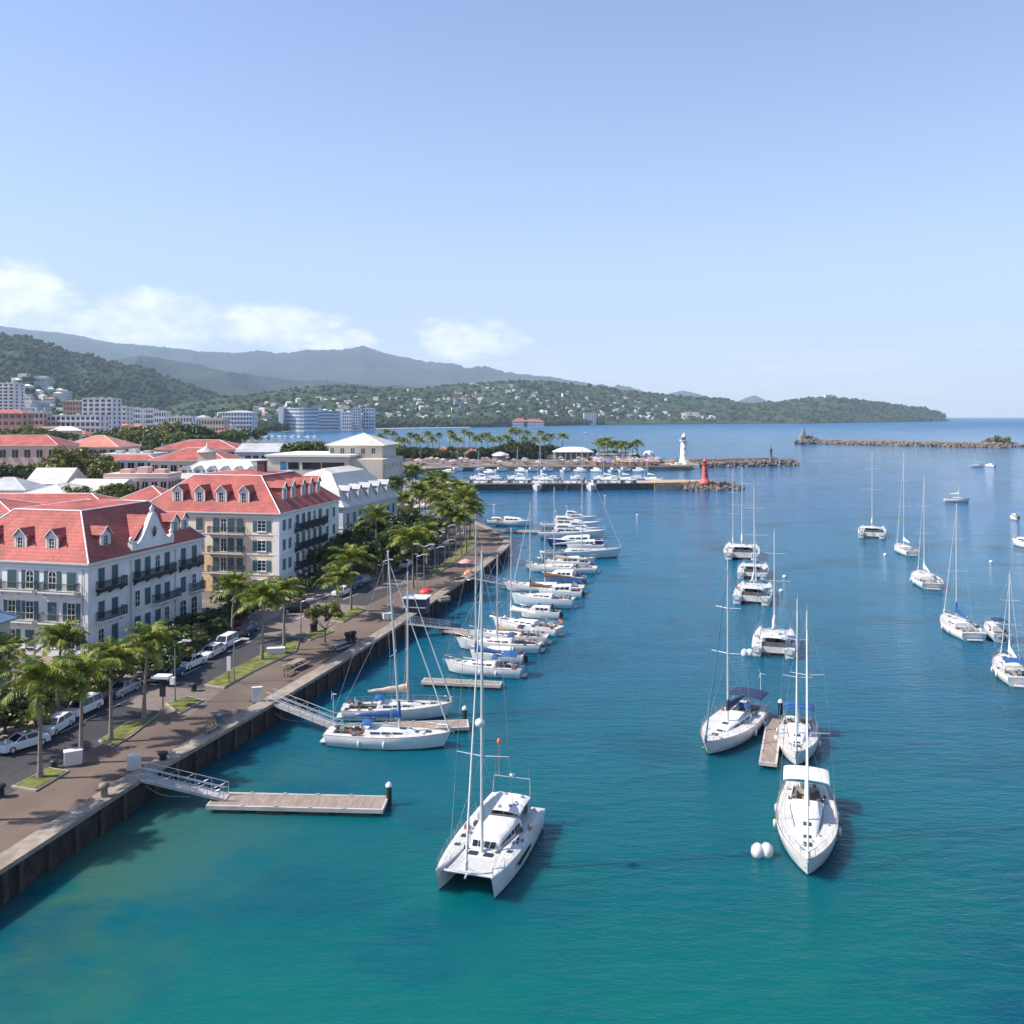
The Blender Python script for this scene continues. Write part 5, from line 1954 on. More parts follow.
def rig(root, secs, xm, zm, ztop, L, B, cover, boomlen, furl=True, rake=0.0, mastr=.105, gooseneck=1.1, jibx=None, bag=False, backstay=True, spread=(.42, .70), mainm=None):
    H = ztop - zm
    top = Vector((xm - rake, 0, ztop))
    foot = Vector((xm, 0, zm))
    mb = MB()
    mb.tube(foot, top, mastr, mastr * .62, 8)
    mb.tube(top, top + Vector((0, 0, .6)), .012, n=4)
    mb.box(top.x - .12, top.x + .12, -.04, .04, ztop, ztop + .1)
    mast = mb.build('mast', ALU, root)
    mb = MB()
    tips = []
    for f in spread:
        p = foot.lerp(top, f)
        hw = B * (.36 if f < .6 else .27)
        for s in (-1, 1):
            q = p + Vector((-.15, s * hw, .08))
            mb.tube(p, q, .035, .022, 5)
            tips.append((f, s, q))
    mb.build('spreader', ALU, mast)
    # rigging
    mb = MB()
    cz, cb = sheer(secs, xm - .3)
    for s in (-1, 1):
        chain = Vector((xm - .3, s * (cb - .08) if not bag else s * B * .46, cz))
        pts = [chain] + [q for f, ss, q in tips if ss == s] + [foot.lerp(top, .97)]
        for a, b in zip(pts[:-1], pts[1:]):
            mb.tube(a, b, .016, n=4, caps=False)
        mb.tube(chain + Vector((-.3, 0, 0)), foot.lerp(top, spread[0]), .013, n=4, caps=False)
    if backstay:
        mb.tube((secs[0][0] + .1, 0, secs[0][3]), top, .016, n=4, caps=False)
    jx = jibx if jibx is not None else secs[-1][0] - .1
    zb_, _ = sheer(secs, jx)
    bow = Vector((jx, 0, zb_ + .1))
    ft = foot.lerp(top, .95)
    mb.tube(bow, ft, .02, n=4, caps=False)
    mb.build('rigging', STEEL, root)
    if furl:
        mb = MB()
        d = ft - bow
        mb.tube(bow + d * .03, bow + d * .35, .07 if not bag else .09, .065, 7)
        mb.tube(bow + d * .35, bow + d * .97, .065, .03, 7)
        mb.tube(bow, bow + d * .03, .14, .14, 8)
        mb.build('furled_headsail', CANVASW if furl is True else furl, root)
    # boom and its cover
    if boomlen:
        bz = zm + gooseneck
        mb = MB()
        mb.tube((xm - .05, 0, bz), (xm - boomlen, 0, bz + .06), .07, n=7)
        boom = mb.build('boom', ALU, root)
        mb = MB()
        secs2 = []
        for i in range(9):
            t = i / 8
            x = xm - .06 - (boomlen - .1) * t
            hh = (.62 if not bag else .95) * (1 - t) ** (.85 if not bag else .6) + .16
            ww = .20 * (1 - .45 * t) * (1 if i else .7) * (1.4 if bag else 1)
            sag = .04 * math.sin(t * 17)
            z = bz - .10
            secs2.append([(x, -ww * .6, z), (x, -ww, z + hh * .3), (x, -ww * .55, z + hh * .75 + sag), (x, 0, z + hh + sag), (x, ww * .55, z + hh * .75 + sag), (x, ww, z + hh * .3), (x, ww * .6, z)])
        mb.loft(secs2, closed=True, caps=True)
        if not bag:
            mb.tube((xm - .03, 0, bz - .1), (xm - .02, 0, bz + 1.35), .20, .09, 7)
        mb.build('sail_cover', cover, boom)
    return mast
def canopy(root, x0, x1, w_, z, m, legs_z, name='bimini', arch=.22, legs=True):
    mb = MB()
    secs = []
    for i in range(6):
        t = i / 5
        x = x0 + (x1 - x0) * t
        dz = -.10 * (2 * t - 1) ** 2
        secs.append([(x, w_ / 2 * math.cos(a), z + dz + arch * math.sin(a)) for a in [math.pi * k / 8 for k in range(9)]])
    mb.loft(secs)
    b2 = [[(p[0], p[1], p[2] - .05) for p in s] for s in secs]
    mb.loft([q[::-1] for q in b2])
    mb.loft([secs[0], b2[0]])
    mb.loft([b2[-1], secs[-1]])
    o = mb.build(name, m, root)
    if legs:
        for x in (x0 + .1, x1 - .1):
            for s in (-1, 1):
                mb = MB()
                mb.tube((x, s * (w_ / 2 - .05), z), ((x0 + x1) / 2 + (x - (x0 + x1) / 2) * .4, s * (w_ / 2 - .02), legs_z), .018, n=4)
                mb.build('canopy_pole', STEEL, o)
    return o
def wheel(root, x, y, z, r_=.45):
    mb = MB()
    k = 14
    pts = [(x, y + r_ * math.cos(2 * math.pi * i / k), z + r_ * math.sin(2 * math.pi * i / k)) for i in range(k + 1)]
    mb.path(pts, .02, n=4)
    for i in range(0, k, 3):
        mb.tube((x, y, z), pts[i], .01, n=3)
    mb.box(x - .1, x + .25, y - .14, y + .14, z - .9, z + .05)
    return mb.build('steering_wheel', STEEL, root)
GEARM = [mat('gear_red', (.24, .12, .09), .7), mat('gear_sand', (.34, .28, .20), .8), mat('gear_dark', (.05, .05, .06), .7), mat('gear_blue', (.06, .10, .16), .7), mat('gear_grey', (.30, .31, .32), .7)]
def gear(root, secs, L, B, z0, zc):
    r = random.Random(int(L * 1000) + int(B * 777))
    near = root.location.y < 125
    mb = MB()
    for k in range(9):                                 # cans, boxes and cushions round the cockpit
        x = r.uniform(-L * .46, -L * .16)
        z, b = sheer(secs, x)
        y = r.choice((-1, 1)) * r.uniform(.35, .9) * b
        s_ = r.uniform(.07, .15)
        q = r.randrange(5)
        mb.box(x - s_ * 1.4, x + s_ * 1.4, y - s_, y + s_, z - .02, z + r.uniform(.12, .38), 0 if near else q)
        if near:
            mb.build('storage_box', GEARM[q], root)
            mb = MB()
    for k in range(6):                                 # coiled lines on the foredeck
        x = r.uniform(-L * .1, L * .40)
        z, b = sheer(secs, x)
        y = r.uniform(-.75, .75) * b
        s_ = r.uniform(.08, .17)
        q = r.choice((1, 2, 4, 4))
        mb.lathe([(s_, 0), (s_, .1), (s_ * .6, .13), (s_ * .5, .02), (0, .02)], 8, (x, y, z), 0 if near else q)
        if near:
            mb.build('coiled_line', GEARM[q], root)
            mb = MB()
    if not near:
        mb.build('deck_gear', GEARM, root)
def sailboat(label, bow, stern, vtop, um=None, hull=None, cover=None, bim=None, hood=None, beam=.31, fb=1.05, wind_gen=False, group=None, rake=0.0, Lmin=None, mast2=None, flag=None, boot=True, masty=None, cabm=None, furl=True):
    xb, yb, _ = G(*bow)
    xs_, ys_, _ = G(*stern)
    L = math.hypot(xb - xs_, yb - ys_)
    if Lmin:
        L = max(L, Lmin)
    a = math.atan2(yb - ys_, xb - xs_)
    c = (xb - math.cos(a) * L / 2, yb - math.sin(a) * L / 2)
    root = thing('sailing_yacht', label, 'sailing boat', (c[0], c[1], 0), a, group)
    B = L * beam
    secs = hull_secs(L, B, fb)
    hull_part(secs, hull or WHITE, root, stripe=ANTIF if boot else None)
    deck_part(secs, DECKW, root, cock=(.05, .32))
    mb = MB()                                          # toe rail
    for s in (-1, 1):
        pr = None
        for q in secs:
            p = (q[0], s * q[2] * .995, q[3] + .03)
            if pr:
                mb.tube(pr, p, .028, n=4, caps=False)
            pr = p
    mb.build('toe_rail', TEAK if hull is None else ALU, root)
    # mast position
    xm = L * .07
    if um is not None:
        best, xm = 1e9, xm
        for k in range(-30, 31):
            q = L * k / 100
            px, py = c[0] + math.cos(a) * q, c[1] + math.sin(a) * q
            e = abs(512 + F * px / py - um)
            if e < best - 1e-6 and abs(math.cos(a)) > .5:
                best, xm = e, q
    zc, _ = sheer(secs, xm)
    cab = rounded_cabin(root, -L * .17, L * .26, B * .58, B * .26, zc - .06, .52, .34, cabm or WHITE, 'coachroof', nwin=3)
    ym = c[1] + math.sin(a) * xm
    ztop = ZV(vtop, ym) if vtop is not None else 0
    if ztop > 5:
        rig(root, secs, xm, zc + .35, ztop, L, B, cover or CANVASW, L * .36, furl=furl, rake=rake)
    hatch = MB()
    for x in (L * .12, L * .22, L * .32):
        z, b = sheer(secs, x)
        zz = zc - .06 + (.52 + (.34 - .52) * ((x + L * .17) / (L * .43))) if x < L * .2 else z + .05
        hatch = MB()
        hatch.box(x - .26, x + .26, -.26, .26, zz, zz + .05)
        hatch.build('hatch', GLASS, root)
    rails(secs, root, t0=.02, t1=.94)
    z0, b0 = sheer(secs, -L * .34)
    wheel(root, -L * .38, 0, z0 + .55)
    mb = MB()                                          # cockpit seats and winches
    for s in (-1, 1):
        mb.box(-L * .42, -L * .20, s * b0 * .48 - .22, s * b0 * .48 + .22, z0 - .45, z0 - .08)
        mb.lathe([(.09, 0), (.07, .12), (.09, .2), (0, .2)], 8, (-L * .24, s * b0 * .66, z0 + .04))
    mb.build('cockpit_seat', INNER, root)
    mb = MB()
    xa = secs[-1][0]
    za, _ = sheer(secs, xa)
    mb.tube((xa - .5, 0, za + .05), (xa + .28, 0, za + .02), .05, n=5)
    mb.tube((xa + .28, 0, za + .02), (xa + .15, 0, za - .45), .04, n=5)
    mb.tube((xa + .12, -.2, za - .42), (xa + .12, .2, za - .42), .035, n=4)
    mb.build('anchor', STEEL, root)
    if hood:
        canopy(root, -L * .20, -L * .12, B * .50, zc + .85, hood, zc + .3, 'sprayhood', arch=.35, legs=True)
    if bim:
        canopy(root, -L * .45, -L * .25, B * .78, zc + 1.42, bim, zc, 'bimini')
    if wind_gen:
        mb = MB()
        x = -L * .47
        mb.tube((x, .8, zc), (x, .8, zc + 3.0), .03, n=5)
        mb.tube((x - .1, .8, zc + 3.0), (x + .3, .8, zc + 3.0), .07, .03, 6)
        for k in range(3):
            t = k * 2.09
            mb.tube((x - .12, .8, zc + 3), (x - .12, .8 + .5 * math.cos(t), zc + 3 + .5 * math.sin(t)), .03, .012, 4)
        mb.build('wind_generator', WHITE, root)
    gear(root, secs, L, B, z0, zc)
    mb = MB()                                          # fenders along the side
    for s in (-1, 1):
        for t in (.3, .5):
            x = -L / 2 + L * t
            z, b = sheer(secs, x)
            mb.lathe([(0, 0), (.11, .06), (.12, .5), (.03, .62), (0, .62)], 7, (x, s * (b + .10), .25))
    mb.build('fender', WHITE if hull is None else NAVY, root)
    # transom swim step
    mb = MB()
    mb.box(-L / 2 - .45, -L / 2 + .05, -B * .22, B * .22, .22, .30)
    mb.box(-L / 2 - .42, -L / 2 - .02, -B * .20, B * .20, .302, .315)
    mb.build('swim_step', DECKW, root)
    if flag:
        mb = MB()
        mb.tube((-L / 2 + .1, B * .2, zc), (-L / 2 - .2, B * .2, zc + 1.3), .015, n=4)
        mb.add([(-L / 2 - .2, B * .2, zc + 1.3), (-L / 2 - .8, B * .2 + .1, zc + 1.15), (-L / 2 - .75, B * .2 + .05, zc + .8), (-L / 2 - .12, B * .2, zc + .95)], [(0, 1, 2, 3)])
        mb.build('flag', flag, root)
    return root
def catamaran(label, bow, stern, vtop, beam=None, bag=CANVASW, L=None, group=None, top=WHITE, seam=False, mastoff=.06, hero=False):
    xb, yb, _ = G(*bow)
    xs_, ys_, _ = G(*stern)
    LL = math.hypot(xb - xs_, yb - ys_)
    L = L or LL
    a = math.atan2(yb - ys_, xb - xs_)
    # keep the end nearer the camera where it is
    if yb < ys_:
        c = (xb - math.cos(a) * L / 2, yb - math.sin(a) * L / 2)
    else:
        c = (xs_ + math.cos(a) * L / 2, ys_ + math.sin(a) * L / 2)
    B = beam or L * .5
    root = thing('catamaran', label, 'catamaran', (c[0], c[1], 0), a, group)
    hb = B * .27
    off = B / 2 - hb / 2
    fb = 1.25 * L / 11.5
    secs = hull_secs(L, hb, fb, transom=.8, fine=.85)
    for s in (-1, 1):
        hull_part(secs, WHITE, root, y0=s * off, stripe=ANTIF)
        deck_part(secs, DECKW, root, y0=s * off, cock=(.0, .085), depth=.55, floor=TEAK, name='side_deck')
        rails(secs, root, y0=s * off, t0=.15, t1=.97, pulpit=False)
    z0, _ = sheer(secs, 0)
    mb = MB()                                          # bridge deck
    mb.box(-L * .42, L * .24, -off, off, .55, z0 - .02)
    mb.add([(L * .24, -off, z0 - .02), (L * .24, off, z0 - .02), (L * .30, off, z0 - .25), (L * .30, -off, z0 - .25), (L * .24, -off, .55), (L * .24, off, .55)], [(3, 2, 1, 0), (2, 3, 4, 5)])
    mb.build('bridge_deck', DECKW, root)
    mb = MB()
    k = 14
    x0, x1 = L * .24, L * .425
    z1 = z0 - .03
    mb.add([(x0, -off, z1 + .0), (x1, -off, z1 + .0), (x1, off, z1 + .0), (x0, off, z1 + .0)], [(0, 1, 2, 3)])
    mb.add([(x0, -off, z1 - .03), (x1, -off, z1 - .03), (x1, off, z1 - .03), (x0, off, z1 - .03)], [(3, 2, 1, 0)])
    mb.build('trampoline', mat('trampoline_mesh', (.42, .42, .41), .9, var=.12, scale=12), root)
    mb = MB()
    mb.tube((x1 + .05, -off, z1 + .02), (x1 + .05, off, z1 + .02), .09, n=8)
    mb.tube((x1 + .05, 0, z1), (L * .47, 0, z1 - .05), .07, n=6)
    mb.path([(x1 + .05, -off * .7, z1), (L * .45, 0, z1 + .5), (x1 + .05, off * .7, z1)], .02, n=4)
    mb.build('crossbeam', ALU, root)
    cab = rounded_cabin(root, -L * .22, L * .17, B * .62, B * .40, z0 - .03, .66, .55, top, 'saloon', nwin=1, wspan=.86)
    # front windows
    mb = MB()
    for k in range(4):
        y0_, y1_ = -B * .17 + B * .34 * k / 4 + .04, -B * .17 + B * .34 * (k + 1) / 4 - .04
        mb.add([(L * .118, y0_, z0 + .44), (L * .118, y1_, z0 + .44), (L * .150, y1_ * .95, z0 + .19), (L * .150, y0_ * .95, z0 + .19)], [(3, 2, 1, 0)])
    mb.build('windscreen', GLASS, cab)
    canopy(root, -L * .43, -L * .17, B * .60, z0 + 1.06, top, z0, 'hardtop', arch=.18)
    mb = MB()                                          # cockpit: table, seats, dark interior
    mb.box(-L * .40, -L * .24, -B * .26, -B * .14, z0, z0 + .45)
    mb.box(-L * .42, -L * .385, -B * .26, B * .26, z0, z0 + .5)
    mb.box(-L * .34, -L * .26, -B * .04, B * .10, z0, z0 + .65)
    mb.build('cockpit_seat', INNER, root)
    mb = MB()
    mb.box(-L * .222, -L * .2201, -B * .20, B * .20, z0 + .05, z0 + .60)
    mb.build('saloon_door', GLASS, cab)
    wheel(root, -L * .25, B * .22, z0 + .9)
    mb = MB()                                          # stern arch with aerials and dinghy davits
    xa = -L * .43
    for s in (-1, 1):
        mb.tube((xa, s * B * .30, z0), (xa - .25, s * B * .27, z0 + 2.2), .035, n=5)
        mb.tube((xa - .25, s * B * .27, z0 + 2.2), (xa - 1.2, s * B * .24, z0 + 1.9), .03, n=5)
        mb.tube((xa - .25, s * B * .25, z0 + 2.2), (xa - .25, s * B * .25, z0 + 3.6), .012, n=4)
    mb.tube((xa - .25, -B * .27, z0 + 2.2), (xa - .25, B * .27, z0 + 2.2), .035, n=5)
    mb.lathe([(0, 0), (.22, 0), (.22, .12), (0, .18)], 10, (xa - .25, 0, z0 + 2.3))
    mb.build('stern_arch', STEEL, root)
    mb = MB()
    for s in (-1, 1):
        for k in range(3):
            mb.box(-L * .5 + .15 + k * .28, -L * .5 + .43 + k * .28, s * off - hb * .28, s * off + hb * .28, .2, .32 + k * .27)
    mb.build('stern_steps', DECKW, root)
    r = random.Random(int(L * 100))
    mb = MB()
    for k in range(16):
        x = r.uniform(-L * .46, L * .02)
        y = r.choice((-1, 1)) * r.uniform(B * .30, B * .46) if x > -L * .2 else r.uniform(-B * .45, B * .45)
        s_ = r.uniform(.06, .15)
        q = r.randrange(5)
        mb.box(x - s_ * 1.5, x + s_ * 1.5, y - s_, y + s_, z0 - .05, z0 + r.uniform(.1, .42), 0 if hero else q)
        if hero:
            mb.build('storage_box', GEARM[q], root)
            mb = MB()
    for k in range(6):
        x, y = r.uniform(-L * .40, -L * .2), r.uniform(-B * .22, B * .22)
        mb.lathe([(.16, 0), (.16, .07), (0, .08)], 8, (x, y, z0 + 1.20), 0 if hero else 4)
        if hero:
            mb.build('vent', GEARM[4], root)
            mb = MB()
    if not hero:
        mb.build('deck_gear', GEARM, root)
    if hero:
        mb = MB()
        for (x, y) in ((L * .20, -.5), (L * .20, .55), (L * .145, .9), (L * .145, -1.1)):
            mb.box(x - .22, x + .22, y - .3, y + .3, z0 - .02, z0 + .05)
        for s in (-1, 1):
            for x in (L * .02, L * .14, L * .26):
                mb.box(x - .2, x + .2, s * off - .2, s * off + .2, z0 + .02, z0 + .09)
        mb.build('hatch', GLASS, root)
        mb = MB()
        for s in (-1, 1):
            mb.add([(x, s * (B / 2 * q) + s * .0, z) for x, q, z in ((L * .17, 1.004, fb * .72), (-L * .1, 1.004, fb * .70), (-L * .1, 1.004, fb * .48), (L * .15, 1.004, fb * .50))], [(0, 1, 2, 3), (3, 2, 1, 0)])
        mb.build('hull_window', GLASS, root)
        mb = MB()                                      # bunched mainsail spilling over the boom bag
        mb.tube((xa - .25, -B * .20, z0 + 2.2), (xa - .25, -B * .20, z0 + 4.6), .012, n=4)
        mb.lathe([(0, 0), (.12, .05), (.15, .25), (.08, .4), (0, .45)], 8, (xa - .25, -B * .20, z0 + 4.5))
        mb.build('marker_float', ORANGE, root)
    xm = L * mastoff
    ym = c[1] + math.sin(a) * xm
    if vtop is not None:
        zs = z0 + (.0 if mastoff > .16 else .9)
        rig(root, secs, xm, zs, ZV(vtop, ym), L, B, bag, L * .40, bag=True, jibx=L * .455, backstay=False, gooseneck=(2.05 if mastoff > .16 else 1.15), mastr=.12, spread=(.50, .78) if not hero else (.32, .64))
    if hero:
        mb = MB()
        p = Vector((xm, .0, z0 + 7.3))
        mb.lathe([(0, -.32), (.26, -.2), (.34, 0), (.26, .2), (0, .32)], 12, (xm + .42, 0, z0 + 8.6))
        mb.build('radar_dome', WHITE, root)
    return root
def motorboat(label, bow, stern, hull=None, tiers=2, group=None, top=WHITE, Lmin=None, canv=None, beam=.30):
    xb, yb, _ = G(*bow)
    xs_, ys_, _ = G(*stern)
    L = max(math.hypot(xb - xs_, yb - ys_), Lmin or 0)
    a = math.atan2(yb - ys_, xb - xs_)
    c = ((xb + xs_) / 2, (yb + ys_) / 2)
    root = thing('motor_boat', label, 'motor boat', (c[0], c[1], 0), a, group)
    B = min(L * beam, 4.8)
    fb = .75 + L * .05
    secs = hull_secs(L, B, fb, transom=.92)
    hull_part(secs, hull or WHITE, root, stripe=ANTIF)
    deck_part(secs, DECKW, root, cock=(.0, .25), depth=.4)
    z0, _ = sheer(secs, 0)
    cab = rounded_cabin(root, -L * .26, L * .26, B * .74, B * .42, z0 - .05, 1.15 if L > 7 else .8, .8, top, 'cabin', nwin=3)
    if tiers > 1 and L > 7:
        c2 = rounded_cabin(root, -L * .24, L * .04, B * .62, B * .50, z0 + 1.05, .75, .62, top, 'flybridge', nwin=1)
        mb = MB()
        mb.tube((-L * .20, -B * .26, z0 + 1.6), (-L * .24, -B * .22, z0 + 2.9), .04, n=5)
        mb.tube((-L * .20, B * .26, z0 + 1.6), (-L * .24, B * .22, z0 + 2.9), .04, n=5)
        mb.tube((-L * .24, -B * .22, z0 + 2.9), (-L * .24, B * .22, z0 + 2.9), .05, n=5)
        mb.lathe([(0, 0), (.25, .02), (.22, .18), (0, .24)], 10, (-L * .24, 0, z0 + 2.95))
        mb.build('radar_arch', WHITE, root)
    if canv:
        canopy(root, -L * .42, -L * .12, B * .7, z0 + 1.5, canv, z0, 'canopy')
    rails(secs, root, t0=.45, t1=.97)
    mb = MB()
    for s in (-1, 1):
        mb.box(-L * .46, -L * .30, s * B * .25 - .25, s * B * .25 + .25, z0 - .4, z0 - .02)
    mb.build('cockpit_seat', INNER, root)
    gear(root, secs, L, B, z0, z0)
    if L < 8:
        mb = MB()
        mb.box(-L / 2 - .45, -L / 2 - .05, -.2, .2, .2, 1.05)
        mb.build('outboard_engine', BLACK, root)
    return root
# --- the anchored boats at right and the big catamaran
catamaran('large white catamaran with tall mast in the centre foreground, bows toward the viewer', (463, 901), (514, 822), 553, beam=5.0, hero=True, mastoff=.17)
sailboat('large white yacht with white bimini in the right foreground beside a round buoy', (808, 882), (806, 797), 613, cover=CANVASW, bim=CANVASW, beam=.315)
sailboat('small white yacht with blue bimini moored right of the short wooden dock', (796, 769), (799, 728), 600, cover=CANVASW, bim=BLUE, beam=.34)
sailboat('white yacht with dark blue sail cover moored left of the short wooden dock', (705, 758), (754, 713), 560, cover=NAVY, bim=NAVY, hood=BLUE, wind_gen=True, beam=.32, furl=mat('teal_canvas', (.02, .12, .18), .7), Lmin=12.5)
catamaran('white catamaran seen from astern just behind the round white buoy', (776, 634), (773, 659), 532, beam=5.4, L=11)
catamaran('white catamaran in the middle of the far line, davits over its stern', (757, 590), (751, 606), 487, beam=6.0, L=12.5)
catamaran('white catamaran without tall mast packed between two others', (755, 568), (752, 580), None, beam=5.6, L=11)
catamaran('farthest catamaran of the line, twin masts seeming to rise from it', (742, 549), (742, 561), 467, beam=7.4, L=14)
sailboat('slim yacht hidden behind the farthest catamaran showing its dark mast', (733, 549), (733, 557), 470, Lmin=10)
catamaran('white catamaran lying alone left of the distant row of three', (873, 531), (871.5, 539), 453, beam=6.6, L=13)
sailboat('white yacht second from left in the distant row, stern to the viewer', (897, 549), (912, 556), 453, Lmin=11, beam=.36)
sailboat('white yacht third in the distant row, its mast leaning slightly', (918, 577), (933, 590), 477, Lmin=11, beam=.37)
sailboat('white yacht with blue sail cover towing a dinghy at the right', (944, 622), (972, 640), 505, cover=BLUE, Lmin=11.5, beam=.37)
motorboat('small grey and white tender tied behind the yacht with blue sail cover', (987, 631), (1003, 643), hull=HGREY, tiers=1, canv=NAVY, top=WHITE, beam=.36)
sailboat('yacht with blue bimini cut by the right edge of the picture', (1001, 664), (1022, 688), 575, cover=CANVASW, bim=BLUE, beam=.38)
motorboat('white motor boat cut by the right edge, above the blue bimini yacht', (1012, 544), (1034, 549), tiers=1)
sailboat('tiny far sailing yacht near the breakwater end', (969, 467), (983, 467), 452, Lmin=7, furl=False)
motorboat('tiny white motor launch right of the tiny far yacht', (985, 466.5), (995, 467), tiers=2)
sailboat('long thin white yacht lying broadside above a mast top, far right', (970, 502), (944, 501.5), 487, furl=False)
motorboat('tiny white boat low by the right edge above the cut off motor boat', (1010, 519), (1018, 520), tiers=1)
# --- left marina, broadside boats
sailboat('white yacht with bright blue sail cover in front at the first dock', (451, 747), (327, 742), 552, um=400, cover=BLUE, hood=BLUE, bim=None, rake=1.1, wind_gen=True, beam=.30)
sailboat('white yacht with beige sail cover behind the first dock', (453, 716), (342, 718), 573, um=408, cover=BEIGE, hood=BLUE, beam=.30)
sailboat('small white yacht with blue cover and blue sprayhood at second dock', (445, 671), (523, 677), 525, um=476, cover=BLUE, bim=BLUE, hood=BLUE, beam=.32, furl=False)
sailboat('white yacht with pale decks and round blue hatch cover, third along', (456, 648), (541, 652), 556, um=497, cover=BEIGE, hood=BLUE, beam=.30, furl=False)
sailboat('white yacht with orange flag at its stern in the docked row', (492, 626), (560, 636), 529, um=511, hull=None, cover=CANVASW, flag=ORANGE, furl=False)
sailboat('tall sided grey white yacht with brown boom cover end, midway along the row', (511, 604), (574, 608), 504, um=530, hull=HGREY, cover=BROWN, fb=1.4)
sailboat('long pale yacht with folded brown sail just behind the grey white one', (503, 590), (584, 593), 522, um=545, cover=BROWN, furl=False)
motorboat('blue hulled motor boat with white cabin in the row', (541, 580), (585, 584), hull=HBLUE, tiers=1)
sailboat('white yacht with long pointed bow beside the blue hulled motor boat', (526, 571), (597, 573), 488, um=554, cover=BEIGE, furl=False)
sailboat('long grey hulled yacht sticking out farthest to the right of the row', (622, 557), (540, 559), 450, um=582, hull=HGREY, cover=CANVASW, beam=.22, fb=1.5)
motorboat('navy hulled motor yacht with white top near the far end of the row', (546, 546), (603, 546), hull=HNAVY, tiers=1)
motorboat('wide white motor yacht with two decks, second from the far end', (606, 538), (538, 538), tiers=2)
motorboat('white motor yacht with raked bow at the far end of the row', (601, 529), (540, 529), tiers=2)
motorboat('small white cruiser at the dark floating dock beyond the quay corner', (533, 526), (496, 525), tiers=1)
motorboat('tiny white cabin boat at the root of the dark floating dock', (508, 524), (487, 523.5), tiers=1)
for (u, v, lb) in ((537, 492, 'small white launch moored stern to at the long pier, left of two'), (591, 492, 'small white launch moored stern to at the long pier, right of two')):
    motorboat(lb, (u, v), (u + 1, v - 5), tiers=1, beam=.38)
for (b_, s_, k_, lb) in (((596, 522), (556, 522), 0, 'long low white motor yacht on the far side of the row end'), ((600, 533.5), (560, 533.5), 0, 'white motor cruiser between the two decked yachts'),
        ((566, 549.5), (604, 550), 0, 'white cruiser tucked behind the long grey hulled yacht'), ((596, 564), (548, 565), 1, 'pale yacht just in front of the long grey hulled one'),
        ((545, 567.5), (590, 568), 0, 'white motor boat with low cabin beside the short dock'), ((538, 596.5), (582, 598), 0, 'white motor boat close behind the tall sided grey white yacht'),
        ((520, 617), (560, 619), 0, 'low open white boat in front of the tall sided yacht'), ((470, 661), (524, 663.5), 0, 'low white motor boat right of the small blue covered yacht'), ((470, 640), (548, 644), 1, 'beige decked yacht squeezed beside the orange flagged one')):
    if k_:
        sailboat(lb, b_, s_, None, cover=BEIGE, hood=NAVY)
    else:
        motorboat(lb, b_, s_, tiers=1 if b_[0] < 590 else 2, beam=.26)
# boats inside the pier
for i, (u, vt) in enumerate(((517, 447), (540, 436), (603, 449), (622, 452), (478, 452), (647, 455))):
    sailboat('small sailing boat moored behind the long stone pier, only mast and coachroof showing', (u - 3, 480), (u + 7, 480.5), vt, um=u, Lmin=10, group='sailing boats behind the long pier')
rm_ = random.Random(9)
for i in range(9):
    u = 470 + i * 20 + rm_.uniform(-4, 4)
    motorboat('white motor cruiser berthed on the inner side of the long pier', (u, 479.5), (u + 14, 479.8), tiers=2, group='motor cruisers inside the long pier')
for i in range(17):
    u = 398 + i * 15.5 + rm_.uniform(-2, 2)
    v = 471.6 if i % 3 else 473.4
    if u > 520:
        v = 471.7
    sg_ = rm_.choice((-1, 1))
    motorboat('little white boat in the long row moored along the peninsula', (u, v + .3 * sg_), (u + rm_.uniform(3, 9) * rm_.choice((-1, 1)), v), tiers=1, Lmin=8, group='small boats along the peninsula', beam=.34)
for i in range(9):
    u = 255 + i * 7 + rm_.uniform(-2, 2)
    sailboat('tiny sailing boat in the small marina beyond the white sheds', (u, 437.5), (u + 6, 437.7), 430 + rm_.uniform(-3, 2), Lmin=9, furl=False, group='boats of the small far marina')
# ------------------------------------------------------------------ piers, breakwaters, lighthouses
def rocks(parent, segs, n, size, seed, m=ROCK, name='rocks'):
    """segs: list of ((x,y,halfwidth,height),(x,y,halfwidth,height))"""
    r = np.random.default_rng(seed)
    v0, f0 = ICO1
    P = []
    for k in range(n):
        a, b = segs[r.integers(len(segs))]
        t = r.random()
        x, y, w_, h_ = [a[i] + (b[i] - a[i]) * t for i in range(4)]
        d = np.array([b[0] - a[0], b[1] - a[1]])
        nn_ = np.array([-d[1], d[0]]) / (np.linalg.norm(d) + 1e-9)
        q = r.uniform(-1, 1)
        z = h_ * (1 - abs(q) ** 1.6) - .2 + r.uniform(-.2, .2)
        s = size * r.uniform(.6, 1.3)
        P.append((x + nn_[0] * q * w_ + (r.uniform(-1, 1) * size), y + nn_[1] * q * w_, z, s))
    P = np.array(P)
    k = len(v0)
    V = v0[None] * (1 + .5 * (r.random((n, k, 1)) - .5)) * P[:, None, 3:4] * r.uniform(.6, 1.1, (n, 1, 3)) + P[:, None, :3]
    Fc = (f0[None] + (np.arange(n) * k)[:, None, None]).reshape(-1, 3)
    mb = MB()
    mb.arr(V.reshape(-1, 3), Fc)
    return mb.build(name, m, parent)
def ramp(a, b, w_, z0, z1):
    pass
PZ = 2.6
p0, p1 = (-18, 361), ((654 - 512) / F * 366, 366)
pier = thing('pier', 'long straight stone pier carrying parked cars toward the red lighthouse', 'pier')
mb = MB()
mb.prism([(-34, 360), p1, (p1[0] + .5, p1[1] + 16), (-34, 378)], -1.2, PZ - .1)
mb.build('pier_wall', mat('dark_pier_wall', (.075, .062, .05), .95, var=.4, scale=.6, bump=.05), pier)
mb = MB()
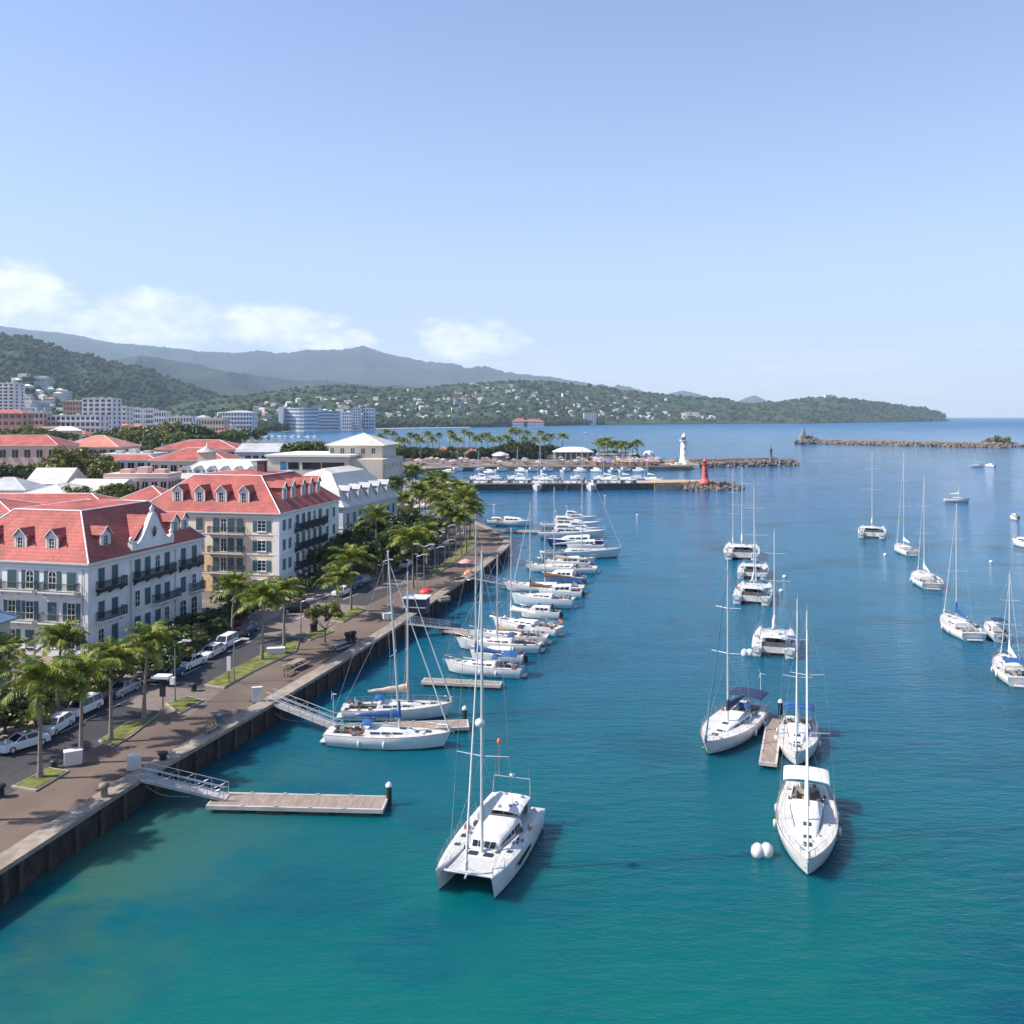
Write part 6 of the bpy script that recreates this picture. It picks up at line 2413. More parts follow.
mb.prism([(-34.2, 359.7), (p1[0], p1[1] - .3), (p1[0] + .5, p1[1] + 16.2), (-34.2, 378.3)], PZ - .1, PZ)
mb.prism([(-34.2, 359.7), (p1[0], p1[1] - .3), (p1[0], p1[1] + .5), (-34.2, 360.5)], PZ, PZ + .28, 1)
mb.build('pier_deck', [CONC, mat('pier_kerb', (.45, .30, .25), .9, var=.15, scale=.5)], pier)
mb = MB()
q1 = ((712 - 512) / F * 372, 372)
mb.prism([(p1[0] + .02, p1[1] - 1.2), (q1[0], q1[1] - 2), (q1[0] + 3, q1[1] + 10), (p1[0] + .6, p1[1] + 16)], -1.2, PZ + .35)
mb.build('masonry_head', mat('tan_masonry', (.40, .29, .18), .9, var=.2, scale=.5, bump=.05), pier)
rb = thing('rock_mound', 'dark boulder mound at the end of the pier round the red lighthouse', 'rocks')
rb['kind'] = 'stuff'
rocks(rb, [((p1[0] + 12, 366, 3, 2.2), (q1[0], 368, 7, 2.8)), ((q1[0] - 10, 368, 8, 2.9), (q1[0] + 9, 372, 7, 2.6)), ((q1[0] + 3, 370, 8, 2.4), (q1[0] + 11, 372, 4, 1.0))], 620, .95, 3)
def lighthouse(name, label, x, y, z, H, r0, r1, m, mw, lamp=True, base=0):
    t = thing(name, label, 'lighthouse', (x, y, z))
    mb = MB()
    prof = [(r0 * 1.5, -.2), (r0 * 1.5, .5 + base), (r0 * 1.15, .7 + base), (r0, 1.2 + base)]
    for k in range(1, 7):
        prof.append((r0 + (r1 - r0) * (k / 6) ** .8, 1.2 + base + (H * .72 - 1.2 - base) * k / 6))
    mb.lathe(prof, 18)
    mb.build('tower', m, t)
    mb = MB()
    mb.lathe([(r1, H * .72 - .5), (r1 * 1.5, H * .72), (r1 * 1.55, H * .72 + .25), (r1 * .9, H * .72 + .26)], 18)
    g = mb.build('gallery', m, t)
    mb = MB()
    k = 14
    pts = [(r1 * 1.45 * math.cos(2 * math.pi * i / k), r1 * 1.45 * math.sin(2 * math.pi * i / k), H * .72 + 1.2) for i in range(k + 1)]
    mb.path(pts, .06, n=4)
    for p in pts:
        mb.tube(p, (p[0], p[1], H * .72 + .2), .05, n=4)
    mb.build('railing', mw, g)
    mb = MB()
    mb.lathe([(r1 * .62, H * .72 + .25), (r1 * .62, H * .84)], 12)
    mb.build('lantern', GLASS if lamp else m, t)
    mb = MB()
    mb.lathe([(r1 * .85, H * .84), (r1 * .8, H * .86), (r1 * .45, H * .93), (.12, H * .96), (.1, H)], 14)
    mb.build('dome', mw, t)
    mb = MB()
    for f in (.25, .45, .62):
        a = -1.7
        rr_ = r0 + (r1 - r0) * f
        mb.box(-.28, .28, -rr_ * 1.02 - .02, -rr_ * .9, H * f, H * f + 1.0)
    mb.build('window', GLASS, t)
    return t
lighthouse('lighthouse', 'red lighthouse on the boulder mound at the pier end', (705 - 512) / F * 366, 366, PZ + .1, 10.6, 1.45, 1.0, mat('red_tower_paint', (.50, .10, .09), .6, var=.08, scale=1), mat('red_dome_paint', (.55, .06, .05), .5), base=.6)
lighthouse('lighthouse', 'tall white lighthouse on the second breakwater behind the red one', (684 - 512) / F * 520, 520, 2.2, 18.6, 2.6, 1.75, WALLW, TRIMW)
mbp = MB()
base_lh = thing('lighthouse_terrace', 'low white walled terrace at the foot of the white lighthouse', 'terrace', ((684 - 512) / F * 520, 520, 1.2))
mbp.box(-8, 8, -5, 5, -2, 1.0)
mbp.box(-5, 5, -3.5, 3.5, 1.0, 1.9)
mbp.build('wall', WALLB, base_lh)
# second breakwater
bw = thing('breakwater', 'low stone breakwater reaching right from the white lighthouse', 'breakwater')
mb = MB()
a0, a1 = ((668 - 512) / F * 520, 522), ((794 - 512) / F * 548, 548)
mb.prism([a0, a1, (a1[0], a1[1] + 9), (a0[0], a0[1] + 10)], -1.2, 2.3)
mb.prism([(a0[0] + 12, a0[1] + 10.2), (a1[0] - 8, a1[1] + 6.5), (a1[0] - 8, a1[1] + 8.4), (a0[0] + 12, a0[1] + 12.2)], 2.0, 4.4)
mb.build('causeway', CONC, bw)
rocks(bw, [((a0[0], a0[1], 3, 2.0), (a1[0], a1[1] + 2, 5, 3.0)), ((a1[0] - 30, a1[1] - 2, 6, 3.4), (a1[0] + 1, a1[1] + 4, 6, 2.6))], 620, 1.15, 4)
t = thing('beacon_tower', 'thin dark beacon tower near the tip of the stone breakwater', 'beacon', ((771 - 512) / F * 546, 546, 3.2))
mb = MB()
mb.lathe([(1.2, -1), (1.2, .8), (.75, 1.0), (.65, 6.0), (1.0, 6.3), (1.0, 6.8), (.35, 7), (.3, 9.5), (0, 9.8)], 12)
mb.build('tower', mat('dark_green_paint', (.05, .08, .08), .6), t)
# far breakwater
fb_ = thing('breakwater', 'long far breakwater of boulders lying across the bay at right', 'breakwater')
f0_, f1_ = G(806, 443.6, 0), G(1006, 448.0, 0)
mb = MB()
mb.prism([(f0_[0], f0_[1] + 1), (f1_[0], f1_[1] + 1), (f1_[0], f1_[1] + 8), (f0_[0], f0_[1] + 8)], -1.2, 3.2)
mb.build('core', mat('breakwater_stone', (.18, .15, .12), .95, var=.25, scale=.3), fb_)
rocks(fb_, [((f0_[0], f0_[1] + 4, 6, 4.2), (f1_[0], f1_[1] + 4, 6.5, 4.4))], 1900, 1.15, 5, m=mat('pale_riprap', (.19, .155, .13), .95, var=.35, scale=.3))
g0 = G(818, 443.8, 0)
isl2 = thing('islet', 'rocky islet with scrub at the left end of the far breakwater', 'islet', (g0[0] - 8, g0[1], 0))
rocks(isl2, [((-16, 0, 8, 3), (8, 3, 9, 6)), ((-6, 3, 6, 7), (4, 4, 6, 7))], 260, 2.0, 6)
t = thing('ruined_tower', 'old stone tower standing on the rocky islet', 'tower', ((807 - 512) / F * 960 + 0, 972, 5))
mb = MB()
mb.box(-1.9, 1.9, -1.9, 1.9, -3, 8.0)
mb.box(-3.6, -1.9, -1.5, 1.5, -3, 4.0)
mb.box(-1.2, 1.2, -1.2, 1.2, 8.5, 11.5)
mb.build('wall', mat('old_tower_stone', (.30, .29, .25), .9, var=.3, scale=.5), t)
g1 = G(1002, 446.8, 0)
isl3 = thing('islet', 'green scrub covered knoll at the right end of the far breakwater', 'islet', (g1[0], g1[1], 0))
rocks(isl3, [((-20, 0, 8, 3), (16, 2, 8, 3))], 200, 2.0, 7)
mbk = MB()
V, Fc = crown_arrays(17, 10, 9, 60, 40, .9, 91)
mbk.arr(V, Fc)
mbk.build('scrub', GTREE2, isl3, loc=(-2, 4, 1))

# ------------------------------------------------------------------ peninsula buildings
block(433, 452, 452.3, 605, 14, 'low pavilion with orange red hipped roof among the peninsula palms, leftmost', wall=WALLC, vroof=447, cols=5, floors=1)
block(451, 466, 452.6, 600, 12, 'middle red hipped roof pavilion on the peninsula', wall=WALLC, vroof=446.5, cols=4, floors=1)
block(464, 481, 453.6, 590, 12, 'bright red hipped roof pavilion at right of the peninsula group', wall=WALLC, vroof=448, cols=4, floors=1)
block(408, 420, 452.5, 600, 12, 'orange roofed pavilion half hidden behind the palms', wall=WALLC, vroof=448, cols=4, floors=1)
block(492, 508, 457.5, 575, 9, 'small open kiosk with pale canopy roof on the peninsula', cat='kiosk', wall=WALLR, roofm=ROOFW, vroof=454.5, cols=4, floors=1)
# white canopy hall
hx = (573 - 512) / F * 570
th = thing('market_hall', 'hall under one big smooth white canopy on the peninsula', 'hall', (hx, 570, QZ))
hw = 20 / F * 570
mb = MB()
secs = []
for i in range(13):
    t_ = i / 12
    e = (1 - abs(2 * t_ - 1) ** 3.0)
    secs.append([(-hw + 2 * hw * t_, -8 + 16 * k / 6, ZV(451.5, 570) - QZ + 2.9 * e * (1 - (abs(k - 3) / 3.0) ** 2.5) ** .8 + .1) for k in range(7)])
mb.loft(secs)
mb.loft([[(p[0], p[1], ZV(451.5, 570) - QZ - .35) for p in s] for s in secs])
for s in (0, -1):
    mb.loft([secs[s], [(p[0], p[1], ZV(451.5, 570) - QZ - .35) for p in secs[s]]])
for k in (0, 6):
    mb.loft([[s[k] for s in secs], [(s[k][0], s[k][1], ZV(451.5, 570) - QZ - .35) for s in secs]])
mb.build('canopy', CANVASW, th)
mb = MB()
zc = ZV(451.5, 570) - QZ - .36
for k in range(8):
    x = -hw + .6 + (2 * hw - 1.2) * k / 7
    mb.box(x - .22, x + .22, -7.6, -7.2, 0, zc)
    mb.box(x - .22, x + .22, 7.2, 7.6, 0, zc)
mb.build('column', TRIMW, th)
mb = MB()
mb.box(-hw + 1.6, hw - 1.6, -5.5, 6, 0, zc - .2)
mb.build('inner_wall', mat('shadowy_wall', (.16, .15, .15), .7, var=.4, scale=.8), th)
# long low white awning
aw = thing('awning', 'long low white awning over market stalls right of the white hall', 'awning', ((616 - 512) / F * 572, 572, QZ))
mb = MB()
mb.box(-13.5, 13.5, -3, 3, 3.6, 3.9)
mb.build('canopy', CANVASW, aw)
mb = MB()
for k in range(8):
    mb.box(-13 + k * 3.7, -12.8 + k * 3.7, -2.9, -2.7, 0, 3.6)
mb.build('post', TRIMW, aw)
dm_ = thing('domed_tent', 'small white domed tent right of the long awning', 'tent', ((649 - 512) / F * 566, 566, QZ))
mb = MB()
mb.lathe([(4.0, 2.6), (4.0, 3.0), (3.7, 4.3), (2.7, 5.5), (1.2, 6.1), (0, 6.25)], 16)
mb.build('dome', CANVASW, dm_)
mb = MB()
mb.lathe([(3.6, 0), (3.6, 2.6)], 12)
mb.build('wall', WALLG, dm_)
for (u, Y, lb) in ((500, 566, 'low grey canopy tent left of the masts'), (536, 590, 'small rounded white tent behind the palms')):
    t = thing('domed_tent', lb, 'tent', ((u - 512) / F * Y, Y, QZ))
    mb = MB()
    mb.lathe([(4.6, 3.0), (4.4, 3.6), (2.4, 4.6), (0, 5.0)], 12)
    mb.build('dome', CANVASW, t)
    mb = MB()
    for k in range(6):
        mb.tube((4 * math.cos(k), 4 * math.sin(k), 0), (4 * math.cos(k), 4 * math.sin(k), 3.1), .1, n=4)
    mb.build('post', TRIMW, t)
# market stalls and parasols
STC = [mat('stall_yellow', (.34, .25, .12), .8), mat('stall_orange', (.30, .15, .08), .8), mat('stall_red', (.42, .05, .05), .8), mat('stall_white', (.42, .39, .38), .8), mat('stall_blue', (.08, .16, .30), .8), mat('stall_purple', (.26, .18, .26), .8)]
SMs = []
for m in STC:
    mb = MB()
    mb.lathe([(1.9, 2.3), (1.7, 2.5), (.1, 3.2), (0, 3.25)], 8, mi=0)
    mb.tube((0, 0, 0), (0, 0, 3.1), .05, n=5, mi=1)
    mb.box(-1.1, 1.1, -.6, .6, .7, .82, 1)
    mb.box(-.9, -.7, -.5, .5, 0, .7, 1)
    mb.box(.7, .9, -.5, .5, 0, .7, 1)
    SMs.append(mb.mesh('market_stall', [m, WALLR]))
names = ['yellow', 'orange', 'red', 'white', 'blue', 'purple grey']
rs = random.Random(3)
for i in range(150):
    u = rs.choice((rs.uniform(415, 688), rs.uniform(595, 660)))
    Y = rs.uniform(503, 560)
    k = rs.choice((0, 1, 3, 3, 4, 5, 5, 5))
    o = link('market_stall', SMs[k], None, ((u - 512) / F * Y, Y, QZ), rs.uniform(0, 3), (1, 1, 1))
    tag(o, names[k] + ' parasol stall in the crowded market on the peninsula', 'market stall', names[k] + ' parasol stalls on the peninsula')
for i in range(40):
    u = rs.uniform(400, 468)
    x, y, _ = G(u, rs.uniform(500, 520), QZ)
    if x > -14:
        continue
    k = rs.choice((0, 1, 3, 3, 5, 2))
    o = link('market_stall', SMs[k], None, (x, y, QZ), rs.uniform(0, 3), (.9, .9, .9))
    tag(o, names[k] + ' parasol stall glimpsed through the palm grove', 'market stall', names[k] + ' parasols behind the palm grove')

# ------------------------------------------------------------------ floating docks, piles, gangways
def dock(label, a, b, w_, z=.55, piles=(), fl=5, seed=0, ends=True):
    ax, ay = a
    bx, by = b
    L = math.hypot(bx - ax, by - ay)
    rz = math.atan2(by - ay, bx - ax)
    t = thing('floating_dock', label, 'dock', (ax, ay, 0), rz)
    mb = MB()
    mb.box(0, L, -w_ / 2 + .18, w_ / 2 - .18, z - .10, z)
    mb.build('planking', PLANK, t)
    mb = MB()
    for s in (-1, 1):
        mb.box(0, L, s * (w_ / 2 - .09) - .09, s * (w_ / 2 - .09) + .09, z - .26, z + .03)
    mb.box(-.16, 0, -w_ / 2, w_ / 2, z - .26, z + .03)
    mb.box(L, L + .16, -w_ / 2, w_ / 2, z - .26, z + .03)
    for k in range(1, int(L / 2.6)):
        for s in (-1, 1):
            mb.box(k * 2.6 - .12, k * 2.6 + .12, s * (w_ / 2 - .1) - .05, s * (w_ / 2 - .1) + .05, z + .031, z + .12)
    mb.build('edge_beam', DOCKE, t)
    mb = MB()
    for k in range(fl):
        x0 = L * (k + .12) / fl
        mb.box(x0, x0 + L / fl * .68, -w_ / 2 + .06, w_ / 2 - .06, -.35, z - .27)
    mb.build('float', FLOATM, t)
    for (px, py) in piles:
        pl = thing('mooring_pile', 'black mooring pile with white cap by the ' + ' '.join(label.split(' at ')[0].split(' beside ')[0].split()[:8]), 'mooring pile', (px, py, 0))
        mb = MB()
        mb.tube((0, 0, -1.5), (0, 0, 1.45), .22, n=12)
        mb.build('pile', BLACK, pl)
        mb = MB()
        mb.lathe([(.26, 1.45), (.26, 1.6), (.05, 1.8), (0, 1.8)], 12)
        mb.build('cap', WHITE, pl)
    return t
def gangway(label, a, za, b, zb_, w_=1.1):
    ax, ay = a
    bx, by = b
    L = math.hypot(bx - ax, by - ay)
    rz = math.atan2(by - ay, bx - ax)
    t = thing('gangway', label, 'gangway', (ax, ay, za), rz)
    dz = zb_ - za
    mb = MB()
    mb.add([(0, -w_ / 2, 0), (L, -w_ / 2, dz), (L, w_ / 2, dz), (0, w_ / 2, 0), (0, -w_ / 2, -.12), (L, -w_ / 2, dz - .12), (L, w_ / 2, dz - .12), (0, w_ / 2, -.12)],
           [(0, 1, 2, 3), (7, 6, 5, 4), (0, 4, 5, 1), (3, 2, 6, 7), (1, 5, 6, 2), (0, 3, 7, 4)])
    for k in range(1, int(L / .6)):
        x = k * .6
        z = dz * x / L
        mb.box(x - .03, x + .03, -w_ / 2 + .05, w_ / 2 - .05, z, z + .03)
    mb.build('walkway', DOCKE, t)
    mb = MB()
    for s in (-1, 1):
        y = s * w_ / 2
        for h_ in (1.0, .55, .12):
            mb.tube((.2, y, h_ + dz * .2 / L), (L - .1, y, h_ + dz), .032, n=5)
        k = int(L / 1.2)
        for i in range(k + 1):
            x = .2 + (L - .3) * i / k
            mb.tube((x, y, dz * x / L - .1), (x, y, 1.0 + dz * x / L), .03, n=5)
            if i < k:
                x2 = .2 + (L - .3) * (i + 1) / k
                mb.tube((x, y, .12 + dz * x / L), (x2, y, 1.0 + dz * x2 / L), .015, n=4)
    mb.build('railing', STEEL, t)
    return t
d1a, d1b = G2(214, 799, .55), G2(384, 803, .55)
pl1 = G2(382, 808, 0)
dock('long empty floating dock with grey brown planks at lower left', d1a, d1b, 2.5, piles=[(d1b[0] + .25, d1b[1] + .9)], fl=4)
gangway('steel railed gangway sloping from the quay to the empty dock', G2(140, 777, 2.2), 2.2, (d1a[0] + 1.0, d1a[1] + .1), .62)
d2a, d2b = G2(330, 729, .5), G2(467, 724, .5)
dock('floating dock between the two front yachts', d2a, d2b, 2.2, piles=[(d2b[0] - .3, d2b[1] + 1.4)])
gangway('steel railed gangway sloping from the quay to the front yachts', G2(268, 700, 2.2), 2.2, (d2a[0] + 1.0, d2a[1]), .57)
d3a, d3b = G2(443, 629, .5), G2(545, 641, .5)
dock('floating dock beside the yacht with orange flag', d3a, d3b, 1.9, piles=[G2(505, 628, 0)])
gangway('long thin gangway in the middle of the quay reaching the second group of yachts', G2(394, 622, 2.2), 2.2, (d3a[0] + 1, d3a[1]), .57)
d4a, d4b = G2(424, 680.5, .5), G2(500, 684, .5)
dock('narrow floating dock in front of the small yacht with blue cover', d4a, d4b, 1.6, piles=[])
d5a, d5b = G2(504, 586, .5), G2(580, 587, .5)
dock('floating dock between the grey hulled yachts', d5a, d5b, 1.8)
gangway('thin distant gangway from the quay bend to the grey hulled yachts', G2(466, 577, 2.2), 2.2, (d5a[0] + 1, d5a[1]), .57)
d6a, d6b = G2(472, 530.5, .6), G2(600, 533, .6)
dock('long dark floating dock beyond the quay corner', G2(477, 529, .6), d6b, 2.6)
d7a, d7b = G2(768, 763, .5), G2(775, 716, .5)
dock('short wooden dock between two white yachts at right', d7a, d7b, 1.5, piles=[G2(780.5, 717, 0)], fl=3)
d8a, d8b = G2(527, 566, .5), G2(575, 567, .5)
dock('short floating dock under the long pointed bows', d8a, d8b, 1.6)

# ------------------------------------------------------------------ buoys
def buoy(label, u, v, r_, m=WHITE, twin=False, group=None):
    x, y, _ = G(u, v, 0)
    t = thing('mooring_buoy', label, 'buoy', (x, y, 0), 0, group)
    if twin:
        for s in (-1, 1):
            mb = MB()
            mb.lathe([(0, -.25), (r_ * .6, -.1), (r_ * .82, .25), (r_ * .74, .62), (r_ * .35, .86), (0, .92)], 14, (s * r_ * .55, 0, 0))
            mb.build('float', m, t)
    else:
        mb = MB()
        mb.lathe([(0, -r_ * .6), (r_ * .7, -r_ * .4), (r_, 0), (r_ * .85, r_ * .55), (r_ * .4, r_ * .92), (0, r_)], 14)
        mb.build('float', m, t)
    mb = MB()
    mb.tube((0, 0, r_ * .8), (0, 0, r_ * 1.25), .05, n=5)
    mb.build('ring', STEEL, t)
    return t
buoy('big twin lobed white buoy left of the bow of the foreground yacht', 762, 856, .56, twin=True)
buoy('white buoy left of the white catamaran seen from astern', 747, 656, .55, twin=True)
for (u, v, lb) in ((784.5, 577, 'little white buoy right of the davit catamaran'), (885, 555, 'little white buoy left of the second distant yacht'), (991, 562, 'little pinkish buoy near the right edge'), (637, 515, 'little buoy in open water below the red lighthouse'),
                   (605, 496, 'little buoy near the long pier'), (494, 505, 'little dark buoy beyond the quay corner'), (781, 591, 'small round white buoy beside the middle catamaran mast')):
    buoy(lb, u, v, .38)
# small speed boat wakes of far water are left to the sea; far tiny boats
motorboat('tiny speedboat on the bay beyond the white hall', (588, 434.0), (585, 434.3), tiers=1, Lmin=9)

# ------------------------------------------------------------------ quay furniture
def at(u, v):
    x, y, _ = G(u, v, QZ)
    return x, y
def lamp(label, u, v, vtop, heads=1, group=None, thick=.08, box=False):
    x, y = at(u, v)
    h = ZV(vtop, y) - QZ
    t = thing('street_lamp', label, 'street lamp', (x, y, QZ), -.2, group)
    mb = MB()
    mb.tube((0, 0, 0), (0, 0, h), thick, thick * .6, 8)
    mb.tube((0, 0, 0), (0, 0, .5), thick * 1.8, thick * 1.5, 8)
    mb.build('pole', LAMPM, t)
    for k in range(heads):
        s = 1 if k == 0 else -1
        mb = MB()
        mb.tube((0, 0, h - .1), (s * 1.0, 0, h + .25), .045, n=5)
        mb.box(min(s * .8, s * 1.7), max(s * .8, s * 1.7), -.16, .16, h + .22, h + .36)
        mb.build('lamp_head', ALU, t)
    if box:
        mb = MB()
        mb.box(-.35, .1, -.35, -.08, h * .32, h * .32 + .7)
        mb.build('sign_box', TRIMW, t)
    return t
lamp('tall slim lamp post on the small sunlit grass island, with a white box half way', 175, 703, 643, box=True)
lamp('dark lamp post beside the shaded hatchback row', 234, 682, 641)
lamp('double headed lamp post with pale arms beyond the cross street', 424, 598, 546, heads=2)
lamp('grey lamp post left of the double headed one', 417, 594, 556)
lamp('brown lamp post on the dry verge by the bollards', 301, 638, 601)
for i, (u, v, vt) in enumerate(((435, 570, 548), (438, 566, 545), (445, 562, 541), (450, 556, 538), (456, 552, 534), (383, 590, 561), (448, 548, 526))):
    lamp('thin grey lamp post along the far curve of the road', u, v, vt, group='lamp posts at the far bend', thick=.06)
def bollard(label, u, v, m=BLACK, h_=.8, r_=.22, group=None):
    x, y = at(u, v)
    t = link('bollard', None, None, (x, y, QZ))
    mb = MB()
    mb.lathe([(r_ * 1.1, 0), (r_, .1), (r_ * .9, h_ * .7), (r_ * 1.35, h_ * .8), (r_ * 1.25, h_), (0, h_ * 1.08)], 12)
    bpy.data.objects.remove(t)
    o = mb.build('bollard', m, None, loc=(x, y, QZ))
    return tag(o, label, 'bollard', group)
bollard('stone mooring bollard on the promenade near the first gangway', 104, 799, STONE, 1.1, .28)
bollard('squat dark bollard at the head of the first gangway', 163, 762, BLACK, .8, .3)
bollard('dark round bollard on the sunlit paving by the grass island', 304 / 4 - 22, 768, BLACK, .6, .25)
bollard('little dark bollard on the bright paving right of the tall lamp', 194, 691, BLACK, .8, .28)
bollard('dark bollard on the sunlit verge, left of the pair', 312.5, 633, BLACK, 1.3, .3)
bollard('dark bollard on the sunlit verge, right of the pair', 315, 631.5, BLACK, 1.4, .32)
bollard('dark bollard near the crossing behind the verge', 316, 613, BLACK, 1.2, .3)
bollard('dark mooring post on the quay behind the picnic table', 348, 644, BLACK, 1.4, .35)
bollard('second dark mooring post behind the picnic table', 353, 642, BLACK, 1.3, .35)
bollard('grey cylinder bin on the quay coping', 219, 725, mat('grey_bin', (.12, .14, .16), .6), 1.1, .4)
bollard('dark bin at the left edge of the promenade', 0, 797, BLACK, .9, .3)
def cabinet(label, u, v, w_, d_, h_, rz, m=WHITE, name='utility_box'):
    x, y = at(u, v)
    t = thing(name, label, 'utility box', (x, y, QZ), rz)
    mb = MB()
    mb.box(-w_ / 2, w_ / 2, -d_ / 2, d_ / 2, .12, h_)
    mb.box(-w_ / 2 - .05, w_ / 2 + .05, -d_ / 2 - .05, d_ / 2 + .05, h_, h_ + .07)
    mb.build('housing', m, t)
    mb = MB()
    mb.box(-w_ / 2 + .1, -.02, -d_ / 2 - .03, -d_ / 2 - .003, .25, h_ - .12)
    mb.box(.02, w_ / 2 - .1, -d_ / 2 - .03, -d_ / 2 - .003, .25, h_ - .12)
    mb.build('door', ALU, t)
    mb = MB()
    mb.box(-w_ / 2 + .05, w_ / 2 - .05, -d_ / 2 + .04, d_ / 2 - .04, 0, .12)
    mb.build('plinth', STONE, t)
    return t
cabinet('long white utility box beside the second palm trunk', 73, 765, 1.3, .7, 1.15, .5)
cabinet('white panel box standing at the head of the first gangway', 134, 771, 1.0, .35, 1.2, .25)
cabinet('white panel box at the head of the second gangway', 257, 703, .9, .35, 1.5, .3)
cabinet('white blue box in the shade of the verge palms', 276, 655, 2.0, .8, .8, .2)
def signpost(label, u, v, h_, m, w_=.5, bh=.9):
    x, y = at(u, v)
    t = thing('sign_post', label, 'sign', (x, y, QZ), -.1)
    mb = MB()
    mb.tube((0, 0, 0), (0, 0, h_), .05, n=6)
    mb.build('post', BLACK, t)
    mb = MB()
    mb.box(-w_ / 2, w_ / 2, -.10, -.055, h_ - bh, h_)
    mb.build('board', m, t)
    return t
signpost('narrow pale notice board on a dark post above the shaded verge', 229, 684, 2.9, TRIMW, .42, 1.5)
sp = signpost('dark ticket post with flat white canopy beside the grass island', 163, 708, 2.9, BLACK, .6, 1.8)
mb = MB()
mb.box(-.75, .75, -.5, .5, 2.9, 3.15)
mb.build('canopy', TRIMW, sp)
def bench(label, u, v, rz, table=False, group=None):
    x, y = at(u, v)
    t = thing('bench', label, 'bench', (x, y, QZ), rz, group)
    mb = MB()
    for k in range(3):
        mb.box(-.9, .9, -.22 + k * .16, -.08 + k * .16, .43, .47)
    mb.build('seat', TEAK, t)
    mb = MB()
    for k in range(2):
        mb.box(-.9, .9, .27, .30, .58 + k * .17, .71 + k * .17)
    mb.build('backrest', TEAK, t)
    for s in (-1, 1):
        mb = MB()
        mb.box(s * .75 - .04, s * .75 + .04, -.2, -.14, 0, .43)
        mb.box(s * .75 - .04, s * .75 + .04, .24, .30, 0, .80)
        mb.box(s * .75 - .04, s * .75 + .04, -.2, .24, .38, .425)
        mb.build('leg', IRON, t)
    return t
bench('bench facing the water near the grey bin', 212, 733, 1.35)
bench('pale bench on the sunlit patch of quay below the shade', 290, 675, 1.3)
def picnic(label, u, v, rz, m, parasol=None):
    x, y = at(u, v)
    t = thing('picnic_table', label, 'table', (x, y, QZ), rz)
    mb = MB()
    mb.box(-1.3, 1.3, -.5, .5, .72, .78)
    mb.build('tabletop', m, t)
    for s in (-1, 1):
        mb = MB()
        mb.box(-1.3, 1.3, s * .85 - .15, s * .85 + .15, .42, .47)
        mb.build('seat', m, t)
        mb = MB()
        mb.tube((s * .9, -.8, 0), (s * .9, .3, .72), .05, n=5)
        mb.tube((s * .9, .8, 0), (s * .9, -.3, .72), .05, n=5)
        mb.box(s * .9 - .04, s * .9 + .04, -.9, .9, .36, .42)
        mb.build('leg', IRON, t)
    return t
picnic('grey picnic table at the quay edge beside the dark mooring posts', 338, 650, 1.1, mat('grey_board', (.30, .29, .32), .8, var=.15, scale=3))
picnic('pale picnic table on the sunlit quay edge', 296, 668, 1.2, STONE)
picnic('dark picnic table on the promenade left of the far gangway', 456, 580, 1.0, BLACK)
def parasol(label, u, v, m, r_=1.3, h_=2.6):
    x, y = at(u, v)
    t = thing('parasol', label, 'parasol', (x, y, QZ))
    mb = MB()
    mb.tube((0, 0, 0), (0, 0, h_), .04, n=6)
    mb.lathe([(.4, 0), (.4, .12), (.1, .16)], 10)
    mb.build('pole', ALU, t)
    mb = MB()
    mb.lathe([(r_, h_ - .55), (r_, h_ - .45), (r_ * .5, h_ - .12), (0, h_ + .1)], 10)
    mb.build('canopy', m, t)
parasol('red and white parasol on the far promenade', 466, 574, mat('pale_red_canvas', (.60, .30, .28), .8, var=.2, scale=1))
parasol('bright red parasol beside the road at the cross street', 426, 605, RED, 1.1, 2.5)
parasol('orange parasol just below the red and white one', 469, 580, mat('orange_canvas', (.6, .22, .08), .8), .8, 1.8)
x, y = at(417, 612)
st_ = thing('food_kiosk', 'white and blue striped kiosk below the bright red parasol', 'kiosk', (x, y, QZ), -.2)
mb = MB()
mb.box(-1.6, 1.6, -1, 1, 0, 2.2)
mb.build('wall', mat('dark_kiosk', (.05, .05, .09), .6), st_)
mb = MB()
mb.box(-1.9, 1.9, -1.9, 1.1, 2.2, 2.32)
mb.build('awning', WHITE, st_)
mb = MB()
mb.box(-1.7, 1.7, -1.5, -1.02, .9, 1.0)
mb.build('counter', WHITE, st_)
cabinet('pale planter box on the quay edge near the striped kiosk', 444, 601, 1.6, 1.0, .6, .6, STONE, 'planter')
cabinet('white cube at the root of the middle gangway', 387, 620, 1.1, .8, .9, .4)
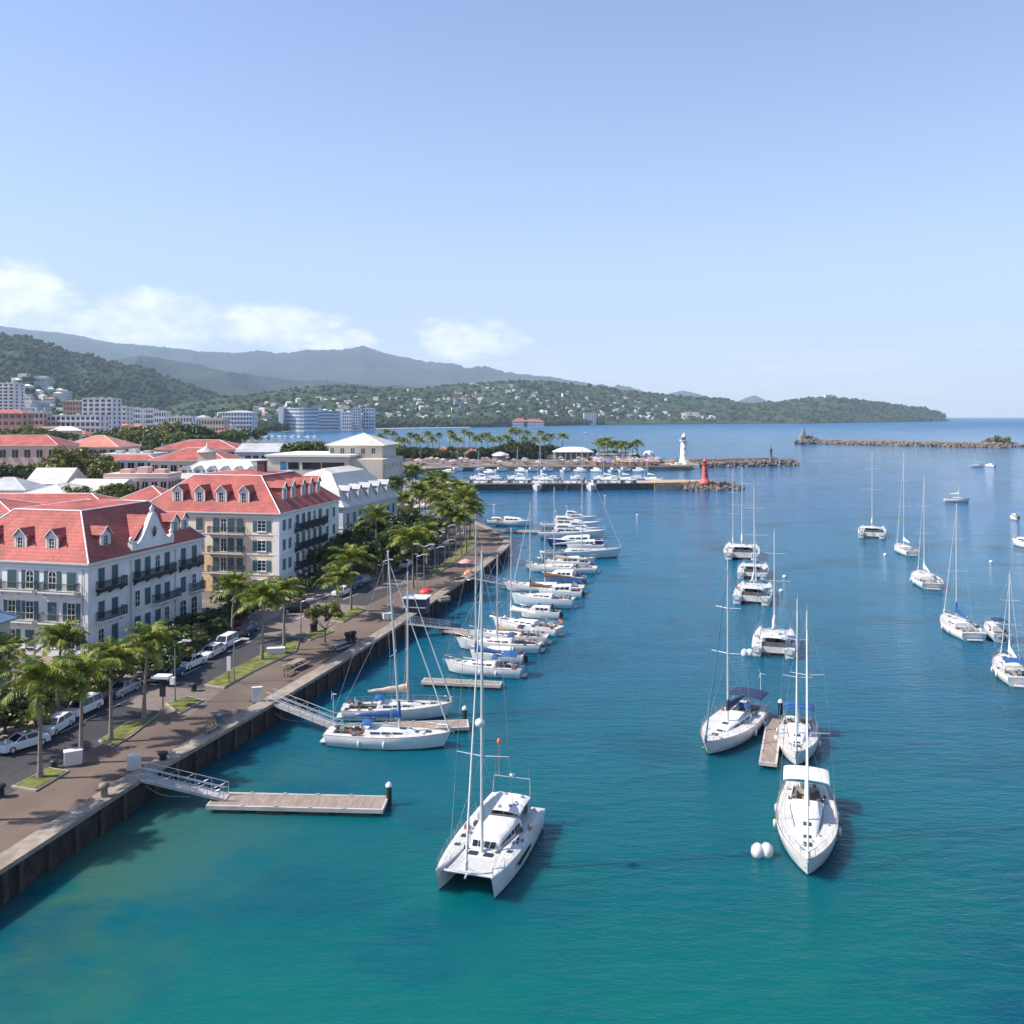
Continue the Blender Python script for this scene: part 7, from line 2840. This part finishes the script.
# garden walls and plaza canopy behind the hedge
for (u0, v0, u1, v1, h_, lb) in ((205, 622, 250, 620, 1.3, 'low pale garden wall below the cream hotel'), (60, 704, 118, 690, 1.1, 'low warm stone wall behind the parked cars')):
    a, b = at(u0, v0), at(u1, v1)
    d = Vector((b[0] - a[0], b[1] - a[1]))
    n_ = Vector((-d.y, d.x)).normalized() * .3
    t = thing('garden_wall', lb, 'wall', (a[0], a[1], QZ))
    mb = MB()
    mb.prism([(0, 0), (d.x, d.y), (d.x + n_.x, d.y + n_.y), (n_.x, n_.y)], -.5, h_)
    mb.build('wall', WALLP, t)
    mb = MB()
    mb.prism([(-n_.x * .2, -n_.y * .2), (d.x - n_.x * .2, d.y - n_.y * .2), (d.x + n_.x * 1.2, d.y + n_.y * 1.2), (n_.x * 1.2, n_.y * 1.2)], h_, h_ + .1)
    mb.build('coping', STONE, t)
# white gazebos among the palms
for (u, v, w_, lb) in ((410, 527, 8, 'flat white canopy roof in front of the palm grove, left'), (424, 524, 6, 'small white canopy roof among the palms, right'), (401, 506, 5, 'pale blue canopy glimpsed between villa hotel and grove')):
    x, y = at(u, v)
    t = thing('gazebo', lb, 'gazebo', (x, y, QZ), .1)
    mb = MB()
    mb.box(-w_ / 2, w_ / 2, -2.5, 2.5, 3.2, 3.45)
    mb.build('canopy', WHITE if 'blue' not in lb else SHUTB, t)
    mb = MB()
    for sx in (-1, 1):
        for sy in (-1, 1):
            mb.box(sx * (w_ / 2 - .3) - .1, sx * (w_ / 2 - .3) + .1, sy * 2.2 - .1, sy * 2.2 + .1, 0, 3.2)
    mb.build('post', TRIMW, t)
# mooring lines hanging from the quay
for k, (a, b, lb) in enumerate((((143, 783, 1.6), (190, 797, .1), 'slack mooring rope sagging from the quay below the first gangway'), ((270, 707, 1.6), (300, 722, .1), 'slack mooring rope sagging from the quay below the second gangway'))):
    p, q = Vector(G(*a)), Vector(G(*b))
    p.z, q.z = a[2], b[2]
    pts = [p.lerp(q, i / 10) - Vector((0, 0, .7 * math.sin(math.pi * i / 10) * (1 - i / 14))) for i in range(11)]
    for x_ in pts:
        x_.z = max(x_.z, .04)
    mb = MB()
    mb.path([tuple(x_) for x_ in pts], .03, n=5)
    tag(mb.build('mooring_rope', ROPE), lb, 'rope')
